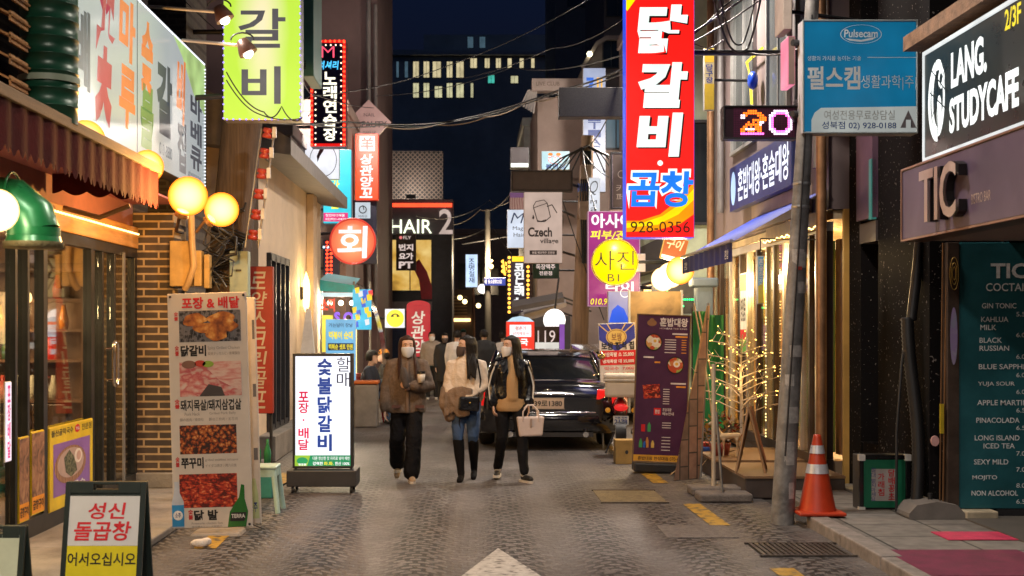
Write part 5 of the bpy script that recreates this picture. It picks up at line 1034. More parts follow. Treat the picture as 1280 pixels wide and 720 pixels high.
# --- fluffy black hose and base
t = thing('vent_hose', 'black corrugated hose running down the granite wall', 'hose', (3.9, 11.2, .09)); q = MB(mat('hose_black', (.014, .014, .015), .45)); pts = []; rr = []
for k in range(90): f = k / 89; pts.append((.03 * math.sin(f * 5) - .05, -.12 + .15 * f, .1 + 1.6 * f)); rr.append(.05 if k % 2 else .058)
q.tube(pts, rr, 14); q.build('pipe', t); q = MB(black); q.tube([(-.05, .02, 1.68), (.0, .05, 2.0), (.04, .06, 2.38)], .045, 12); q.tube([(-.22, -.1, .02), (-.2, -.05, .7), (-.14, .0, 1.3), (-.08, .05, 1.6)], .012, 8); q.build('cable', t)
t = thing('water_weight', 'grey rounded water base lying on the pavement by the teal board', 'weight', (X(1160, 11.0), 10.95, .087)); q = MB(mat('grey_plastic', (.20, .18, .165), .5, var=.2)); q.rings([[(x * 1.0, y, z) for x, z in ((-.24, 0), (.24, 0), (.235, .05), (.17, .12), (0, .15), (-.17, .12), (-.235, .05))] for y in (-.17, .17)], sm=False); q.build('body', t, bev=.02); MB(black).cyl((0, 0, .14), (0, 0, .2), .02).build('socket', t)
# --- ground lightbox
GDp = 11.4
s = Sign('floor_lightbox', 'small green bordered no smoking box standing by the granite wall', px=(1074, 569, 1137, 640), d=GDp, t=.2, face=mat('board_green', (.01, .16, .08), .4), edge=black, rim=.035, rimm=blackg)
s.r_(1089, 586, 1119, 626, mat('paper_grey', (.45, .40, .38), .6), k=2); s.t_('담배꽁초', 1110, 586, 1118, 625, inkR, .02, vert=True, k=3); s.t_('가래침', 1097, 591, 1105, 620, inkR, .02, vert=True); s.t_('절대', 1088.5, 584, 1094, 597, inkN, .0, vert=True); s.t_('뱉지마세요', 1088.5, 598, 1094, 626, inkN, .0, vert=True); s.done()
for x in (-1, 1):
    for z in (-1, 1): MB(whitep).box((x * (s.w / 2 - .02), -.1, z * (s.h / 2 - .02)), (.055, .05, .055)).build('corner_cap', s.root)
q = MB(black); q.bx(-s.w / 2, s.w / 2, -.1, .1, .086 - s.c[2], -s.h / 2 - .002); q.build('foot', s.root)
# --- platforms, small folding board, umbrella stands
o = MB(mat('dark_step', (.06, .045, .04), .6, var=.3)).bx(0, 1.0, 0, 1.3, 0, .2).build('wooden_platform', loc=(2.72, 12.75, 0), bev=.012); tag(o, 'low dark platform in front of the lunch shop holding a folding board', 'platform')
MB(mat('step_top', (.22, .13, .07), .55)).bx(-.01, 1.0, -.01, 1.3, .201, .225).build('top', o)
o = MB(MATS['dark_step']).bx(0, 1.0, 0, 1.5, 0, .2).build('wooden_platform', loc=(2.72, 14.3, 0), bev=.012); tag(o, 'farther dark platform carrying the lighted tree', 'platform')
MB(MATS['step_top']).bx(-.01, 1.0, -.01, 1.5, .201, .225).build('top', o)
t = thing('folding_board', 'small wooden folding board standing open on the dark platform', 'sandwich board', (X(948, 13.1), 13.1, .226)); q = MB(mat('board_wood', (.28, .16, .08), .6))
for sg in (-1, 1): q.tube([(-.1 * 1 + 0, 0, .66), (-.1 + sg * .15, -.1, 0)], .014, 6).tube([(.0, .3, .66), (sg * .15, .3, 0)], .014, 6)
q.build('leg', t); q = MB(mat('board_red_brown', (.22, .05, .03), .6)); q.add([(-.1, 0, .66), (.0, .3, .66), (.15, .3, .1), (.05, -.1, .1)], [(0, 1, 2, 3)]); q.build('panel', t); q = MB(mat('board_pale_paper', (.45, .36, .28), .6)); q.add([(-.105, 0, .66), (-.005, .3, .66), (-.15, .3, .1), (-.25, -.1, .1)], [(0, 1, 2, 3)]); q.build('panel', t)
stn = mat('granite_foot', (.15, .13, .12), .8, var=.35, sc=14, bump=.4)
for k, (px, py, ph, d) in enumerate([(892, 455, 0, 13.1), (903, 545, 0, 12.6)]):
    t = thing('banner_pole', ['taller pale pole on a flat stone foot before the lighted tree', 'thin grey pole on a flat stone foot close to the dark platform'][k], 'pole', (X(px, d), d, 0)); o = MB(stn).bx(-.25, .27, -.16, .16, 0, .085).build('base', t, bev=.02); H = Z(py, d) if k == 0 else Z(515, d)
    MB(mat('pale_pole', (.50, .42, .32), .5) if k == 0 else steel).cyl((0, 0, .085), (.0 if k == 0 else -.06, 0, H), .022 if k == 0 else .014).build('shaft', t)
# --- purple roll-up menu
RD = 15.0
pur = mat('purple_vinyl', (.065, .018, .055), .4, var=.15); frb = mat('brown_vinyl_edge', (.20, .12, .06), .5)
s = Sign('menu_banner', 'dark purple rice bowl menu banner with an orange foot strip', px=(793, 393, 861, 578), d=RD, t=.014, face=pur, edge=frb, cat='banner', ry=R(2.0), rim=.012, rimm=frb)
pw = mat('print_white', (.62, .56, .54), .5); po = mat('print_orange', (.7, .28, .03), .5)
s.t_('혼밥대왕', 822, 397, 857, 408, pw, .03); s.t_('HONBAB THE KING', 822, 409.5, 856, 411.5, pw, 0); s.c_(812, 404, 6, mat('print_brown', (.25, .12, .05), .5), 4); s.c_(812, 401, 3, MATS['print_brown'], k=2)
bib = ramp3('bibimbap', [(.35, (.45, .06, .02)), (.5, (.6, .3, .08)), (.65, (.25, .35, .06)), (.8, (.7, .6, .45))], 22, 'CELL', .4)
for cx, cy_, r in ((815, 428, 11), (843, 456, 11)): s.c_(cx, cy_, r, mat('bowl_dark', (.03, .02, .02), .3), k=2); s.c_(cx, cy_, r * .86, bib, k=3); s.c_(cx + 1.5, cy_ - 1.5, r * .38, mat('egg_white', (.75, .68, .62)), k=4); s.c_(cx + 1.5, cy_ - 1.5, r * .18, mat('yolk', (.75, .42, .05), .4), k=5)
s.p_([(803, 482), (824, 480), (826, 497), (805, 499)], feet, k=2)
for (x0, x1, y, m) in [(838, 857, 416, pw), (842, 857, 419.5, po), (803, 816, 446, pw), (817, 824, 452, po), (838, 857, 478, pw), (845, 857, 482, po)] : s.r_(x0, y, x1, y + 2, m, k=1)
for y in (424, 427, 430, 433, 436, 440): s.r_(829, y, 843, y + 1, pw); s.r_(850, y, 856, y + 1, po)
for y in (486, 489, 492, 495, 498, 501, 504): s.r_(829, y, 837, y + 1, pw)
for y in (528, 531, 534, 546, 550, 554, 558, 562): s.r_(829, y, 840, y + 1, pw)
s.r_(818, 510, 827, 519, inkR, k=2); s.t_('혼밥', 819.5, 512, 825.5, 517, pw, .02, k=3); s.t_('혼밥대왕', 829, 510, 840, 514, pw, .02, k=1); s.t_('메뉴안내', 829, 515, 843, 519, pw, .02)
for x, c, h in ((803, (.05, .3, .1), 11), (811, (.45, .2, .05), 13), (808, (.02, .1, .4), 8), (818, (.6, .4, .1), 9)): s.p_([(x - 2, 560), (x - 2, 560 - h * .6), (x - .7, 560 - h), (x + .7, 560 - h), (x + 2, 560 - h * .6), (x + 2, 560)], mat('print_bottle%d' % x, c, .4), k=2)
s.p_([(811, 540), (811, 532), (813, 528), (815, 532), (815, 540)], mat('print_bottle803', (.05, .3, .1)), k=2); s.r_(803, 531, 808, 540, inkR)
s.r_(793.8, 569, 860, 577, mat('print_amber', (.60, .30, .03), .5), k=1); s.t_('혼밥대왕 한성대점', 800, 571, 838, 575.5, inkK, .01, k=2); s.t_('070-4405', 840, 571, 858, 575.5, inkK, .0); s.done()
MB(black).bx(-.3, .34, -.1, .16, -.98, -.87).build('base', s.root, bev=.02); MB(steel).cyl((0, .05, -.88), (0, .03, .87), .012).build('pole', s.root)
# --- leaning wood print side banner, green panel behind
plk = ramp3('plank_print', [(.2, (.16, .10, .07)), (.45, (.38, .22, .15)), (.62, (.48, .30, .22)), (.8, (.24, .18, .14))], 2.6, 'NOISE', .5, st=(1, 1, 2.2))
plank = brickmat('plank_collage', (.42, .24, .17), (.25, .17, .13), (.09, .07, .06), 1, .30, .11, .008, (R(90), 0, R(90)), .1, .5)
q = MB(plank); q.add([(-.30, -.18, 0), (.02, .05, 0), (.14, .05, 1.95), (.10, -.02, 1.95), (-.29, -.16, 0), (.03, .07, 0), (.15, .07, 1.95), (.11, 0, 1.95)], [(0, 1, 2, 3), (4, 7, 6, 5), (0, 4, 5, 1), (1, 5, 6, 2), (2, 6, 7, 3), (3, 7, 4, 0)])
o = q.build('leaning_banner', loc=(X(872, 14.4), 14.4, .0)); tag(o, 'oblique leaning banner printed with wooden planks beside the purple menu', 'banner'); MB(steel).cyl((.05, .1, 0), (.14, .08, 1.98), .014).build('pole', o)
o = MB(mat('green_tarp', (.01, .22, .07), .6, var=.2, st=(1, 1, .2))).grid(lambda u, v: (u * .42, .02 * math.sin(u * 20), v * 1.5 - (.05 if u > .5 else 0)), 20, 4).build('green_tarp', loc=(X(866, 16.8), 16.8, .42)); tag(o, 'bright green tarp panel hanging behind the leaning plank banner', 'tarp'); MB(dsteel).cyl((0, .02, -.42), (0, .02, 1.55), .015).cyl((.42, .02, -.42), (.42, .02, 1.55), .015).build('pole', o)
t = thing('bamboo_sticks', 'thin bare sticks leaning beside the green tarp', 'sticks', (X(888, 15.2), 15.2, 0)); mat('stick_tan', (.40, .28, .16), .7)
for pts, r_ in (([(.1, 0, 0), (-.02, .1, 1.1), (-.16, .2, 2.0)], .01), ([(.16, 0, 0), (.04, .1, 1.1), (-.1, .2, 1.9)], .01), ([(.2, 0, .2), (-.3, -.1, .1), (-.55, -.5, .02)], .008), ([(.3, -.3, .3), (-.1, -.4, .2), (-.35, -.8, .02)], .008)): MB(MATS['stick_tan']).tube(pts, r_, 6).build('stick', t)
# --- lighted tree, deer, poinsettia
TD = 14.9; t = thing('lighted_tree', 'bare white twig tree hung with warm fairy lights', 'tree', (X(926, TD), TD, .226))
bark = mat('white_bark', (.50, .42, .34), .7); q = MB(bark); bl_ = MB(emi('fairy_bulb', (1, .58, .12), 7, True)); q.tube([(0, 0, 0), (.01, 0, .5), (.0, .02, 1.0), (.02, 0, 1.4)], [.026, .022, .014, .006], 8); q2 = MB(bark)
rnd = random.Random(3)
for k in range(26):
    z = .45 + .9 * k / 26; a = k * 2.4; L_ = .62 * (1.25 - z * .62) * (.75 + .5 * rnd.random()); b0 = V((0.01, 0, z)); b1 = b0 + V((math.cos(a) * L_ * .55, math.sin(a) * L_ * .55, L_ * .22)); b2 = b0 + V((math.cos(a + .12) * L_, math.sin(a + .12) * L_, L_ * .30)); q2.tube([b0, b1, b2], [.008, .0055, .003], 6)
    for j in range(4):
        f = .35 + .2 * j; p = b0.lerp(b2, f); e = p + V((rnd.uniform(-.13, .13), rnd.uniform(-.13, .13), rnd.uniform(.0, .14))); q2.tube([p, e], [.0035, .002], 5)
        if (j + k) % 2: bl_.ball(e, .006, 6)
        if j % 2: bl_.ball(p + V((0, -.01, .01)), .0055, 6)
    bl_.ball(b2, .006, 6)
q.build('trunk', t); q2.build('branches', t); bl_.build('fairy_lights', t); lamp('tree_light', t, (0, -.15, .9), 4, (1, .64, .22), size=.1)
t = thing('reindeer_ornament', 'small wire reindeer ornament at the foot of the lighted tree', 'ornament', (X(893, 14.6) - 0 + .16, 14.55, .226)); q = MB(mat('wire_cream', (.5, .38, .24), .7)); q.capsule([(-.1, 0, .24), (.1, 0, .25)], [.04, .038], 8)
for x in (-.12, -.07, .08, .12): q.tube([(x, .02 if x in (-.12, .12) else -.03, .22), (x + .01, 0, .1), (x, 0, .0)], [.02, .012, .012], 6)
q.capsule([(-.12, 0, .28), (-.17, 0, .38)], [.035, .03], 8); q.capsule([(-.16, 0, .41), (-.23, 0, .38)], [.03, .018], 8); q.tube([(-.15, .02, .43), (-.12, .05, .52), (-.15, .07, .58)], .007, 5).tube([(-.15, -.02, .43), (-.12, -.05, .52), (-.15, -.07, .58)], .007, 5)
shell(q, .012, 'body', t, mat('wire_cream', (.5, .38, .24)), 1)
t = thing('potted_poinsettia', 'bushy red and gold festive arrangement on the platform by the tree', 'plant', (X(903, 14.7), 14.85, .226)); q = MB(mat('pot_red', (.22, .04, .03), .5)); q.lathe([(0, 0), (.1, 0), (.13, .14), (.12, .14)], (0, 0, 0), 16); q.build('pot', t); lv = MB(); cs = [mat('leaf_red', (.32, .03, .02), .6), mat('leaf_gold', (.42, .26, .06), .5), mat('leaf_olive', (.08, .10, .03), .7), mat('leaf_cream', (.45, .36, .26), .7)]
for k in range(220):
    a = rnd.random() * 6.28; r = .26 * math.sqrt(rnd.random()); h = .14 + rnd.random() * .34 * (1.15 - r * 2); c = V((r * math.cos(a), r * math.sin(a), h)); d1 = V((rnd.uniform(-1, 1), rnd.uniform(-1, 1), rnd.uniform(-.4, 1))).normalized(); d2 = d1.cross(V((.3, .5, .8))).normalized() * .018; lv.m(rnd.choice(cs)); lv.add([c, c + d1 * .035 + d2, c + d1 * .075, c + d1 * .035 - d2], [(0, 1, 2, 3)])
lv.build('foliage', t)
t = thing('fruit_tray', 'blue and red tray on the ground behind the leaning plank banner', 'tray', (X(893, 15.6), 15.4, .226)); MB(mat('tray_blue', (.03, .1, .4), .4)).bx(-.2, .1, -.1, .1, .0, .05).build('body', t, bev=.01); MB(mat('tray_red', (.4, .04, .03), .4)).bx(-.22, -.02, -.08, .1, .051, .1).build('lid', t, bev=.01)
# --- blue awning and shop name sign
t = thing('shop_awning', 'blue sloping shop awning with a lettered valance above the globes', 'awning'); nb = mat('royal_blue_canvas', (.015, .05, .45), .6, var=.2, sc=3, bump=.15)
ya, yb = 13.35, 16.5; q = MB(nb); q.grid(lambda u, v: (2.72 + 1.0 * v, ya + (yb - ya) * u, 2.6 + .56 * v), 12, 4); q.build('canopy', t)
q = MB(mat('valance_blue', (.012, .02, .17), .65, var=.2, st=(1, 10, 1))); q.grid(lambda u, v: (2.715 + .012 * math.sin(u * 60), ya + (yb - ya) * u, 2.595 - .2 * v), 120, 2); q.build('valance', t); MB(mat('awning_bar_grey', (.35, .34, .4), .4, .6)).bx(2.69, 2.73, ya, yb, 2.6, 2.625).build('rail', t)
q = MB(sw); q2_ = MB(sw); q2_.text('혼밥대왕', 0, .3, 0, .1, 0, .02)
for yy in (ya + .12, yb - .45):
    k = len(q.v); q.text('혼밥', 0, .2, 0, .1, 0, .02)
    for i in range(k, len(q.v)): a, b, c = q.v[i]; q.v[i] = (2.697, yy + .2 - a, 2.43 + c)
q.build('lettering', t)
s = Sign('shop_sign', 'blue channel sign with glowing white letters above the beige board', c=(3.60, 15.9, 3.59), rz=R(-90), w=3.4, h=.6, t=.1, face=mat('sign_navy_panel', (.02, .03, .16), .4), edge=mat('sign_navy_edge', (.02, .03, .12), .4)); lw_ = emi('white_channel', (.86, .9, 1), 1.05, True)
s.t_('혼밥대왕·혼술대왕', 16, 14, 97, 86, lw_, .015); s.c_(7, 50, 4.5, emi('blue_emblem', (.5, .7, 1), 1.0, False), 38); s.done()
t = Sign('small_banner', 'small blue and yellow hanging flag beside the string lights of the lunch shop', px=(947, 320, 955, 380), d=13.25, t=.02, face=mat('flag_blue', (.15, .4, .62), .5), edge=whitep, cat='banner'); t.p_([(947.5, 358), (954.5, 352), (954.5, 379), (947.5, 379)], mat('flag_yellow', (.65, .5, .08), .5)); t.t_('혼술한잔', 948.5, 323, 953.5, 356, sw, .02, vert=True, k=2); t.done(); t.bracket([((t.c.x, 13.26, t.c.z + t.h / 2), (t.c.x, 13.26, t.c.z + t.h / 2 + .18)), ((t.c.x, 13.26, t.c.z + t.h / 2 + .18), (3.72, 13.45, t.c.z + t.h / 2 + .18))], .006)
s = Sign('window_notice', 'tall thin green and white notice on the shop glass behind the twig tree', c=(SXF - .04, 17.45, 1.9), rz=R(-90), w=.4, h=1.1, t=.012, face=whitep, edge=whitep, cat='notice'); s.r_(4, 2, 96, 22, mat('notice_green', (.12, .4, .08), .5)); s.r_(4, 70, 96, 82, inkR); s.r_(4, 82, 96, 98, mat('notice_green', (.12, .4, .08))); s.t_('영업중', 12, 30, 88, 60, inkK, .02, k=2); s.done()
o = MB(mat('pale_blue_post', (.10, .13, .16), .5, var=.2)).bx(-.13, .13, -.1, .1, 0, 2.35).build('shop_pillar', loc=(3.42, 18.9, 0), bev=.02); tag(o, 'pale blue grey carved post at the far end of the lunch shop', 'post'); MB(mat('pale_blue_post', (.3, .37, .43))).bx(-.2, .2, -.14, .14, 2.3, 2.44).build('capital', o, bev=.03)
# --- globes on the right, red dot sign, slanted sign
for k, (px, py, r, d) in enumerate([(829, 349, 15, 19.3), (838, 344, 16, 18.3), (850, 338, 17.5, 17.3)]):
    globe(['smallest white glowing globe of three under the red sign', 'middle white glowing globe under the tall red sign', 'largest yellowish globe beneath the blue awning corner'][k], px, py, d, r, glw if k < 2 else gl, 150, (1, .85, .62), (.35, .1, .1), 'globe lamps under the red sign')
t = thing('led_window_sign', 'green dotted LED border sign with red hearts in a window', 'sign', tuple(P(847, 372, 19.9))); gd_ = emi('green_led', (.02, 1, .25), 2.5); q = MB(gd_)
for k in range(10): q.ball((X(834, 19.9) - X(847, 19.9) , 0, (24 - k * 2.6) / FPX * 19.9 - .05), .016, 6)
for k in range(14): q.ball(((k * 2.8 - 13) / FPX * 19.9, 0, -.03), .016, 6).ball(((k * 3.0 - 32) / FPX * 19.9, 0, -.14 + .02 * math.sin(k)), .016, 6)
q.build('led_dots', t); q = MB(emi('red_led', (1, .05, .05), 1.6)); q.ball((.04, 0, .04), .05, 10, (1, .4, .8)).ball((.0, 0, -.09), .045, 10, (1, .4, .8)); q.build('heart', t); MB(dsteel).bx(-.4, .4, .03, .06, -.25, .3).build('frame', t)
q = MB(ramp3('amber_board', [(.3, (.10, .06, .02)), (.6, (.30, .18, .06))], 3, rough=.3)); q.bx(0, .75, 0, .06, 0, .9); o = q.build('menu_window', loc=tuple(P(788, 440, 19.0))); tag(o, 'amber lit glass panel behind the purple menu banner', 'panel'); MB(frmL).bx(-.03, 0, -.01, .06, -.9, .92).bx(.75, .78, -.01, .06, -.9, .92).build('frame', o)
s = Sign('slanted_sign', 'slanted orange brush lettered sign below the tall red sign', px=(828, 297, 858, 326), d=18.2, t=.1, face=emi('orange_board', (.60, .14, .03), .8), edge=emi('orange_edge', (.9, .45, .05), .9, False), ry=R(14)); s.t_('구이', 832, 299, 852, 312, mat('cream_ink', (.62, .52, .36)), .03, .2); s.r_(829, 321, 857, 325, emi('cream_tube', (1, .85, .6), 1.6), k=1); s.done(); s.bracket([((s.c.x + .1, 18.3, s.c.z), (3.3, 20.6, s.c.z + .1))], .02)
s = Sign('shop_sign', 'pale cream blank lightbox panel beside the yellow round sign', px=(796, 317, 807, 340), d=20.4, t=.08, face=emi('cream_panel', (.8, .55, .38), .7), edge=frmL); s.done(); s.bracket([((s.c.x, 20.45, s.c.z), (3.3, 20.7, s.c.z))], .015)
# --- red sign
s = Sign('hanging_sign', 'huge red vertical sign with white brush syllables and a phone number', px=(782, -40, 868, 297), d=15.2, t=.3, face=emi('red_lightbox', (1, .012, .008), .95, True, .06, 1.2), edge=emi('blue_side', (.02, .08, .8), .9, False))
rw = emi('red_sign_white', (.82, .95, .88), 1.0, True); sk = mat('letter_shadow', (.06, .0, .0), .6)
ye = emi('sun_yellow', (1, .78, .0), 1.0, False); oe = emi('sun_orange', (1, .35, .0), .95, False)
s.p_([(782.5, -39), (800, -39), (794, 0), (784, 14), (782.5, 12)], ye, k=1)
s.p_([(783, 276), (800, 276), (825, 268), (848, 250), (867, 228), (867, 268), (850, 280), (820, 288), (783, 290)], oe, k=1); s.p_([(783, 279), (805, 278), (828, 270), (850, 255), (867, 236), (867, 250), (848, 268), (822, 281), (783, 285)], ye, k=2)
for tx, y0, y1 in (('닭', 6, 67), ('갈', 78, 135), ('비', 141, 196)): s.t_(tx, 798.8, y0 + 1.5, 859.8 if tx != '비' else 853, y1 + 1.5, sk, .065, .1, k=3); s.t_(tx, 797, y0, 858 if tx != '비' else 851, y1, rw, .055, .1, k=5)
s.c_(825, 204, 3.4, rw); be = emi('sign_blue', (.01, .22, .95), .95, False); s.t_('곱창', 783, 211, 868, 262, rw, .085, .06, k=6); s.t_('곱창', 785, 214, 866, 259, be, .03, .06, k=8)
s.t_('928-0356', 788, 277, 862, 291, mat('sign_brown_ink', (.08, .01, .0), .5), .0, k=9); s.done()
s.bracket([((X(866, 15.3), 15.35, 5.7), (3.75, 15.35, 5.7)), ((X(866, 15.3), 15.35, 5.0), (3.75, 15.35, 5.0))], .035)
# gas pipes and boards on the right wall high up
s = Sign('vertical_sign', 'narrow yellow and white vertical board on the pale green building', px=(880, 60, 893, 138), d=17.2, t=.08, face=mat('yellow_white_board', (.5, .42, .22), .5), edge=frmL); s.r_(880.5, 60.5, 892.5, 78, mat('board_yellow2', (.6, .42, .03), .5)); s.r_(880.5, 105, 892.5, 137, mat('board_yellow2', (.6, .42, .03))); s.t_('당구장', 882, 80, 891, 104, inkN, .02, vert=True, k=2); s.done(); s.bracket([((s.c.x + .03, 17.25, s.c.z), (3.75, 17.3, s.c.z))], .02)
s = Sign('vertical_sign', 'slim pale sign slab seen edge on beside the blue company sign', px=(979, -20, 990, 37), d=12.4, t=.35, face=mat('slab_pale', (.42, .36, .32), .5), edge=mat('slab_pale', (.42, .36, .32))); s.done(); s.bracket([((s.c.x + .03, s.c.y, s.c.z), (3.95, s.c.y + .4, s.c.z))], .02)
s = Sign('vertical_sign', 'thin pink edged sign slab below the pale slab', px=(985, 45, 994, 106), d=12.2, t=.3, face=mat('slab_brown', (.22, .15, .13), .5), edge=emi('pink_edge', (1, .25, .4), .7, False)); s.done(); s.bracket([((s.c.x + .03, s.c.y, s.c.z), (3.95, s.c.y + .5, s.c.z))], .02)
# ================================================================== people
skin = mat('skin', (.62, .40, .30), .5, var=.06, sc=20); hairm = mat('hair_black', (.010, .008, .007), .55, spec=.25, var=.3, sc=30, st=(6, 6, .4), bump=.5, bsc=40)
hairb = mat('hair_brown', (.045, .018, .010), .55, spec=.25, var=.35, sc=30, st=(6, 6, .4), bump=.5, bsc=40)
def rotz(a): return Matrix.Rotation(a, 3, 'Z')
def hand(q, wr, dirn, nrm, s=1., curl=.5, thumb=1):
    """palm, four unequal bent fingers and a thumb leaving the side of the palm"""
    d = V(dirn).normalized(); n = V(nrm); n = (n - d * n.dot(d)).normalized(); sd = d.cross(n)
    wr = V(wr); k = wr + d * .085 * s
    q.capsule([wr - d * .01, wr + d * .03 * s, k - d * .01 * s], [(.026 * s, .018 * s), (.036 * s, .016 * s), (.038 * s, .014 * s)], 10) if False else None
    for i, (o, L) in enumerate(((-.028, .062), (-.009, .072), (.010, .068), (.028, .052))):
        a = wr + sd * o * .45 * s; b = k + sd * o * s; p1 = b + (d * math.cos(curl * .5) + n * math.sin(curl * .5)) * L * .45 * s; p2 = p1 + (d * math.cos(curl * 1.4) + n * math.sin(curl * 1.4)) * L * .33 * s; p3 = p2 + (d * math.cos(curl * 2.2) + n * math.sin(curl * 2.2)) * L * .25 * s
        q.capsule([a, b], [.0145 * s, .0115 * s], 8); q.capsule([b, p1, p2, p3], [.0105 * s, .0095 * s, .0085 * s, .0072 * s], 8)
    a = wr + d * .02 * s - sd * thumb * .02 * s; b = wr + d * .05 * s - sd * thumb * .045 * s + n * .012 * s; c = b + (d * .8 - sd * thumb * .25 + n * .5).normalized() * .035 * s
    q.capsule([a, b, c], [.014 * s, .0115 * s, .009 * s], 8)
def person(label, loc, rz, S=1., top=None, bottom=None, shoe=None, hair=hairm, hstyle='long', head=(0, 0), mask=None, arms=None, legs=None, base=(0, 0, 0), lean=(0, 0), tors=None, sleeve=(.075, .062, .052),
           pant=(.098, .072, .062), hem=.80, hems=.2, boots=None, sock=None, lo=False, shirt=None, openj=False, collar=None, sl_end=None, hat=None, skirt=None, earrings=None, group=None):
    t = thing('person', label, 'person', loc, rz, group); t.scale = (S, S, S)
    B = V(base); vx = .02 if lo else .0085; vc = .022 if lo else .011
    Lx, Ly = lean
    def T(p):
        p = V(p); f = max(0, p.z - .92) / .5; return B + p + V((Lx * f, Ly * f, 0))
    A = {'L': [(.165, 0, 1.345), (.215, .02, 1.10), (.22, -.06, .86)], 'R': [(-.165, 0, 1.345), (-.215, .02, 1.10), (-.22, -.06, .86)]}
    if arms: A.update(arms)
    G = {'L': [(.09, 0, .92), (.10, -.02, .49), (.10, .03, .085)], 'R': [(-.09, 0, .92), (-.10, -.02, .49), (-.10, .03, .085)]}
    if legs: G.update(legs)
    hd = {k: None for k in 'LR'}
    # head frame
    yaw, pit = head; HM = rotz(yaw) @ Matrix.Rotation(pit, 3, 'X'); hc = T((0, -.02, 1.555))
    def h(p): return hc + HM @ V(p)
    q = MB()
    hn = 12
    def ell(z, rx, ryf, ryb, cy=0): return [h((rx * math.cos(a), cy + (ryf if math.sin(a) < 0 else ryb) * math.sin(a), z)) for a in [2 * math.pi * k / 20 for k in range(20)]]
    prof = [(-.112, .022, .03, .02, -.055), (-.105, .036, .042, .03, -.048), (-.085, .05, .058, .05, -.032), (-.055, .060, .072, .07, -.018), (-.02, .068, .082, .085, -.006), (.02, .071, .086, .095, 0), (.055, .070, .084, .095, .002), (.085, .058, .07, .08, .004), (.105, .036, .045, .05, .006), (.114, .012, .015, .015, .008)]
    q.rings([ell(z, a, b, c, d) for z, a, b, c, d in prof])
    # nose, lips, brow, ears
    q.capsule([h((0, -.083, .012)), h((0, -.098, -.022)), h((0, -.094, -.03))], [.008, .012, .010], 8)
    q.capsule([h((-.016, -.079, -.062)), h((0, -.085, -.061)), h((.016, -.079, -.062))], [.006, .008, .006], 8)
    for sx in (-1, 1): q.ball(h((sx * .071, .008, -.005)), .022, 10, (.45, .75, 1.25), HM); q.capsule([h((sx * .045, -.072, .03)), h((sx * .015, -.082, .032))], [.008, .008], 6)
    q.capsule([T((0, 0, 1.33)), T((0, 0, 1.40)), h((0, .01, -.07))], [.06, .052, .052], 12)
    # trunk core and limbs under the clothes
    q.capsule([T((0, 0, .90)), T((0, 0, 1.08)), T((0, 0, 1.28))], [(.12, .085), (.105, .075), (.12, .085)], 14)
    q.capsule([T((-.14, 0, 1.345)), T((.14, 0, 1.345))], [.05, .05], 10)
    for k in 'LR':
        a = [T(p) for p in A[k][:3]]; q.capsule(a, [.045, .036, .024], 10)
        g = [B + V(p) for p in G[k][:3]]; q.capsule(g, [.075, .05, .036], 10); q.capsule([g[0], g[0].lerp(g[1], .4)], [.085, .07], 10)
        dirn = V(A[k][3]) if len(A[k]) > 3 else (a[2] - a[1]); nrm = V(A[k][4]) if len(A[k]) > 4 else V((1 if k == 'R' else -1, 0, 0))
        hand(q, a[2], dirn, nrm, 1.0, .55, 1 if k == 'R' else -1)
    shell(q, vx, 'body', t, skin, 3)
    if not lo:
        for sx in (-1, 1):
            e = MB(mat('eye_white', (.6, .56, .52), .2)).ball(h((sx * .03, -.0795, .012)), .0105, 12, (1.25, .6, .7), HM).build('eye', t); MB(mat('iris_dark', (.015, .01, .008), .15)).ball(h((sx * .03, -.0855, .012)), .0062, 10, (1, .5, 1), HM).build('iris', e)
            MB(hair).tube([h((sx * .014, -.088, .031)), h((sx * .03, -.087, .036)), h((sx * .048, -.076, .032))], [.0028, .0035, .002], 6).build('eyebrow', t)
    if mask:
        q = MB(mask)
        def mf(u, v):
            a = (u - .5) * 2.5; z = -.016 - .098 * v; bulge = 1 + .10 * math.sin(math.pi * v) * math.cos(a * .6); rx = (.0735 - .02 * v * v) * bulge; ry = (.098 - .008 * v) * bulge; zz = z - (.028 * (1 - abs(u - .5) * 2) * (v - .35)) + .004
            return h((rx * math.sin(a), -.01 - .012 * v - ry * math.cos(a), zz))
        q.grid(mf, 16, 10); o = q.build('face_mask', t); sd = o.modifiers.new('s', 'SOLIDIFY'); sd.thickness = .003
        q = MB(mask)
        for sx in (-1, 1): q.tube([h((sx * .071, -.035, -.015)), h((sx * .077, -.0, .012)), h((sx * .077, .012, -.01)), h((sx * .066, -.03, -.075))], .0018, 5)
        q.build('ear_loop', o)
    # hair
    q = MB()
    q.rings([ell(z, a, b, c, d) for z, a, b, c, d in [(-.03, .074, .0, .105, .012), (.0, .079, .01, .108, .008), (.03, .080, .03, .11, .006), (.058, .079, .062, .109, .006), (.078, .075, .086, .102, .006), (.098, .06, .07, .082, .008), (.116, .036, .04, .05, .01), (.126, .012, .012, .015, .012)]])
    rn = random.Random(len(label)); st_ = MB(hair)
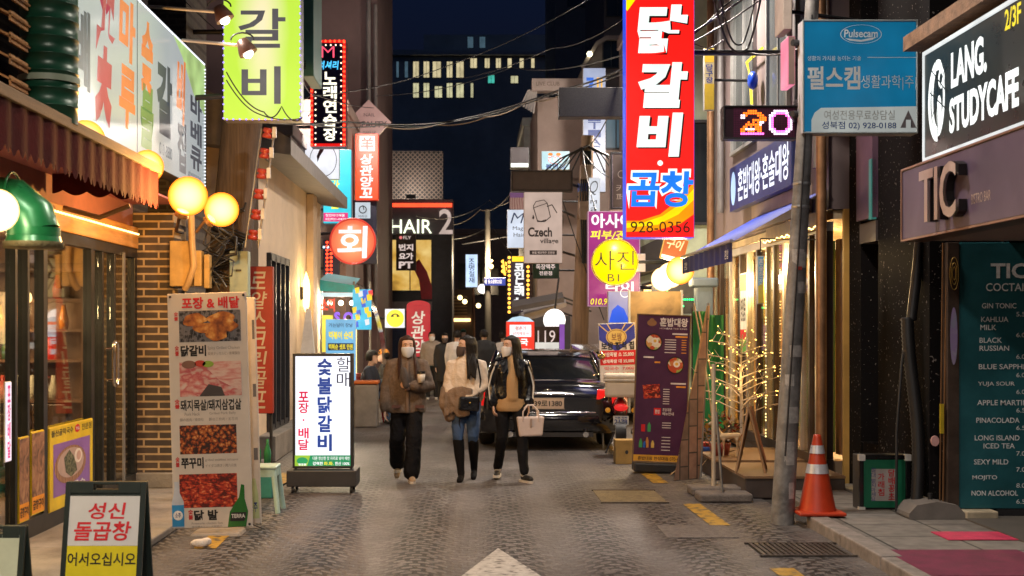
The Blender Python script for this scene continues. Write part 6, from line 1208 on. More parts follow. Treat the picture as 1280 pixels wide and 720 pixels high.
    if hstyle == 'long':
        for k in range(26):
            a = R(-20 + 220 * k / 25); L_ = .33 + .07 * rn.random()
            ca, sa = math.cos(a), math.sin(a); p = [h((.066 * ca, .012 + .085 * sa, .085)), h((.084 * ca, .012 + .106 * sa, .02)), h((.086 * ca, .018 + .106 * sa, -.09))]
            down = hc + HM @ V((.095 * ca, .02 + .100 * max(sa, -.9), -.10)); jit = V((rn.uniform(-.012, .012), rn.uniform(-.01, .01), 0))
            e1 = down + V((0, 0, -.10)) + jit; e2 = down + V((0, 0, -L_ + .1)) + jit * 1.6 + (HM @ V((.035 * ca, .03 * sa, 0)))
            loc_ = e1 - T((0, 0, 1.3))
            if loc_.y < .03: e1.y += -.125 - loc_.y; e2.y = e1.y - .065; e1.x = hc.x + (e1.x - hc.x) * .95; e2.x = hc.x + (e1.x - hc.x) * 1.1
            else: e1.y = max(e1.y, T((0, .10, 1.3)).y); e2.y = e1.y + .06
            q.capsule(p + [e1, e2], [.015, .017, .018, .017, .007], 8)
        for k in range(16):
            a = R(-25 + 230 * k / 15); ca, sa = math.cos(a), math.sin(a); r0 = rn.uniform(.9, 1.12); f_ = -1 if sa < .3 else 1; z1 = rn.uniform(-.34, -.24)
            st_.tube([h((.07 * ca, .012 + .088 * sa, .08)), h((.088 * ca * r0, .015 + .112 * sa, .01)), h((.094 * ca * r0, .02 + .112 * sa, -.09)), hc + HM @ V((.10 * ca * r0, .0, 0)) + V((0, .13 * f_, -.2)), hc + HM @ V((.115 * ca * r0, 0, 0)) + V((rn.uniform(-.02, .02), .18 * f_, z1))], [.004, .005, .005, .004, .0015], 5)
    elif hstyle == 'short':
        for k in range(14):
            a = R(-15 + 210 * k / 13); ca, sa = math.cos(a), math.sin(a); q.capsule([h((.07 * ca, .012 + .09 * sa, .07)), h((.08 * ca, .012 + .105 * sa, .0)), h((.072 * ca, .012 + .098 * sa, -.055))], [.018, .018, .010], 8)
        for k in range(5): q.capsule([h((-.05 + .025 * k, -.03, .1)), h((-.055 + .0275 * k, -.085, .075)), h((-.055 + .027 * k, -.088, .052))], [.018, .015, .008], 8)
    ho = shell(q, vx * 1.2, 'hair', t, hair, 2, fold=0 if lo else .004)
    if st_.v: st_.build('loose_strand', ho)
    if hat:
        q = MB(hat); q.rings([ell(z, a, b, c, d) for z, a, b, c, d in [(.045, .086, .094, .118, .006), (.09, .082, .09, .108, .006), (.125, .05, .06, .07, .008), (.138, .02, .02, .02, .01)]])
        q.rings([[h((.075 * math.cos(a), -.08 - .055 * abs(math.sin(a)), .05 + dz)) for a in [math.pi * k / 10 for k in range(11)]] for dz in (0, .008)], sm=False); q.build('cap', t)
    # trousers
    q = MB()
    for k in 'LR':
        g = [B + V(p) for p in G[k][:3]]; an = g[2] if not boots else g[1].lerp(g[2], .2); m1 = g[0].lerp(g[1], .45); m2 = g[1].lerp(g[2], .55) if not boots else g[1].lerp(an, .5)
        q.capsule([g[0] + V((0, 0, .02)), m1, g[1], m2, an + V((0, 0, .03 if not boots else 0))], [pant[0], pant[0] * .93, pant[1], (pant[1] + pant[2]) / 2, pant[2]], 12)
        if not lo and not boots:
            for z_ in (.25, .5, .8): c_ = g[1].lerp(an, z_); q.capsule([c_ + V((-pant[2] * .6, -pant[2] * .7, .01)), c_ + V((pant[2] * .6, -pant[2] * .75, -.012))], [.012, .012], 6)
    q.capsule([B + V((-.06, 0, .96)), B + V((.06, 0, .96))], [(.105, .115), (.105, .115)], 12)
    shell(q, vc, 'trousers', t, bottom, 3, fold=0 if lo else .007, seed=len(label))
    # shoes or boots
    for k in 'LR':
        g = [B + V(p) for p in G[k][:3]]; an = g[2]; toe = V(G[k][3]) if len(G[k]) > 3 else V((0.02 if k == 'L' else -.02, -1, -.12 if not boots else -.25)); toe.normalize()
        sole = an.z - .075
        q = MB(); q.capsule([an + V((0, .03, -.042)), an + toe * .07 + V((0, 0, -.036)), an + toe * .15 + V((0, 0, -.03))], [.036, .040, .034], 10); q.capsule([an + V((0, .005, .03)), an + V((0, .01, -.04))], [.040, .038], 10)
        if boots: q.capsule([g[1].lerp(an, .12), g[1].lerp(an, .45), g[1].lerp(an, .85), an], [.066, .062, .045, .043], 12); q.capsule([an + V((0, .04, -.03)), an + V((0, .05, -.075))], [.018, .014], 8)
        o = shell(q, vc * .8, 'boot' if boots else 'shoe', t, boots or shoe, 2)
        if not boots and not lo: q = MB(mat('sole_white', (.6, .56, .5), .6)); tt = V((toe.x, toe.y, 0)).normalized(); nn = V((-tt.y, tt.x, 0)); c0 = an + V((0, 0, -.072)); pts = [(.07, 0), (.06, .035), (0, .042), (-.09, .042), (-.16, .035), (-.185, 0), (-.16, -.035), (-.09, -.042), (0, -.042), (.06, -.035)]; q.rings([[c0 + tt * -a + nn * b + V((0, 0, dz)) - V((0, 0, 0)) for a, b in pts] for dz in (-.012, .016)], sm=False); q.build('sole', o)
        if sock: MB(sock).capsule([an + V((0, 0, .0)), an + V((0, 0, .075))], [.042, .043], 10).build('sock', t)
    # top
    q = MB(); tr = tors or [(hem, .195, .145), (.95, .18, .14), (1.1, .17, .13), (1.25, .175, .132), (1.35, .145, .105), (1.42, .08, .075)]
    def tring(z, a, b): c = T((0, 0, z)); return [c + V((a * math.copysign(abs(math.cos(t_)) ** .85, math.cos(t_)), b * math.copysign(abs(math.sin(t_)) ** .85, math.sin(t_)), 0)) for t_ in [2 * math.pi * k / 24 for k in range(24)]]
    q.rings([tring(*x) for x in tr])
    for k in 'LR':
        a = [T(p) for p in A[k][:3]]; q.capsule([a[0] - V((a[0].x - T((0, 0, 1.3)).x, 0, 0)) * .3, a[0], a[0].lerp(a[1], .5), a[1], a[1].lerp(a[2], .5), a[1].lerp(a[2], .93)], [sleeve[0] * .9, sleeve[0], (sleeve[0] + sleeve[1]) / 2, sleeve[1], sleeve[1] * .98, sleeve[2]], 12)
        if not lo:
            for f in (.25, .45, .7, .85): c_ = a[1].lerp(a[2], f) if f > .5 else a[0].lerp(a[1], f * 2); q.capsule([c_ + V((-.04, -.035, .015)), c_ + V((.04, -.04, -.012))], [.022, .022], 6)
    if collar: q.rings([tring(1.40, .095, .085), tring(1.46, .088, .08), tring(1.47, .07, .065)])
    shell(q, vc, 'jacket' if not shirt else 'top', t, top, 4, fold=.005 if lo else .0075, seed=len(label))
    return t
fur = mat('brown_sherpa', (.165, .120, .09), .9, var=.35, sc=40, bump=.9, bsc=120); blackd = mat('black_denim', (.006, .006, .008), .8, spec=.2, var=.3, sc=8, bump=.4, bsc=30)
beig = mat('oat_knit', (.68, .57, .46), .85, var=.12, sc=14, bump=.5, bsc=50); leather = mat('black_leather', (.006, .006, .008), .25, var=.3, sc=6, bump=.35, bsc=14)
maskw = mat('mask_white', (.66, .64, .64), .7, var=.05); maskb = mat('mask_pale_blue', (.55, .60, .68), .7, var=.05); maskk = mat('mask_taupe', (.07, .05, .045), .8)
jean = mat('blue_jeans', (.035, .075, .17), .8, var=.35, sc=7, bump=.3, bsc=60); suede = mat('black_suede', (.005, .0045, .005), .85, spec=.2, bump=.3)
tan = mat('tan_knit', (.42, .26, .12), .8, var=.1, bump=.3); cream_s = mat('cream_canvas', (.5, .42, .33), .7)
# woman in the brown coat
dA = 14.25; XA = X(509, dA)
wA = person('woman in brown fleece jacket and wide black trousers wearing a pale mask', (XA, dA, 0), R(4), .965, fur, blackd, mat('tan_shoe', (.38, .27, .17), .7), hairb, 'long', (R(6), R(4)), maskb,
    arms={'R': [(-.165, .0, 1.345), (-.225, .02, 1.09), (-.25, -.05, .83), (-.05, -.1, -1), (1, -.2, 0)], 'L': [(.165, .0, 1.345), (.245, -.05, 1.09), (.06, -.225, 1.10), (-1, -.1, .12), (0, 1, 0)]},
    legs={'L': [(.085, 0, .92), (.075, -.16, .51), (.045, -.16, .085), (.1, -1, -.12)], 'R': [(-.085, 0, .92), (-.115, -.02, .50), (-.105, .28, .16), (-.1, -1, -.75)]},
    sleeve=(.083, .08, .066), pant=(.105, .092, .098), tors=[(.79, .215, .155), (.82, .222, .16), (.98, .215, .158), (1.15, .205, .15), (1.28, .19, .14), (1.36, .15, .11), (1.43, .08, .075)], collar=True)
q = MB(mat('jacket_trim', (.10, .04, .03), .5)); q.box((-.13, -.168, .865), (.10, .012, .035)); q.box((.14, -.168, .865), (.10, .012, .035)); q.build('pocket_tab', wA)
q = MB(mat('zip_placket', (.16, .11, .08), .8)); q.tube([(0.0, -.172, .80), (.0, -.176, 1.0), (0, -.165, 1.2), (0, -.13, 1.37)], [(.02, .008)] * 4, 8); q.build('placket', wA)
q = MB(mat('cuff_blue', (.02, .06, .25), .7)); q.capsule([(.10, -.205, 1.10), (.07, -.218, 1.10)], [.046, .043], 10); q.build('cuff', wA)
o = MB(mat('grey_fur', (.09, .075, .07), .95, bump=1, bsc=100)).capsule([(-.03, -.03, 0), (-.05, -.03, .10), (-.06, -.02, .17)], [.035, .045, .035], 12).build('fur_pouch', loc=(XA + .03, dA - .225, 1.07)); tag(o, 'small grey fluffy pouch held at her chest by the woman in brown', 'pouch')
o = MB(mat('cup_white', (.66, .62, .56), .5)).lathe([(.0, 0), (.035, 0), (.045, .10), (0, .10)], (0, 0, 0), 18).build('paper_cup', loc=(XA + .165, dA - .215, 1.10)); tag(o, 'white paper cup with dark lid tucked in the arm of the woman in brown', 'cup'); MB(blackg).lathe([(0, .1), (.048, .1), (.045, .125), (0, .125)], (0, 0, 0), 18).build('lid', o)
# woman in the oat knit
dB = 14.35; XB = X(583, dB)
wB = person('woman in oversized oat knit with knee high black boots and long black hair', (XB, dB, 0), R(-6), .965, beig, jean, None, hairm, 'long', (R(-62), R(0)), maskk,
    arms={'R': [(-.16, 0, 1.34), (-.20, -.03, 1.10), (-.15, -.17, .92), (.6, -.2, -.6), (0, 1, 0)], 'L': [(.16, 0, 1.34), (.215, -.02, 1.09), (.02, -.19, .98), (-.8, -.1, -.35), (0, 1, 0)]},
    legs={'L': [(.08, 0, .93), (.085, -.05, .51), (.075, .14, .12), (.05, -1, -.5)], 'R': [(-.085, 0, .93), (-.085, -.13, .52), (-.045, -.15, .085)]},
    boots=suede, pant=(.095, .066, .058), sleeve=(.078, .072, .056), tors=[(.90, .165, .13), (.95, .2, .15), (1.08, .2, .15), (1.24, .19, .14), (1.35, .15, .11), (1.43, .085, .08)], collar=True)
# draped brown jacket over her arm, bag
q = MB(); q.capsule([(-.22, -.04, 1.06), (-.23, -.14, .90), (-.19, -.12, .72)], [(.09, .05), (.1, .05), (.07, .04)], 12); q.capsule([(-.2, -.15, 1.0), (-.06, -.2, 1.0), (.05, -.2, 1.02)], [(.06, .03), (.1, .03), (.06, .03)], 12); q.capsule([(-.18, -.17, .95), (-.05, -.2, .88), (-.04, -.19, .76)], [(.07, .03), (.11, .03), (.09, .025)], 12)
for k in range(7): q.capsule([(-.25 + .045 * k, -.18 + .01 * (k % 2), 1.02), (-.26 + .04 * k, -.185, .74 + .02 * k)], [.018, .014], 6)
o = shell(q, .011, 'folded_jacket', None, mat('taupe_wool', (.22, .15, .10), .9, var=.25, sc=12, bump=.6, bsc=60), 3, (XB, dB, 0), fold=.008); o.scale = (.93, .96, .965); tag(o, 'brown wool jacket draped over the arm of the woman in oat knit', 'jacket')
t = thing('shoulder_bag', 'small black leather bag hanging at the hip of the woman in oat knit', 'bag', (XB + .02, dB - .205, .775)); q = MB(leather); q.add([(-.11, -.04, .02), (.12, -.04, .0), (.13, -.03, .17), (-.10, -.03, .17), (-.11, .05, .02), (.12, .05, 0), (.13, .04, .17), (-.10, .04, .17)], [(0, 1, 2, 3), (7, 6, 5, 4), (0, 4, 5, 1), (1, 5, 6, 2), (2, 6, 7, 3), (3, 7, 4, 0)]); q.build('body', t, bev=.02); MB(leather).tube([(.11, .03, .14), (.14, .09, .35), (.1, .09, .58)], .008, 6).build('strap', t); MB(leather).tube([(-.08, 0, .02), (-.1, .05, -.12), (-.06, .06, -.3)], .006, 6).build('strap', t); MB(mat('brass_clasp', (.5, .35, .12), .3, .9)).ball((.02, -.045, .1), .014, 8).build('clasp', t)
# woman in the leather jacket
dC = 14.3; XC = X(638, dC)
wC = person('woman in black leather jacket over a tan knit wearing a white mask', (XC, dC, 0), R(8), .965, leather, blackd, mat('sneaker_black', (.015, .015, .016), .6), hairm, 'long', (R(-62), R(2)), maskw,
    arms={'R': [(-.165, 0, 1.34), (-.22, .04, 1.10), (-.21, -.04, .88)], 'L': [(.165, 0, 1.34), (.225, .03, 1.10), (.20, -.06, .875), (.0, -.15, -1), (-1, 0, 0)]},
    legs={'L': [(.085, 0, .92), (.11, -.15, .51), (.125, -.20, .085), (.35, -1, -.05)], 'R': [(-.085, 0, .92), (-.10, -.02, .50), (-.12, .18, .11), (-.3, -1, -.35)]},
    sock=mat('sock_white', (.6, .57, .53), .8), pant=(.095, .068, .053), sleeve=(.076, .068, .054), tors=[(.94, .185, .14), (.97, .192, .145), (1.1, .19, .14), (1.25, .185, .138), (1.35, .15, .11), (1.42, .085, .08)])
q = MB(); 
q.rings([[(a * math.cos(t_), -.02 + b * math.sin(t_), z) for t_ in [2 * math.pi * k / 24 for k in range(24)]] for z, a, b in ((.80, .165, .125), (.84, .18, .135), (.95, .17, .13), (.98, .15, .11))])
q.capsule([(0, -.125, .95), (.0, -.128, 1.15), (.0, -.10, 1.33), (0, -.05, 1.42)], [(.075, .045), (.07, .045), (.055, .04), (.05, .04)], 12)
shell(q, .012, 'knit_top', wC, tan, 3)
q = MB(mat('shirt_stripe', (.62, .58, .52), .6))
q.tube([(.17, -.068, 1.375), (.225, -.062, 1.24), (.265, -.038, 1.09), (.245, -.085, .93)], [(.010, .006)] * 4, 6).tube([(-.17, -.068, 1.375), (-.225, -.055, 1.24), (-.26, -.03, 1.09), (-.25, -.075, .93)], [(.010, .006)] * 4, 6); q.build('sleeve_stripe', wC)
q = MB(leather)
for sx in (-1, 1): q.add([(sx * .055, -.13, 1.43), (sx * .15, -.15, 1.37), (sx * .11, -.19, 1.24), (sx * .06, -.18, 1.30), (sx * .06, -.12, 1.42), (sx * .15, -.13, 1.37), (sx * .11, -.165, 1.24), (sx * .06, -.155, 1.30)], [(0, 1, 2, 3), (7, 6, 5, 4), (0, 4, 5, 1), (1, 5, 6, 2), (2, 6, 7, 3), (3, 7, 4, 0)])
q.build('lapel', wC)
t = thing('tote_bag', 'blush white tote bag carried by the woman in leather jacket', 'bag', (XC + .215, dC - .12, .50), R(6)); bm = mat('blush_leather', (.56, .46, .42), .45, var=.08)
q = MB(bm); q.add([(-.13, -.07, 0), (.13, -.07, .01), (.155, -.05, .22), (-.155, -.05, .22), (-.13, .07, 0), (.13, .07, .01), (.155, .05, .22), (-.155, .05, .22)], [(0, 1, 2, 3), (7, 6, 5, 4), (0, 4, 5, 1), (1, 5, 6, 2), (2, 6, 7, 3), (3, 7, 4, 0)]); q.build('body', t, bev=.018)
for y in (-.055, .055): MB(bm).tube([(-.09, y, .17), (-.085, y * .9, .28), (-.03, y * .3, .345), (.03, y * .3, .345), (.085, y * .9, .28), (.09, y, .17)], .009, 8).build('handle', t)
MB(mat('bag_tag', (.4, .3, .25), .5)).bx(-.012, .012, -.078, -.07, .12, .2).build('tag', t)
# people farther down the street
dk1 = mat('cloth_black', (.014, .014, .016), .8); dk2 = mat('cloth_navy', (.02, .028, .05), .8); gw = mat('cloth_grey_beige', (.30, .25, .21), .85, bump=.3); ww = mat('cloth_white', (.62, .58, .55), .8); olive = mat('cloth_olive', (.06, .06, .045), .8); shk = mat('shoe_dark', (.03, .03, .03), .6); shw = mat('shoe_white', (.55, .53, .5), .6)
FG = 'passers-by down the street'
def far(label, px, d, top, bottom, shoe, rz, S=.97, **k): return person(label, (X(px, d), d, 0), rz, S, top, bottom, shoe, lo=True, group=FG, **k)
far('person in beige grey hooded jacket and mask walking toward the viewer', 540, 30, gw, dk1, shw, R(0), .97, hstyle='short', mask=maskw, sleeve=(.1, .09, .07), tors=[(.84, .23, .16), (1.0, .235, .17), (1.25, .22, .16), (1.37, .18, .12), (1.45, .12, .1)])
far('person in long black coat and dark mask beside the beige jacket', 556, 29, dk1, dk1, shw, R(5), .95, hstyle='short', mask=maskk, hem=.55, tors=[(.5, .22, .17), (.8, .21, .16), (1.1, .2, .15), (1.28, .2, .15), (1.37, .165, .11), (1.44, .1, .08)])
far('person in white sweatshirt half hidden behind the woman in oat knit', 571, 28, ww, dk1, shk, R(165), .99, hstyle='short')
far('person in green beanie behind the white sweatshirt', 579, 36, olive, dk1, shk, R(10), .99, hstyle='short', hat=mat('beanie_green', (.02, .10, .07), .9))
far('man in black padded jacket seen from behind', 605, 27, dk1, dk1, shk, R(180), 1.0, hstyle='short', sleeve=(.1, .09, .075), tors=[(.82, .24, .16), (1.0, .245, .18), (1.25, .235, .17), (1.38, .19, .13), (1.45, .12, .1)])
far('person in pale jacket with back turned beside the red soup sign', 629, 28, ww, dk2, shk, R(150), .98, hstyle='short')
def sit(label, px, d, top, bottom, rz, hat=None, **k):
    return person(label, (X(px, d), d, 0), rz, 1.03, top, bottom, shk, hstyle='short', lo=True, base=(0, 0, -.42), hat=hat, legs={'L': [(.09, 0, .92), (.10, -.42, .93), (.10, -.44, .50)], 'R': [(-.09, 0, .92), (-.10, -.42, .91), (-.10, -.40, .50)]},
        arms={'L': [(.165, 0, 1.35), (.22, -.1, 1.12), (.12, -.32, 1.02)], 'R': [(-.165, 0, 1.35), (-.22, -.1, 1.12), (-.12, -.32, 1.02)]}, lean=(0, -.06), group='people sitting at the street stall', **k)
sit('person in dark jacket and cap seated on the red chair at the stall', 459, 22.8, dk2, mat('denim_pale', (.05, .09, .16), .8), R(75), mat('cap_black', (.02, .02, .022), .7))
sit('person in black vest and orange hat seated near the yellow smiley sign', 485, 24.2, dk1, mat('denim_pale', (.05, .09, .16)), R(-70), mat('hat_orange', (.6, .22, .03), .8))
# ================================================================== street stall on the left
t = thing('food_stall', 'street food stall with teal awning, blue panels and clear plastic curtain', 'stall', (X(430, 23.2), 23.2, 0))
tm = mat('teal_canvas', (.02, .42, .50), .4, var=.15)
def sx(px, d=23.2): return X(px, d) - X(430, 23.2)
q = MB(tm); q.add([(sx(402), -.3, Z(350, 23)), (sx(445), -.3, Z(357, 23)), (sx(445), .9, Z(345, 23)), (sx(402), .9, Z(338, 23)), (sx(402), -.3, Z(364, 23)), (sx(445), -.3, Z(366, 23))], [(0, 1, 2, 3), (4, 5, 1, 0)]); q.build('awning', t)
MB(emi('awning_white', (.55, .75, .78), .8)).bx(sx(402), sx(445), -.31, -.29, Z(371, 23), Z(366, 23)).build('valance', t)
q = MB(glassy('plastic_sheet', (.7, .75, .78), .2, .12)); q.grid(lambda u, v: (sx(442) + .55 * math.sin(v * 1.45), -.25 + 1.1 * u, Z(352, 23) - 1.55 * (v ** 1.6)), 4, 12); q.build('curtain', t)
bp = MB(); cs = [emi('panel_cyan', (.05, .5, .75), .8), emi('panel_blue', (.03, .12, .65), .8), emi('panel_yellow', (.9, .65, .05), .8), emi('panel_red', (.8, .06, .08), .8), emi('panel_white', (.8, .85, .9), .7)]
rn = random.Random(5)
bp.m(cs[0]).bx(sx(443), sx(466), -.33, -.31, Z(412, 23), Z(362, 23))
for k in range(16): a = sx(443 + 21 * rn.random()); z = Z(410 - 44 * rn.random(), 23); bp.m(cs[rn.choice([1, 2, 3, 4])]); bp.poly([(a, z), (a + .07, z + .02), (a + .06, z + .12), (a - .02, z + .1)], -.335)
bp.build('picture_panel', t)
q = MB(mat('stall_metal', (.3, .3, .32), .4, .7)); q.bx(sx(402), sx(452), -.1, .8, .0, .85); q.build('counter', t, bev=.02)
for px in (404, 444, 464): MB(steel).cyl((sx(px), -.25, 0), (sx(px), -.25, Z(352, 23)), .02).build('post', t)
q = MB(emi('stall_bulb', (1, .8, .5), 8))
for px in (410, 424, 438): q.ball((sx(px), .3, Z(378, 23)), .05, 8)
q.build('bulb_row', t); lamp('stall_light', t, (0, -.1, 2.15), 170, (1, .8, .55), size=.1)
q = MB(emi('stall_red', (.9, .08, .05), 1.0, False)); q.text('소떡', sx(404), sx(421), Z(390, 23), Z(373, 23), -.32, .04); q.m(emi('stall_violet', (.25, .1, .9), 1.0, False)); q.text('S O', sx(420), sx(444), Z(404, 23), Z(390, 23), -.32, .05); q.build('lettering', t)
s = Sign('menu_banner', 'light blue tteokbokki price banner in front of the food stall', px=(407, 399, 445, 478), d=22.4, t=.03, face=emi('sky_banner', (.18, .50, .80), .75), edge=whitep, cat='banner')
s.r_(402.5, 394, 416, 440, emi('yellow_card', (.95, .8, .1), .8), k=-8); s.t_('가는날이 장날', 411, 404, 441, 409, inkN, .01, k=2); s.t_('떡볶이 순대', 411, 414, 441, 424, emi('banner_yellow', (.9, .75, .05), .9, False), .04); s.r_(410, 429, 442, 438, inkN, k=2); s.t_('떡튀순 셋트 만원', 411, 430, 441, 437, MATS['banner_yellow'], .03, k=3); s.t_('튀김오뎅', 412, 443, 440, 452, emi('banner_pink', (.9, .1, .35), .9, False), .03, k=2); s.t_('어묵 핫도그', 412, 458, 440, 466, inkN, .02); s.done(); MB(steel).cyl((-.2, .03, -.6), (-.25, .1, -1.24), .012).cyl((.2, .03, -.6), (.25, .1, -1.24), .012).build('stand_frame', s.root)
t = thing('waste_bin', 'grey bin with an orange rim beside the stall on the street', 'bin', (X(458, 22.0), 22.0, 0)); MB(mat('bin_grey', (.22, .20, .18), .6, var=.2)).bx(-.2, .2, -.2, .2, 0, .74).build('body', t, bev=.03); MB(mat('bin_orange', (.5, .12, .02), .5)).bx(-.22, .22, -.22, .22, .741, .8).build('rim', t, bev=.02)
t = thing('plastic_chair', 'red plastic armchair under the person in a cap at the stall', 'chair', (X(459, 22.85), 22.85, 0), R(75)); rp_ = mat('red_plastic', (.55, .02, .03), .4)
MB(rp_).bx(-.23, .23, -.24, .2, .40, .43).build('seat', t, bev=.012); q = MB(rp_)
for k in range(5): q.bx(-.2 + k * .09, -.16 + k * .09, .2, .225, .43, .86)
q.bx(-.24, .24, .2, .23, .82, .88); q.build('backrest', t, bev=.008)
for a in (-1, 1):
    MB(rp_).tube([(a * .24, .2, .66), (a * .25, -.18, .64), (a * .24, -.2, .42)], .018, 8).build('armrest', t)
    for b in (-1, 1): MB(rp_).cyl((a * .2, b * .19, .4), (a * .23, b * .23, 0), .022, .016, 8).build('leg', t)
s = Sign('hanging_sign', 'small round yellow smiley sign on white near the red street banner', px=(481, 386, 506, 410), d=27, t=.08, face=emi('smiley_back', (.85, .9, .95), .8), edge=whitep)
s.c_(494, 398, 11, emi('smiley_yellow', (1, .8, .02), 1.0, False), k=1); s.c_(491, 395, 1.2, inkK, k=2); s.c_(497, 395, 1.2, inkK); s.ring(494, 398, 6, 1.2, inkK, a0=200, a1=340); s.done(); s.bracket([((s.c.x - .2, 27.05, s.c.z), (-2.62, 27.3, s.c.z)), ((s.c.x - .2, 27.05, s.c.z), (s.c.x - .2, 27.05, 0))], .025)
# red curved banner
s = Sign('street_banner', 'tall red banner with rounded top and pale brush syllables', px=(508, 382, 538, 446), d=33, t=.1, face=emi('banner_red', (.60, .03, .04), .6), edge=mat('banner_red_side', (.4, .02, .03), .5), cat='banner')
s.p_([(508 + 15 + 15 * math.cos(a), 382.5 - 7 * math.sin(a)) for a in [math.pi * k / 14 for k in range(15)]], MATS['banner_red'], k=-30); wl = emi('banner_letters', (.85, .75, .6), .8, False); s.t_('상관양', 514, 388, 531, 442, wl, .02, .1, vert=True, k=1); s.done(); MB(dsteel).bx(-.3, .3, -.2, .2, -s.c[2], -s.h / 2).build('base', s.root)
# ================================================================== lit signs down the street
def arm(s, x, y=None):
    z = s.c.z; s.bracket([((s.c.x, s.c.y, z + s.h * .3), (x, y or s.c.y + .1, z + s.h * .3)), ((s.c.x, s.c.y, z - s.h * .3), (x, y or s.c.y + .1, z - s.h * .3))], .03)
rb = emi('red_bulb', (1, .05, .015), 3.5); wbm = emi('warm_white_bulb', (1, .85, .6), 2.0)
s = Sign('karaoke_sign', 'black karaoke sign framed by red and white chasing bulbs', px=(388, 50, 432, 183), d=24.5, t=.4, face=mat('night_panel', (.012, .012, .05), .4), edge=mat('karaoke_side', (.12, .01, .02), .5), rim=.055, rimm=emi('karaoke_rim', (.85, .012, .01), .8))
lw2 = emi('warm_white_letters', (1, .95, .75), 1.5, False)
s.t_('M', 402, 58, 418, 72, emi('neon_red_m', (1, .08, .15), 1.4, False), -.01); s.t_('럭셔리', 398, 76, 423, 87, emi('neon_sky', (.08, .55, 1), 1.3, False), .03, .1); s.t_('노래연습장', 404, 89, 421, 177, lw2, .03, vert=True)
s.k = 9
for x in (389.8, 430.2): s.bulbs(x, 53, x, 181, 22, 1.6, rb)
s.bulbs(390, 51.8, 430, 51.8, 8, 1.6, rb); s.k = 1
for x in (394.5, 426.5): s.bulbs(x, 57, x, 181, 18, 1.1, wbm)
s.bulbs(395, 56.5, 426, 56.5, 6, 1.1, wbm); s.done(); arm(s, -3.7)
s = Sign('hanging_sign', 'white sign with a black bird in an oval partly behind the grey eave', px=(381, 177, 424, 224), d=25.2, t=.15, face=emi('white_sign_dim', (.82, .84, .9), .85), edge=whitep)
s.ring(404, 200, 17, .7, inkK, 21); s.p_([(396, 195), (400, 186), (406, 184), (404, 189), (400, 195), (397, 203)], inkK); s.done(); arm(s, -3.9)
cyn = emi('cyan_lightbox', (.05, .62, .75), .85); yl = emi('lemon_letters', (.9, .95, .1), 1.0, False)
s = Sign('vertical_sign', 'cyan vertical sign with yellow letters and a pink phone strip', px=(404, 187, 439, 279), d=26, t=.2, face=cyn, edge=emi('cyan_side', (.03, .3, .4), .6, False))
s.t_('초가집', 413, 200, 424, 262, yl, .02, .1, vert=True); s.r_(404.5, 266, 435, 277, emi('pink_strip', (.9, .05, .25), .8, False)); s.t_('청진바다해물', 407, 267.5, 431, 271, ew, .01, k=2); s.t_('02)921-0428', 407, 272.5, 433, 276, ew, .01); s.done(); arm(s, -3.6)
# diamond
t = thing('diamond_sign', 'pinkish diamond shaped beauty sign above the red sheep sign', 'sign', tuple(P(461, 153, 29.5))); m = emi('dusty_pink_panel', (.36, .20, .17), .8); r = 28 / FPX * 29.5
q = MB(m); q.poly([(0, -r), (r, 0), (0, r), (-r, 0)], -.05, .05); q.build('sign_box', t); q = MB(mat('diamond_ink', (.07, .05, .05), .5)); k = 1 / FPX * 29.5; q.text('L-BEAUTY', -23 * k, 23 * k, -7 * k, 1 * k, -.056, .02).text('NAIL', -6 * k, 8 * k, 7 * k, 11 * k, -.056, 0).text('MAKE UP', -7 * k, 9 * k, -15 * k, -11 * k, -.056, 0); q.build('lettering', t); MB(dsteel).cyl((0, .08, 0), (-.6, 1.5, 0), .03).build('bracket', t)
ro = emi('vermilion_lightbox', (1, .07, .012), 1.0)
s = Sign('vertical_sign', 'vermilion vertical sign with white brush letters and a sheep glyph panel', px=(444, 167, 473, 250), d=28, t=.25, face=ro, edge=emi('vermilion_side', (.6, .03, .01), .7, False))
s.r_(449.5, 170, 468.5, 189, emi('pale_cyan_panel', (.65, .85, .85), .9, False)); s.t_('羊', 451, 171.5, 467, 187.5, emi('glyph_red', (.85, .05, .02), .8, False), .02, k=2); s.t_('상관양꼬', 450, 192, 466, 248, ew, .03, .1, vert=True, k=1); s.done(); arm(s, -2.7, 30.9)
s = Sign('vertical_sign', 'dark navy sign with a small white clock emblem panel under the sheep sign', px=(441, 250, 471, 330), d=28.2, t=.2, face=mat('navy_panel', (.02, .022, .05), .4), edge=dsteel)
s.r_(444, 253, 463, 273, emi('pale_panel', (.62, .72, .8), .7)); s.ring(453.5, 262, 5, 1.2, inkK, k=2); s.line([(453.5, 257), (455, 262)], 1, inkK); s.t_('이리오', 448, 269, 459, 272, inkK, .01); s.done(); arm(s, -2.65, 30.9)
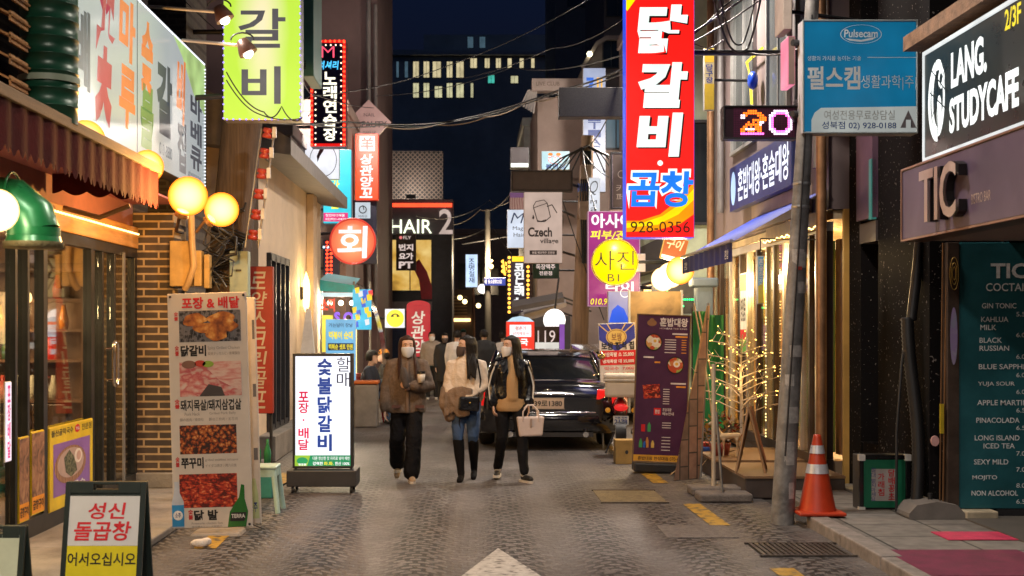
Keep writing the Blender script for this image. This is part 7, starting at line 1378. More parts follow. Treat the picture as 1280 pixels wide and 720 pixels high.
# round sashimi sign
d_ = 25.6; t = thing('round_sign', 'glowing salmon round sign with one white syllable', 'sign', tuple(P(441.5, 302, d_))); r = 28 / FPX * d_
sal = D.materials.new('salmon_lightbox'); sal.use_nodes = True; n = sal.node_tree.nodes; l = sal.node_tree.links; b = n['Principled BSDF']; tc = n.new('ShaderNodeTexCoord'); ln = n.new('ShaderNodeVectorMath'); ln.operation = 'LENGTH'; l.new(tc.outputs['Object'], ln.inputs[0]); rp = n.new('ShaderNodeValToRGB'); e = rp.color_ramp.elements; e[0].position = .05; e[0].color = (1, .50, .20, 1); e[1].position = .46; e[1].color = (.85, .13, .06, 1); l.new(ln.outputs[1], rp.inputs[0]); l.new(rp.outputs[0], b.inputs['Emission Color']); b.inputs['Emission Strength'].default_value = .95; b.inputs['Base Color'].default_value = (.1, .04, .03, 1)
q = MB(sal); MX = Matrix.Rotation(R(90), 3, 'X'); q.lathe([(0, .1), (r, .1), (r, -.1), (0, -.1)], (0, 0, 0), 48, MX); q.build('sign_box', t); q = MB(emi('rim_red', (.7, .05, .03), .9, False)); q.tube([(r * math.cos(a), -.1, r * math.sin(a)) for a in [2 * math.pi * i / 48 for i in range(49)]], .02, 8); q.build('sign_frame', t)
k = d_ / FPX; q = MB(ew); q.text('회', -19 * k, 18 * k, -21 * k, 19 * k, -.108, .02, .03); q.build('lettering', t); MB(dsteel).cyl((-.1, .1, .2), (-.9, .8, .2), .03).build('bracket', t)
q = MB(rb); 
s = Sign('vertical_sign', 'short dark sign edged with red bulbs below the round salmon sign', px=(404, 300, 424, 344), d=26.3, t=.15, face=mat('night_panel', (.012, .012, .05)), edge=dsteel); s.bulbs(409, 303, 409, 342, 9, 1.8, rb); s.bulbs(414, 312, 414, 342, 7, 1.8, rb); s.bulbs(405, 309, 420, 309, 4, 1.6, emi('ice_bulb', (.5, .8, 1), 2)); s.done(); arm(s, -3.6)
s = Sign('vertical_sign', 'grey brown gym sign with white letters under the hair salon', px=(495, 292, 520, 338), d=38.5, t=.15, face=mat('taupe_panel', (.075, .05, .05), .5), edge=mat('taupe_side', (.3, .25, .23), .5))
tl = emi('blush_letters', (.85, .68, .62), .75, False)
for k, tx in enumerate(('번지', '요가', 'PT')): s.t_(tx, 498.5, 305 + k * 11, 516.5, 313.5 + k * 11, tl, .04)
s.t_('FLY', 504, 295, 514, 299, tl, .02); s.c_(501, 297, 2, emi('pink_dot', (.9, .2, .2), .8, False)); s.done(); s.bracket([((s.c.x, 38.6, s.c.z), (s.c.x, 40, s.c.z))], .03)
s = Sign('hanging_sign', 'small slanted amber lit arrow box beside the hair letters', px=(475, 272, 486, 296), d=37, t=.2, face=emi('amber_box', (1, .45, .03), 1.3), edge=emi('amber_box2', (1, .6, .1), 1.0, False), ry=R(-12)); s.r_(477, 287, 485, 294, emi('ice_panel', (.5, .75, .95), .9, False)); s.done(); s.bracket([((s.c.x, 37.1, s.c.z), (-2.5, 37, s.c.z - .3))], .03)
s = Sign('vertical_sign', 'pale blue vertical sign with dark letters near the far utility pole', px=(582, 318, 597, 359), d=46, t=.15, face=emi('ice_lightbox', (.55, .72, 1), .95), edge=whitep); s.t_('조명철재', 586, 323, 593, 354, inkN, .01, vert=True); s.done(); MB(mat('rust_post', (.25, .13, .07), .6)).cyl((.05, .1, -s.h / 2), (.12, .1, -s.c[2]), .05).build('post', s.root)
s = Sign('street_name_sign', 'blue street name plate on the far thin pole', px=(605, 347, 632, 357), d=44, t=.03, face=emi('plate_blue', (.03, .06, .42), .5), edge=whitep); s.t_('동소문로22길', 610, 349.5, 627, 354.5, ew, .01); s.p_([(605.5, 352), (608, 348.5), (608, 355.5)], ew); s.done()
t = thing('utility_pole', 'thin far grey pole carrying the blue street name plate', 'utility pole', (X(610, 44.2), 44.2, 0)); MB(mat('pole_concrete', (.16, .15, .14), .8)).cyl((0, 0, 0), (-.02, 0, Z(262, 44.2)), .13, .09).build('shaft', t); MB(dsteel).cyl((-.9, 0, 4.6), (.9, 0, 4.9), .03).build('crossarm', t); q = MB(emi('string_bulb', (1, .72, .3), 4)); q.ball((.1, -.2, Z(333, 44)), .09, 8).ball((.12, -.2, Z(326, 44)), .05, 8); q.build('lamp_globe', t); lamp('pole_light', t, (.15, -.5, Z(330, 44)), 420, (1, .75, .45), size=.15)
t = thing('round_lamp', 'small round white lamp beside the blue street plate', 'lamp', tuple(P(603, 361, 45))); MB(emi('milk_globe', (1, .95, .95), 1.6)).ball((0, 0, 0), .17, 14).build('globe', t); MB(dsteel).cyl((0, 0, .1), (.2, .1, .6), .02).build('arm', t)
q = MB(emi('string_bulb', (1, .72, .3), 4))
for px, py in ((563, 371), (575, 372), (581, 377), (598, 382), (553, 376)): q.ball(P(px, py, 50), .10, 8)
o = q.build('string_lights'); tag(o, 'row of small orange bulbs strung at the timber shop', 'string lights'); MB(black).tube([P(px, py - 3, 50) for px, py in ((548, 372), (563, 371), (575, 372), (585, 376), (602, 380))], .012, 5).build('wire', o)
# coin karaoke
s = Sign('karaoke_sign', 'coin karaoke sign with columns of amber bulbs and tilted white letters', px=(634, 320, 664, 392), d=33, t=.25, face=mat('night_panel2', (.03, .02, .05), .4), edge=dsteel)
ab = emi('amber_bulb', (1, .45, .05), 3.0)
s.bulbs(636.5, 322, 636.5, 390, 13, 1.9, ab); s.bulbs(660, 328, 660, 390, 12, 1.9, ab); s.r_(640, 320.5, 656, 327, emi('amber_cap', (1, .65, .02), 1.2, False)); s.t_('코인노래', 643, 329, 655, 370, ew, .05, vert=True, gap=.02); s.t_('J', 642, 372, 648, 375, ew, .03); s.t_('이', 645, 381, 653, 388, ew, .05); s.done(); s.bracket([((s.c.x + .2, 33.1, 3.1), (2.2, 33.1, 3.1))], .03)
q = MB(ab)
for k in range(6): q.ball(P(629 + (k % 2) * 3, 327 + k * 3, 34), .055, 6)
o = q.build('string_lights'); tag(o, 'clump of amber bulbs beside the coin karaoke sign', 'string lights'); MB(black).cyl(P(630, 322, 34), P(634, 350, 33.2), .015).build('wire', o)
# Czech village etc.
pk2 = emi('dusty_beige_panel', (.46, .34, .28), .85); dkb = mat('coffee_ink', (.03, .02, .02), .5)
s = Sign('hanging_sign', 'beige pub sign with a jug drawing and black lettering', px=(655, 240, 703, 329), d=24, t=.2, face=pk2, edge=mat('beige_side', (.3, .23, .2), .6))
s.line([(667, 257), (670, 252), (680, 250), (684, 254), (672, 258), (667, 260), (667, 257)], .9, dkb); s.line([(667, 260), (672, 277), (681, 277), (688, 271), (684, 254)], 1.1, dkb); s.line([(684, 258), (690, 256), (696, 266)], 1.2, dkb); s.line([(672, 276), (676, 277), (682, 275)], 1.4, dkb); s.p_([(665, 273), (666.5, 268), (668, 272), (667, 274.5)], dkb)
s.t_('Czech', 660, 284, 690, 296, dkb, .03); s.t_('village', 675, 298, 698, 306, dkb, .02); s.r_(662, 313, 696, 318.5, dkb, k=1); s.t_('유럽 체코맥주 전문점', 665, 314.3, 693, 317.3, pk2, .02, k=2); s.done(); s.bracket([((s.c.x + .2, 24.1, s.c.z + .4), (2.1, 26.2, s.c.z + .4)), ((s.c.x + .2, 24.1, s.c.z - .4), (2.1, 26.2, s.c.z - .4))], .025)
s = Sign('hanging_sign', 'dark green sign with cream letters below the beige pub sign', px=(666, 327, 699, 348), d=26, t=.18, face=mat('bottle_green_panel', (.012, .05, .035), .4), edge=dsteel); s.t_('독장맥주', 670, 330, 694, 337, tl, .02); s.t_('전문점', 674, 339, 690, 344, tl, .02); s.done(); s.bracket([((s.c.x, 26.1, s.c.z), (2.1, 26.2, s.c.z))], .02)
s = Sign('vertical_sign', 'white hair shop sign half hidden behind the beige pub sign', px=(634, 262, 656, 310), d=26, t=.2, face=emi('pearl_lightbox', (.65, .72, .85), .8), edge=whitep); s.t_('M', 640, 266, 654, 279, inkN, -.01, .3); s.t_('Magic', 641, 283, 659, 289, inkG, 0); s.t_('Hair', 642, 291, 656, 296, inkG, 0); s.done(); s.bracket([((s.c.x + .1, 26.05, 3.6), (2.1, 26.2, 3.6))], .02)
s = Sign('hanging_sign', 'striped red brown sign sliver above the white hair shop sign', px=(637, 240, 656, 262), d=27, t=.15, face=ramp3('stripe_sign', [(.4, (.28, .16, .17)), (.6, (.42, .30, .30))], 6, 'WAVE', .5), edge=dsteel); s.r_(637.5, 241, 655, 247, mat('violet_band', (.2, .1, .3), .5)); s.done(); s.bracket([((s.c.x, 27.1, s.c.z), (2.5, 27.2, s.c.z))], .02)
s = Sign('hanging_sign', 'long grey brown blank box sign above the pub jug sign', px=(639, 213, 716, 239), d=25, t=.3, face=mat('mouse_panel', (.13, .10, .09), .6, var=.15), edge=mat('mouse_edge', (.07, .055, .05), .6), rim=.03); s.done(); s.bracket([((s.c.x + .4, 25.1, s.c.z), (2.2, 26.1, s.c.z))], .03)
s = Sign('hanging_sign', 'dark box sign with a glowing white strip under its edge', px=(638, 184, 661, 210), d=28, t=.3, face=mat('slate_box', (.09, .08, .09), .6), edge=dsteel); s.r_(638.5, 204, 660.5, 209, emi('cool_tube', (.9, .95, .85), 1.3)); s.done(); s.bracket([((s.c.x, 28.1, s.c.z), (X(672, 32), 32, s.c.z))], .03)
s = Sign('hanging_sign', 'pale blue bowling sign with cartoon pins and orange discs', px=(677, 189, 712, 212), d=29, t=.2, face=emi('bowling_lightbox', (.45, .68, .75), .85), edge=whitep)
oo = emi('orange_disc', (1, .25, .02), .9, False)
for x in (688, 698): s.c_(x, 193, 3, oo, 2)
for x in (687, 694, 701): s.c_(x, 199, 2, ew, 4.5, k=2); s.line([(x - 1.5, 197), (x + 1.5, 197)], .8, emi('red_stripe', (.9, .05, .05), .8, False), k=3)
s.ring(694, 200, 9, 1, MATS['red_stripe'], 5, k=2); s.t_('볼링장', 682, 205, 707, 211, inkN, .03, k=4); s.done(); s.bracket([((s.c.x, 29.1, s.c.z), (s.c.x, 32, s.c.z))], .03)
s = Sign('vertical_sign', 'tall white blue vertical sign with sideways letters behind the wooden pole', px=(729, 85, 757, 240), d=30, t=.25, face=emi('lavender_lightbox', (.42, .48, .68), .62), edge=whitep); s.r_(733, 97, 742, 101, emi('deep_blue', (.03, .15, .7), .8, False)); s.p_([(738, 101), (742, 101), (740, 110), (735, 110)], MATS['deep_blue']); s.r_(746, 97, 753, 109, emi('mango', (1, .5, .05), .9, False)); s.r_(748.5, 99, 751, 109, MATS['lavender_lightbox'], k=2); s.t_('CITIAS', 735, 132, 751, 192, inkN, .0, vert=True, k=1); s.done(); arm(s, s.c.x, 32)
s = Sign('vertical_sign', 'white notice sign with script letters beside the wooden pole', px=(736, 222, 750, 266), d=25.7, t=.12, face=emi('milk_lightbox', (.75, .78, .85), .75), edge=whitep); s.t_('M.a', 738, 250, 746, 264, inkG, 0, vert=True); s.t_('Q', 737, 226, 747, 244, inkG, -.01, .2); s.done(); s.bracket([((s.c.x, 25.75, s.c.z), (2.15, 26, s.c.z))], .02)
s = Sign('hanging_sign', 'black perforated LED bar sign reaching out from the tall red sign', px=(699, 109, 781, 146), d=17.5, t=.25, face=ramp3('perforated_black', [(.3, (.004, .004, .004)), (.6, (.014, .013, .012))], 70, 'VORO', .5), edge=black); s.done(); s.bracket([((s.c.x + .3, 17.6, s.c.z), (3.3, 20.6, s.c.z))], .035)
s = Sign('hanging_sign', 'dark framed brown sign edge beside the tall red sign', px=(763, 190, 800, 262), d=19, t=.2, face=mat('brown_black_panel', (.05, .035, .03), .5), edge=mat('pale_edge', (.38, .30, .36), .5), rim=.03, rimm=black); s.ring(777, 218, 5, 1, inkB); s.t_('카페', 770, 230, 782, 252, inkB, .0, vert=True); s.done(); s.bracket([((s.c.x + .3, 19.1, s.c.z), (3.3, 20.6, s.c.z))], .03)
mg = emi('magenta_lightbox', (.36, .02, .20), .75); s = Sign('vertical_sign', 'magenta vertical massage sign with white and yellow letters', px=(735, 264, 800, 383), d=20.5, t=.2, face=mg, edge=emi('magenta_side', (.3, .1, .2), .5, False), rim=.012, rimm=emi('pink_rim', (.8, .4, .6), .6, False))
s.t_('아사이', 739, 267, 790, 285, ew, .03); s.t_('피부/건강', 738, 288, 797, 299, ey, .03, .15); s.t_('타이', 757, 352, 792, 364, ew, .03); s.t_('010.9281', 738, 373, 772, 381, ey, .02, .15); s.done(); arm(s, 3.32, 20.7)
d_ = 19.2; t = thing('round_sign', 'yellow round photo studio sign with black letters', 'sign', tuple(P(768, 328, d_))); r = 28.5 / FPX * d_; ylw = emi('yellow_lightbox', (1, .72, .0), 1.0, True, .05)
q = MB(ylw); q.lathe([(0, .08), (r, .08), (r, -.08), (0, -.08)], (0, 0, 0), 48, MX); q.build('sign_box', t); q = MB(mat('gold_rim', (.5, .38, .05), .4)); q.tube([(r * math.cos(a), -.08, r * math.sin(a)) for a in [2 * math.pi * i / 48 for i in range(49)]], .012, 6); q.build('sign_frame', t)
k = d_ / FPX; q = MB(inkK); q.text('사진', -25 * k, 24 * k, -10 * k, 14 * k, -.088, -.012).text('B1', -9 * k, 5 * k, -24 * k, -15 * k, -.088, -.008); q.build('lettering', t); MB(dsteel).cyl((r * .6, .05, 0), (3.3 - X(768, d_), 1.4, .1), .025).build('bracket', t)
s = Sign('vertical_sign', 'small violet mountain poster lightbox under the magenta sign', px=(760, 364, 787, 404), d=20, t=.12, face=emi('violet_poster', (.35, .33, .55), .7), edge=whitep); s.p_([(761, 403), (765, 388), (772, 381), (780, 386), (786, 400), (786, 403)], emi('blue_mount', (.03, .12, .8), .8, False)); s.ring(781, 366, 6, 1, ew, k=2); s.done(); s.bracket([((s.c.x, 20.05, s.c.z), (3.3, 20.8, s.c.z))], .02)
# wooden utility pole of the right side
t = thing('utility_pole', 'brown wooden utility pole with transformer boxes and splayed cables', 'utility pole', (X(721, 26), 26, 0)); wp = mat('pole_brown', (.24, .15, .09), .8, var=.35, sc=3, st=(6, 6, .5), bump=.4)
MB(wp).cyl((0, 0, 0), (.22, 0, Z(170, 26)), .19, .13, 18).build('shaft', t); bx = mat('pole_box', (.38, .28, .22), .6)
MB(bx).bx(.05, .27, -.28, -.12, Z(226, 26), Z(208, 26)).build('junction_box', t, bev=.02); MB(bx).bx(.03, .22, -.28, -.12, Z(276, 26), Z(253, 26)).build('junction_box', t, bev=.02); MB(mat('blue_tape', (.05, .08, .3), .5)).lathe([(.16, Z(240, 26)), (.16, Z(230, 26))], (.17, 0, 0), 14).build('band', t)
q = MB(black)
for k in range(12): a = -.9 + 1.9 * k / 11; q.tube([(.2, -.14, Z(183, 26)), (.2 + a * .6, -.1, Z(188 + abs(a) * 12, 26)), (.2 + a * 1.3, .3, Z(205 + abs(a) * 26, 26))], .016, 5)
for k in range(5): q.tube([(.14 + .03 * k, -.16, Z(190, 26)), (.05 + .05 * k, -.25, Z(240, 26)), (.1 + .03 * k, -.2, Z(330, 26))], .018, 5)
q.build('cable_bundle', t)
# round white lamp, stall signs behind the car
t = thing('round_lamp', 'big round white lamp over the small brown number sign', 'lamp', tuple(P(693, 400, 27))); MB(emi('milk_globe_far', (1, .95, .92), 1.5)).ball((0, 0, 0), 14 / FPX * 27, 20, (1, .4, 1)).build('globe', t); MB(dsteel).cyl((0, .05, .1), (.1, .1, .9), .02).build('arm', t)
s = Sign('standing_lightbox', 'red domed soup lightbox with white panel and letters', px=(633, 402, 668, 450), d=24.5, t=.3, face=emi('soup_red', (.95, .04, .02), .95), edge=emi('soup_side', (.6, .03, .02), .6, False)); s.p_([(633.5, 402), (640, 397), (650, 395), (661, 397), (667.5, 402)], emi('ice_dome', (.55, .75, .9), .9), k=-2); s.r_(637, 406, 664, 421, emi('soup_white', (.85, .9, .95), .95), k=1); s.t_('평촌가', 644, 408, 658, 413, emi('soup_pink', (.9, .25, .2), .8, False), .02, k=2); s.t_('선지해장국', 641, 415, 661, 419, MATS['soup_pink'], .02); s.t_('닭국', 641, 423, 660, 432, ew, .04); s.t_('특별', 642, 436, 659, 443, ew, .04); s.done(); MB(dsteel).bx(-.2, .2, -.1, .1, -s.c[2], -s.h / 2).build('base', s.root)
s = Sign('hanging_sign', 'dark brown number sign with pale figures behind the black car', px=(668, 408, 701, 437), d=25.3, t=.15, face=mat('umber_panel', (.05, .035, .025), .5), edge=dsteel); s.t_('119', 672, 413, 694, 428, tl, .0); s.r_(669, 428, 700, 436, emi('pale_strip_light', (.75, .72, .65), .7)); s.done(); MB(dsteel).cyl((0, .1, -s.h / 2), (0, .1, -s.c[2]), .03).build('post', s.root)
s = Sign('street_banner', 'narrow violet banner beside the number sign', px=(699, 405, 706, 440), d=25, t=.05, face=emi('violet_banner', (.35, .12, .6), .5), edge=dsteel, cat='banner'); s.done(); MB(dsteel).cyl((0, 0, -s.h / 2), (0, 0, -s.c[2]), .02).build('post', s.root)
for k, (a, b, c, e_, d) in enumerate([(640, 384, 705, 372, 27), (655, 393, 708, 378, 28), (652, 398, 690, 386, 29)]):
    q = MB(mat('awning_slat', (.22, .20, .2), .6) if k else mat('awning_dark', (.06, .05, .05), .7)); A = P(a, b, d); B_ = P(c, e_, d + 1.2); q.add([A, B_, B_ + V((0, .6, .14)), A + V((0, .6, .14)), A - V((0, 0, .1)), B_ - V((0, 0, .1))], [(0, 1, 2, 3), (4, 5, 1, 0)]); o = q.build('shop_awning'); tag(o, ['dark sagging awning under the green pub sign', 'grey shop awning just below the dark sagging one', 'lowest pale awning beside the round white lamp'][k], 'awning'); MB(dsteel).cyl(B_, B_ + V((.6, .4, -.2)), .02).build('arm', o)
t = thing('white_banner', 'blue white and red price banner hung behind the motorcycle', 'banner', tuple(P(771, 443, 17.8))); 
s = Sign('price_banner', 'blue, white and red opening price banner behind the motorcycle', px=(749, 404, 795, 480), d=17.9, t=.02, face=mat('banner_white', (.60, .56, .55), .5), edge=whitep, cat='banner', ry=R(-2))
D.objects.remove(t)
nb2 = mat('banner_navy', (.03, .04, .30), .5); gb = mat('banner_gold', (.6, .42, .12), .5)
s.p_([(749.5, 404.5), (794.5, 404.5), (794.5, 423), (771, 440), (749.5, 424)], nb2, k=1)
for a in ((749.5, 405), (760, 404.5), (794, 405), (783, 404.5)): s.line([a, (771, 424)], 1.2, gb, k=2)
s.c_(771, 421, 13, gb, 10, k=3); s.ring(771, 421, 12, 1, mat('print_brown', (.25, .12, .05)), 9, k=4); s.t_('보쌈', 765, 416, 778, 426, MATS['print_brown'], .02, k=5)
s.t_('보쌈 정식 집', 752, 427, 793, 437, inkK, .03, k=4); s.r_(750, 438, 794.5, 456, inkR, k=2)
s.t_('보쌈족발 소 25,000', 753, 440, 792, 446, inkW, .02, k=5); s.t_('냉채족발 대 35,000', 753, 449, 792, 454, inkW, .02)
for k, tx in enumerate(('막국수  7,000', '주먹밥  3,000', '맥주   4,000')): s.t_(tx, 755, 458 + k * 7, 792, 463 + k * 7, inkR, .01)
s.done(); MB(steel).cyl((-.24, .02, .42), (-.24, .05, -s.c[2]), .015).cyl((.24, .02, .42), (.24, .05, -s.c[2]), .015).build('stand_frame', s.root)
# ================================================================== black saloon car
t = thing('parked_car', 'black saloon car with chrome trim parked with its rear to the viewer', 'car', (X(685, 17.75), 17.75, 0), R(-1.5)); t.scale = (1.04, 1.0, .975)
paint = mat('black_car_paint', (.008, .008, .010), .12, var=.1, coat=1.0); chrome = mat('car_chrome', (.75, .72, .68), .1, 1.0); tglass = mat('car_glass', (.012, .014, .016), .04, spec=.8); rub = mat('tyre_rubber', (.02, .02, .02), .8)
def sec(y, w, zb, zs, zt, cr=.0):
    pts = [(0, zb), (w * .75, zb), (w * .96, zb + .07), (w, zb + .22), (w * 1.0, (zb + zs) / 2 + .08), (w * .985, zs - .02), (w * .95, zs + .02), (w * .82, zt), (w * .4, zt + .018), (0, zt + .022)]
    return [V((x, y, z)) for x, z in pts] + [V((-x, y, z)) for x, z in reversed(pts[1:-1])]
body = MB(paint); body.rings([sec(*a) for a in [(-.03, .74, .36, .70, .74), (.0, .84, .30, .84, .90), (.12, .89, .26, .90, .965), (.5, .92, .24, .93, .985), (1.2, .93, .22, .93, .99), (2.4, .93, .22, .93, .98), (3.4, .93, .22, .92, .97), (4.4, .90, .24, .86, .90), (4.95, .80, .28, .74, .78), (5.05, .7, .34, .66, .68)]]); body.build('body', t)
cab = MB(tglass); cs_ = lambda y, w1, w2, z1, z2: [V((x * s_, y, z)) for s_, lst in ((1, [(w1, z1), (w2 * 1.02, z1 + (z2 - z1) * .75), (w2 * .86, z2 - .02), (w2 * .45, z2), (0, z2 + .008)]), (-1, [(w2 * .45, z2), (w2 * .86, z2 - .02), (w2 * 1.02, z1 + (z2 - z1) * .75), (w1, z1)])) for x, z in lst] + [V((0, y, z1 - .02))]
cab.rings([cs_(*a) for a in [(.62, .78, .76, .97, 1.0), (.85, .80, .74, .96, 1.13), (1.2, .82, .70, .95, 1.32), (1.6, .82, .68, .95, 1.385), (2.3, .82, .68, .95, 1.39), (2.8, .82, .68, .95, 1.33), (3.5, .80, .74, .95, 1.0)]]); cab.build('window', t)
q = MB(paint); q.rings([[V((x * .69, y, z + (.012 - .05 * abs(x) ** 6))) for x in (-1, -.9, -.5, 0, .5, .9, 1)] + [V((x * .69, y, z - .02 - .05 * abs(x) ** 6)) for x in (1, .9, .5, 0, -.5, -.9, -1)] for y, z in ((1.16, 1.31), (1.3, 1.35), (1.6, 1.395), (2.3, 1.40), (2.75, 1.345))]); q.build('roof', t)
q = MB(paint)
for sx_ in (-1, 1): q.tube([(sx_ * .79, .56, .985), (sx_ * .765, .85, 1.14), (sx_ * .70, 1.2, 1.315), (sx_ * .68, 1.5, 1.37)], [(.05, .035)] * 4, 8); q.tube([(sx_ * .81, 3.5, .98), (sx_ * .70, 2.8, 1.33)], .035, 8)
q.build('pillar', t); q = MB(chrome)
for sx_ in (-1, 1): q.tube([(sx_ * .85, .5, .975), (sx_ * .80, .85, 1.12), (sx_ * .73, 1.2, 1.30)], .009, 6); q.tube([(sx_ * .845, .9, .985), (sx_ * .85, 2.4, .985), (sx_ * .84, 3.3, .985)], .009, 6)
q.tube([(-.62, .018, .775), (-.3, -.018, .80), (0, -.028, .805), (.3, -.018, .80), (.62, .018, .775)], [(.012, .010)] * 5, 8); q.tube([(-.85, .04, .535), (-.5, -.055, .545), (0, -.08, .548), (.5, -.055, .545), (.85, .04, .535)], .012, 8); q.build('chrome_trim', t)
bmp = MB(paint); bmp.rings([[V((x, y0 + .10 * abs(x / .9) ** 3, z)) for x in [(-.9 + 1.8 * k / 16) for k in range(17)]] + [V((x, y0 + .3, z)) for x in (.9, 0, -.9)] for y0, z in ((.04, .24), (-.055, .29), (-.075, .42), (-.07, .52), (-.02, .575))]); bmp.build('bumper', t)
MB(mat('bumper_insert', (.03, .03, .032), .5)).bx(-.6, .6, -.05, .1, .2, .262).build('diffuser', t)
tl_ = emi('tail_red', (.80, .012, .01), .8, False)
for sx_ in (-1, 1):
    q = MB(tl_); q.grid(lambda u, v: (sx_ * (.66 + .245 * u - .03 * (1 - v) * (1 - u)), .005 + .13 * u ** 2.5 - .02, .635 + .24 * v * (1 - .08 * u)), 10, 8); o = q.build('tail_light', t); sd = o.modifiers.new('s', 'SOLIDIFY'); sd.thickness = .03; sd.offset = 0
    q = MB(chrome); 
    for zz in (.635, .72, .80, .875): q.tube([(sx_ * (.66 + .245 * u), -.022 + .13 * u ** 2.5, zz) for u in (0, .3, .6, .85, 1)], .006, 6)
    q.build('trim', o)
o = MB(mat('plate_cream', (.55, .43, .33), .5)).bx(-.21, .21, -.055, -.04, .60, .745).build('number_plate', t); q = MB(inkK); q.text('39로1380', -.185, .185, .635, .715, -.0575, .02); q.build('lettering', o); q = MB(mat('plate_rim', (.3, .25, .2), .4, .5)); q.bx(-.22, .22, -.05, -.035, .59, .6).bx(-.22, .22, -.05, -.035, .745, .755); q.build('frame', o)
q = MB(chrome); q.tube([(-.05, -.028, .86), (-.02, -.032, .875), (0, -.034, .85), (.02, -.032, .875), (.05, -.028, .86)], .006, 6).tube([(0, -.034, .85), (0, -.03, .885)], .007, 6); q.build('emblem', t)
for sx_ in (-1, 1):
    for y in (1.05, 4.0):
        wh_ = MB(rub); MXY = Matrix.Rotation(R(90), 3, 'Y'); wh_.lathe([(.2, -.11), (.31, -.105), (.335, -.07), (.335, .07), (.31, .105), (.2, .11)], (sx_ * .83, y, .335), 32, MXY, False); o = wh_.build('wheel', t); q = MB(chrome); q.lathe([(.205, -.09), (.19, -.1), (.06, -.085), (.05, -.1), (.0, -.1)], (sx_ * .83, y, .335), 28, Matrix.Rotation(R(90) * sx_, 3, 'Y') @ Matrix.Diagonal(V((1, 1, 1))), False); q.lathe([(.205, .09), (.19, .1), (.06, .085), (.05, .1), (.0, .1)], (sx_ * .83, y, .335), 28, MXY, False); q.build('rim', o)
    MB(paint).ball((sx_ * 1.0, 3.0, 1.0), .09, 12, (1, .7, .75)).build('wing_mirror', t)
q = MB(chrome)
for sx_ in (-.5, .5): q.cyl((sx_, -.06, .235), (sx_, .1, .235), .04)
q.build('exhaust', t)
MB(mat('rear_sticker_red', (.4, .02, .03), .5)).add([(-.62, .70, 1.035), (-.50, .70, 1.035), (-.49, .76, 1.075), (-.60, .76, 1.075)], [(0, 1, 2, 3)]).build('sticker', t)
# silver van nose hidden behind
t = thing('parked_car', 'silver grey car partly hidden beside the black saloon', 'car', (X(745, 23) + .15, 22.6, 0), R(-3)); sil = mat('silver_paint', (.32, .31, .32), .25, .6, coat=.6)
q = MB(sil); q.rings([sec(*a) for a in [(0, .6, .4, .7, .75), (.1, .74, .3, .82, .88), (.6, .78, .25, .86, .92), (3, .78, .25, .86, .92), (3.7, .7, .3, .7, .75)]]); q.build('body', t); q = MB(tglass); q.rings([cs_(*a) for a in [(.25, .66, .6, .88, .92), (.5, .68, .6, .88, 1.3), (2, .68, .58, .88, 1.38), (2.9, .66, .6, .88, .93)]]); q.build('window', t); q = MB(sil); q.rings([[V((x * .58, y, z)) for x in (-1, 0, 1)] + [V((x * .58, y, z - .03)) for x in (1, 0, -1)] for y, z in ((.48, 1.30), (1, 1.38), (2.1, 1.39))]); q.build('roof', t)
for sx_ in (-1, 1):
    for y in (.7, 2.9): MB(rub).lathe([(.0, -.09), (.3, -.09), (.31, 0), (.3, .09), (0, .09)], (sx_ * .7, y, .31), 24, Matrix.Rotation(R(90), 3, 'Y')).build('wheel', t)
    MB(tl_).bx(sx_ * .6 - .1, sx_ * .6 + .1, -.02, .03, .6, .75).build('tail_light', t)
# ================================================================== motorcycle
t = thing('delivery_motorcycle', 'delivery motorcycle with a cream box and red tail lamp seen from behind', 'motorcycle', (X(776, 16.9), 16.9, 0), R(-6))
MB(rub).lathe([(.21, -.05), (.27, -.045), (.285, 0), (.27, .045), (.21, .05)], (0, .1, .285), 28, Matrix.Rotation(R(90), 3, 'Y'), False).build('wheel', t); MB(rub).lathe([(.21, -.045), (.27, -.04), (.28, 0), (.27, .04), (.21, .045)], (0, 1.35, .285), 28, Matrix.Rotation(R(90), 3, 'Y'), False).build('wheel', t)
rpn = mat('moto_red', (.40, .02, .02), .25, coat=.6); q = MB(rpn); q.capsule([(0, .1, .62), (0, .4, .64), (0, .75, .6)], [(.14, .09), (.15, .1), (.12, .12)], 12); q.capsule([(0, .75, .58), (0, 1.1, .7), (0, 1.2, .9)], [(.1, .1), (.12, .1), (.1, .07)], 12); q.build('body', t)
q = MB(black); q.capsule([(0, .2, .74), (0, .7, .74)], [(.13, .045), (.12, .04)], 10); q.build('saddle', t); q = MB(mat('fender_black', (.015, .015, .016), .35)); q.grid(lambda u, v: (-.07 + .14 * u, .1 - .31 * math.cos(v * 2.2 - .2), .3 + .31 * math.sin(v * 2.2 - .2)), 4, 12); q.build('fender', t)
bxm = mat('cream_box', (.55, .50, .42), .45, var=.08); o = MB(bxm).bx(-.21, .21, -.17, .22, .79, 1.02).build('delivery_box', t, bev=.04); MB(bxm).bx(-.225, .225, -.185, .235, 1.022, 1.1).build('lid', o, bev=.03); MB(mat('box_rim', (.45, .42, .36), .5)).bx(-.23, .23, -.19, .24, 1.0, 1.03).build('rim', o, bev=.006)
MB(emi('moto_tail', (.8, .02, .02), .7)).ball((0, -.12, .66), .07, 14, (1.3, .5, .7)).build('tail_light', t); o = MB(mat('moto_plate', (.55, .55, .52), .5)).bx(-.1, .1, -.155, -.148, .43, .55).build('number_plate', t); q = MB(inkN); q.text('서울 성북', -.08, .08, .515, .54, -.157, .02).text('2178', -.085, .085, .44, .505, -.157, .03); q.build('lettering', o)
for sx_ in (-1, 1): MB(emi('amber_blink', (.8, .3, .02), .4, False)).ball((sx_ * .17, -.08, .62), .035, 10).build('indicator', t)
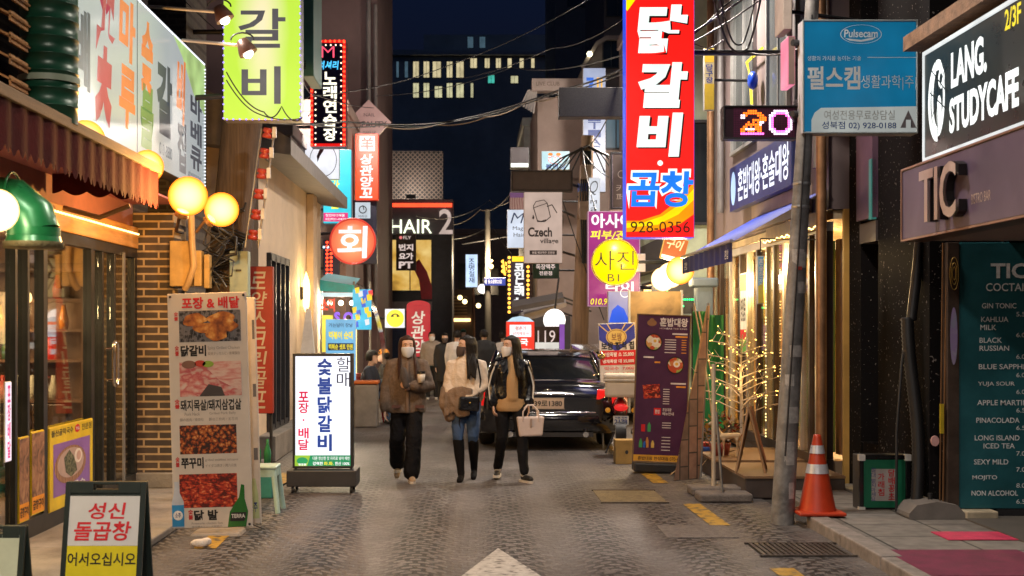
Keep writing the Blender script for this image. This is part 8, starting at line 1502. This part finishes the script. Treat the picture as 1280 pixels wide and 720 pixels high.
q = MB(chrome); q.tube([(.0, 1.15, 1.0), (.28, 1.05, 1.05), (.38, .95, 1.04)], .012, 8).tube([(.0, 1.15, 1.0), (-.28, 1.05, 1.05), (-.38, .95, 1.04)], .012, 8); q.tube([(-.28, 1.05, 1.05), (-.3, 1.0, 1.25), (-.26, .98, 1.3)], .007, 6).tube([(.28, 1.05, 1.05), (.3, 1.0, 1.25)], .007, 6); q.build('handlebar', t)
q = MB(chrome); q.capsule([(.16, .3, .3), (.17, .0, .32), (.17, -.25, .36)], [.03, .04, .045], 12); q.build('exhaust', t); MB(mat('mirror_glass', (.6, .45, .2), .1, .8)).ball((-.26, .97, 1.31), .06, 14, (1, .3, .8)).build('mirror', t)
q = MB(dsteel); q.tube([(-.08, .3, .3), (-.2, .25, .02)], .012, 6).tube([(0, .75, .35), (0, 1.2, .85), (0, 1.35, .285)], .03, 8); q.bx(-.03, .03, .1, .7, .26, .32); q.build('frame', t)
o = MB(mat('cardboard', (.35, .22, .07), .8, var=.2)).bx(-.14, .14, -.12, .12, .0, .3).build('cardboard_box', loc=(X(782, 16.1), 16.1, 0), bev=.006); tag(o, 'small yellow brown box on the road left of the purple menu banner', 'box'); q = MB(dsteel); q.poly([(.02 * math.cos(a), .15 + .025 * math.sin(a)) for a in [2 * math.pi * k / 16 for k in range(16)]], -.123); q.build('hole', o)
# ================================================================== overhead cables
def cable(label, pts, sag, r=.011, grp='overhead cables', m=black):
    q = MB(m); P_ = [P(*p) for p in pts]; out = []
    for a, b in zip(P_, P_[1:]):
        for k in range(13 if b is P_[-1] else 12): f = k / 12; p = a.lerp(b, f); p.z -= sag * 4 * f * (1 - f); out.append(p)
    q.tube(out, r * .66, 6); o = q.build('overhead_cable'); tag(o, label, 'cable', grp)
bkc = mat('cable_grey', (.06, .055, .05), .6)
cable('thick black cable sagging from the lime sign across to the red sign', [(285, 148, 13.5), (430, 152, 20), (560, 152, 24), (700, 112, 21), (800, 76, 16.5), (935, -6, 14.8)], .05, .022)
cable('second black cable twisted along the thick one toward the red sign', [(285, 128, 13.4), (360, 152, 16), (480, 156, 22), (560, 153, 24), (690, 118, 21), (810, 78, 16.4), (950, 0, 14.8)], .06, .015)
cable('pale lit stretch of cable bundled under the thick one', [(480, 158, 22.1), (545, 156, 24), (608, 146, 24), (660, 126, 22), (705, 116, 21)], .06, .016, m=mat('cable_pale', (.45, .36, .27), .6))  # light on this stretch put into a paler cable colour
cable('long thin cable rising from the lime sign past the lit school', [(285, 132, 13.2), (388, 120, 20), (560, 82, 26), (740, -4, 24)], .1, .013)
cable('thin cable from brown block over the lit school', [(470, 120, 30), (640, 84, 30), (800, 62, 16.6), (905, 50, 15)], .15, .014)
cable('short looped cable hanging at the lime sign bottom', [(283, 90, 12.8), (330, 140, 12.85), (352, 133, 12.85), (378, 147, 12.85)], .08, .01)
cable('crossing cable over the lime sign face', [(283, 100, 12.8), (318, 140, 12.82), (376, 148, 12.84)], .04, .009)
cable('cable from far pole up to the wooden pole', [(520, 270, 36), (612, 250, 44), (655, 232, 30), (725, 185, 26)], .3, .014)
cable('pale cable from the far pole to the hair salon', [(552, 280, 40), (600, 262, 43), (640, 240, 34), (722, 190, 26)], .2, .016, m=MATS['cable_pale'])
cable('cable dropping from wooden pole to the dark framed sign', [(728, 188, 25.9), (770, 225, 19.3)], .1, .013)
cable('cable from wooden pole down to the beige shop row', [(715, 190, 25.9), (690, 215, 27), (640, 236, 32)], .1, .012)
cable('slanting strut cable below the pub sign to the car side', [(700, 240, 25.5), (755, 400, 26)], .05, .014)
cable('looped black cables beside the yellow board', [(893, 0, 15), (912, 58, 15.2), (935, 60, 15.2), (952, -8, 15)], .06, .02)
cable('inner looped black cable beside the yellow board', [(900, -5, 15), (915, 50, 15.1), (930, 52, 15.1), (945, -8, 15)], .05, .016)
cable('cable crossing in front of the upper office windows', [(868, 55, 15), (940, 66, 14.5), (1000, 60, 12.4)], .04, .010)
cable('diagonal cable from the tall red sign to the picture top', [(868, 42, 15), (905, 8, 15), (925, -10, 15)], .01, .013)
cable('thin wire from the dark brick block to the upper arm', [(225, -5, 14.8), (300, 62, 15)], .02, .008)
cable('thin wire sagging from the red sign up past the gabled building', [(560, 100, 30), (690, 60, 22), (784, 20, 15.4)], .1, .010)
cable('thin wire running above the grey eave past the karaoke sign', [(378, 100, 14.8), (392, 118, 20), (470, 135, 30)], .05, .012)
cable('thin wire from the far pole across to the coin karaoke sign', [(610, 270, 44), (640, 318, 33.2)], .1, .015)
cable('low wire from the hair salon to the far pole', [(556, 300, 39.8), (608, 285, 44)], .1, .015)
cable('wire from the wooden pole toward the magenta sign', [(728, 186, 25.9), (745, 262, 20.6)], .15, .012)
cable('double wire from the wooden pole up to the perforated bar sign', [(728, 184, 25.9), (760, 146, 17.7)], .12, .012)
cable('wire hung along the lunch shop cladding', [(900, 140, 17.2), (930, 165, 15.9), (985, 160, 14)], .06, .012)
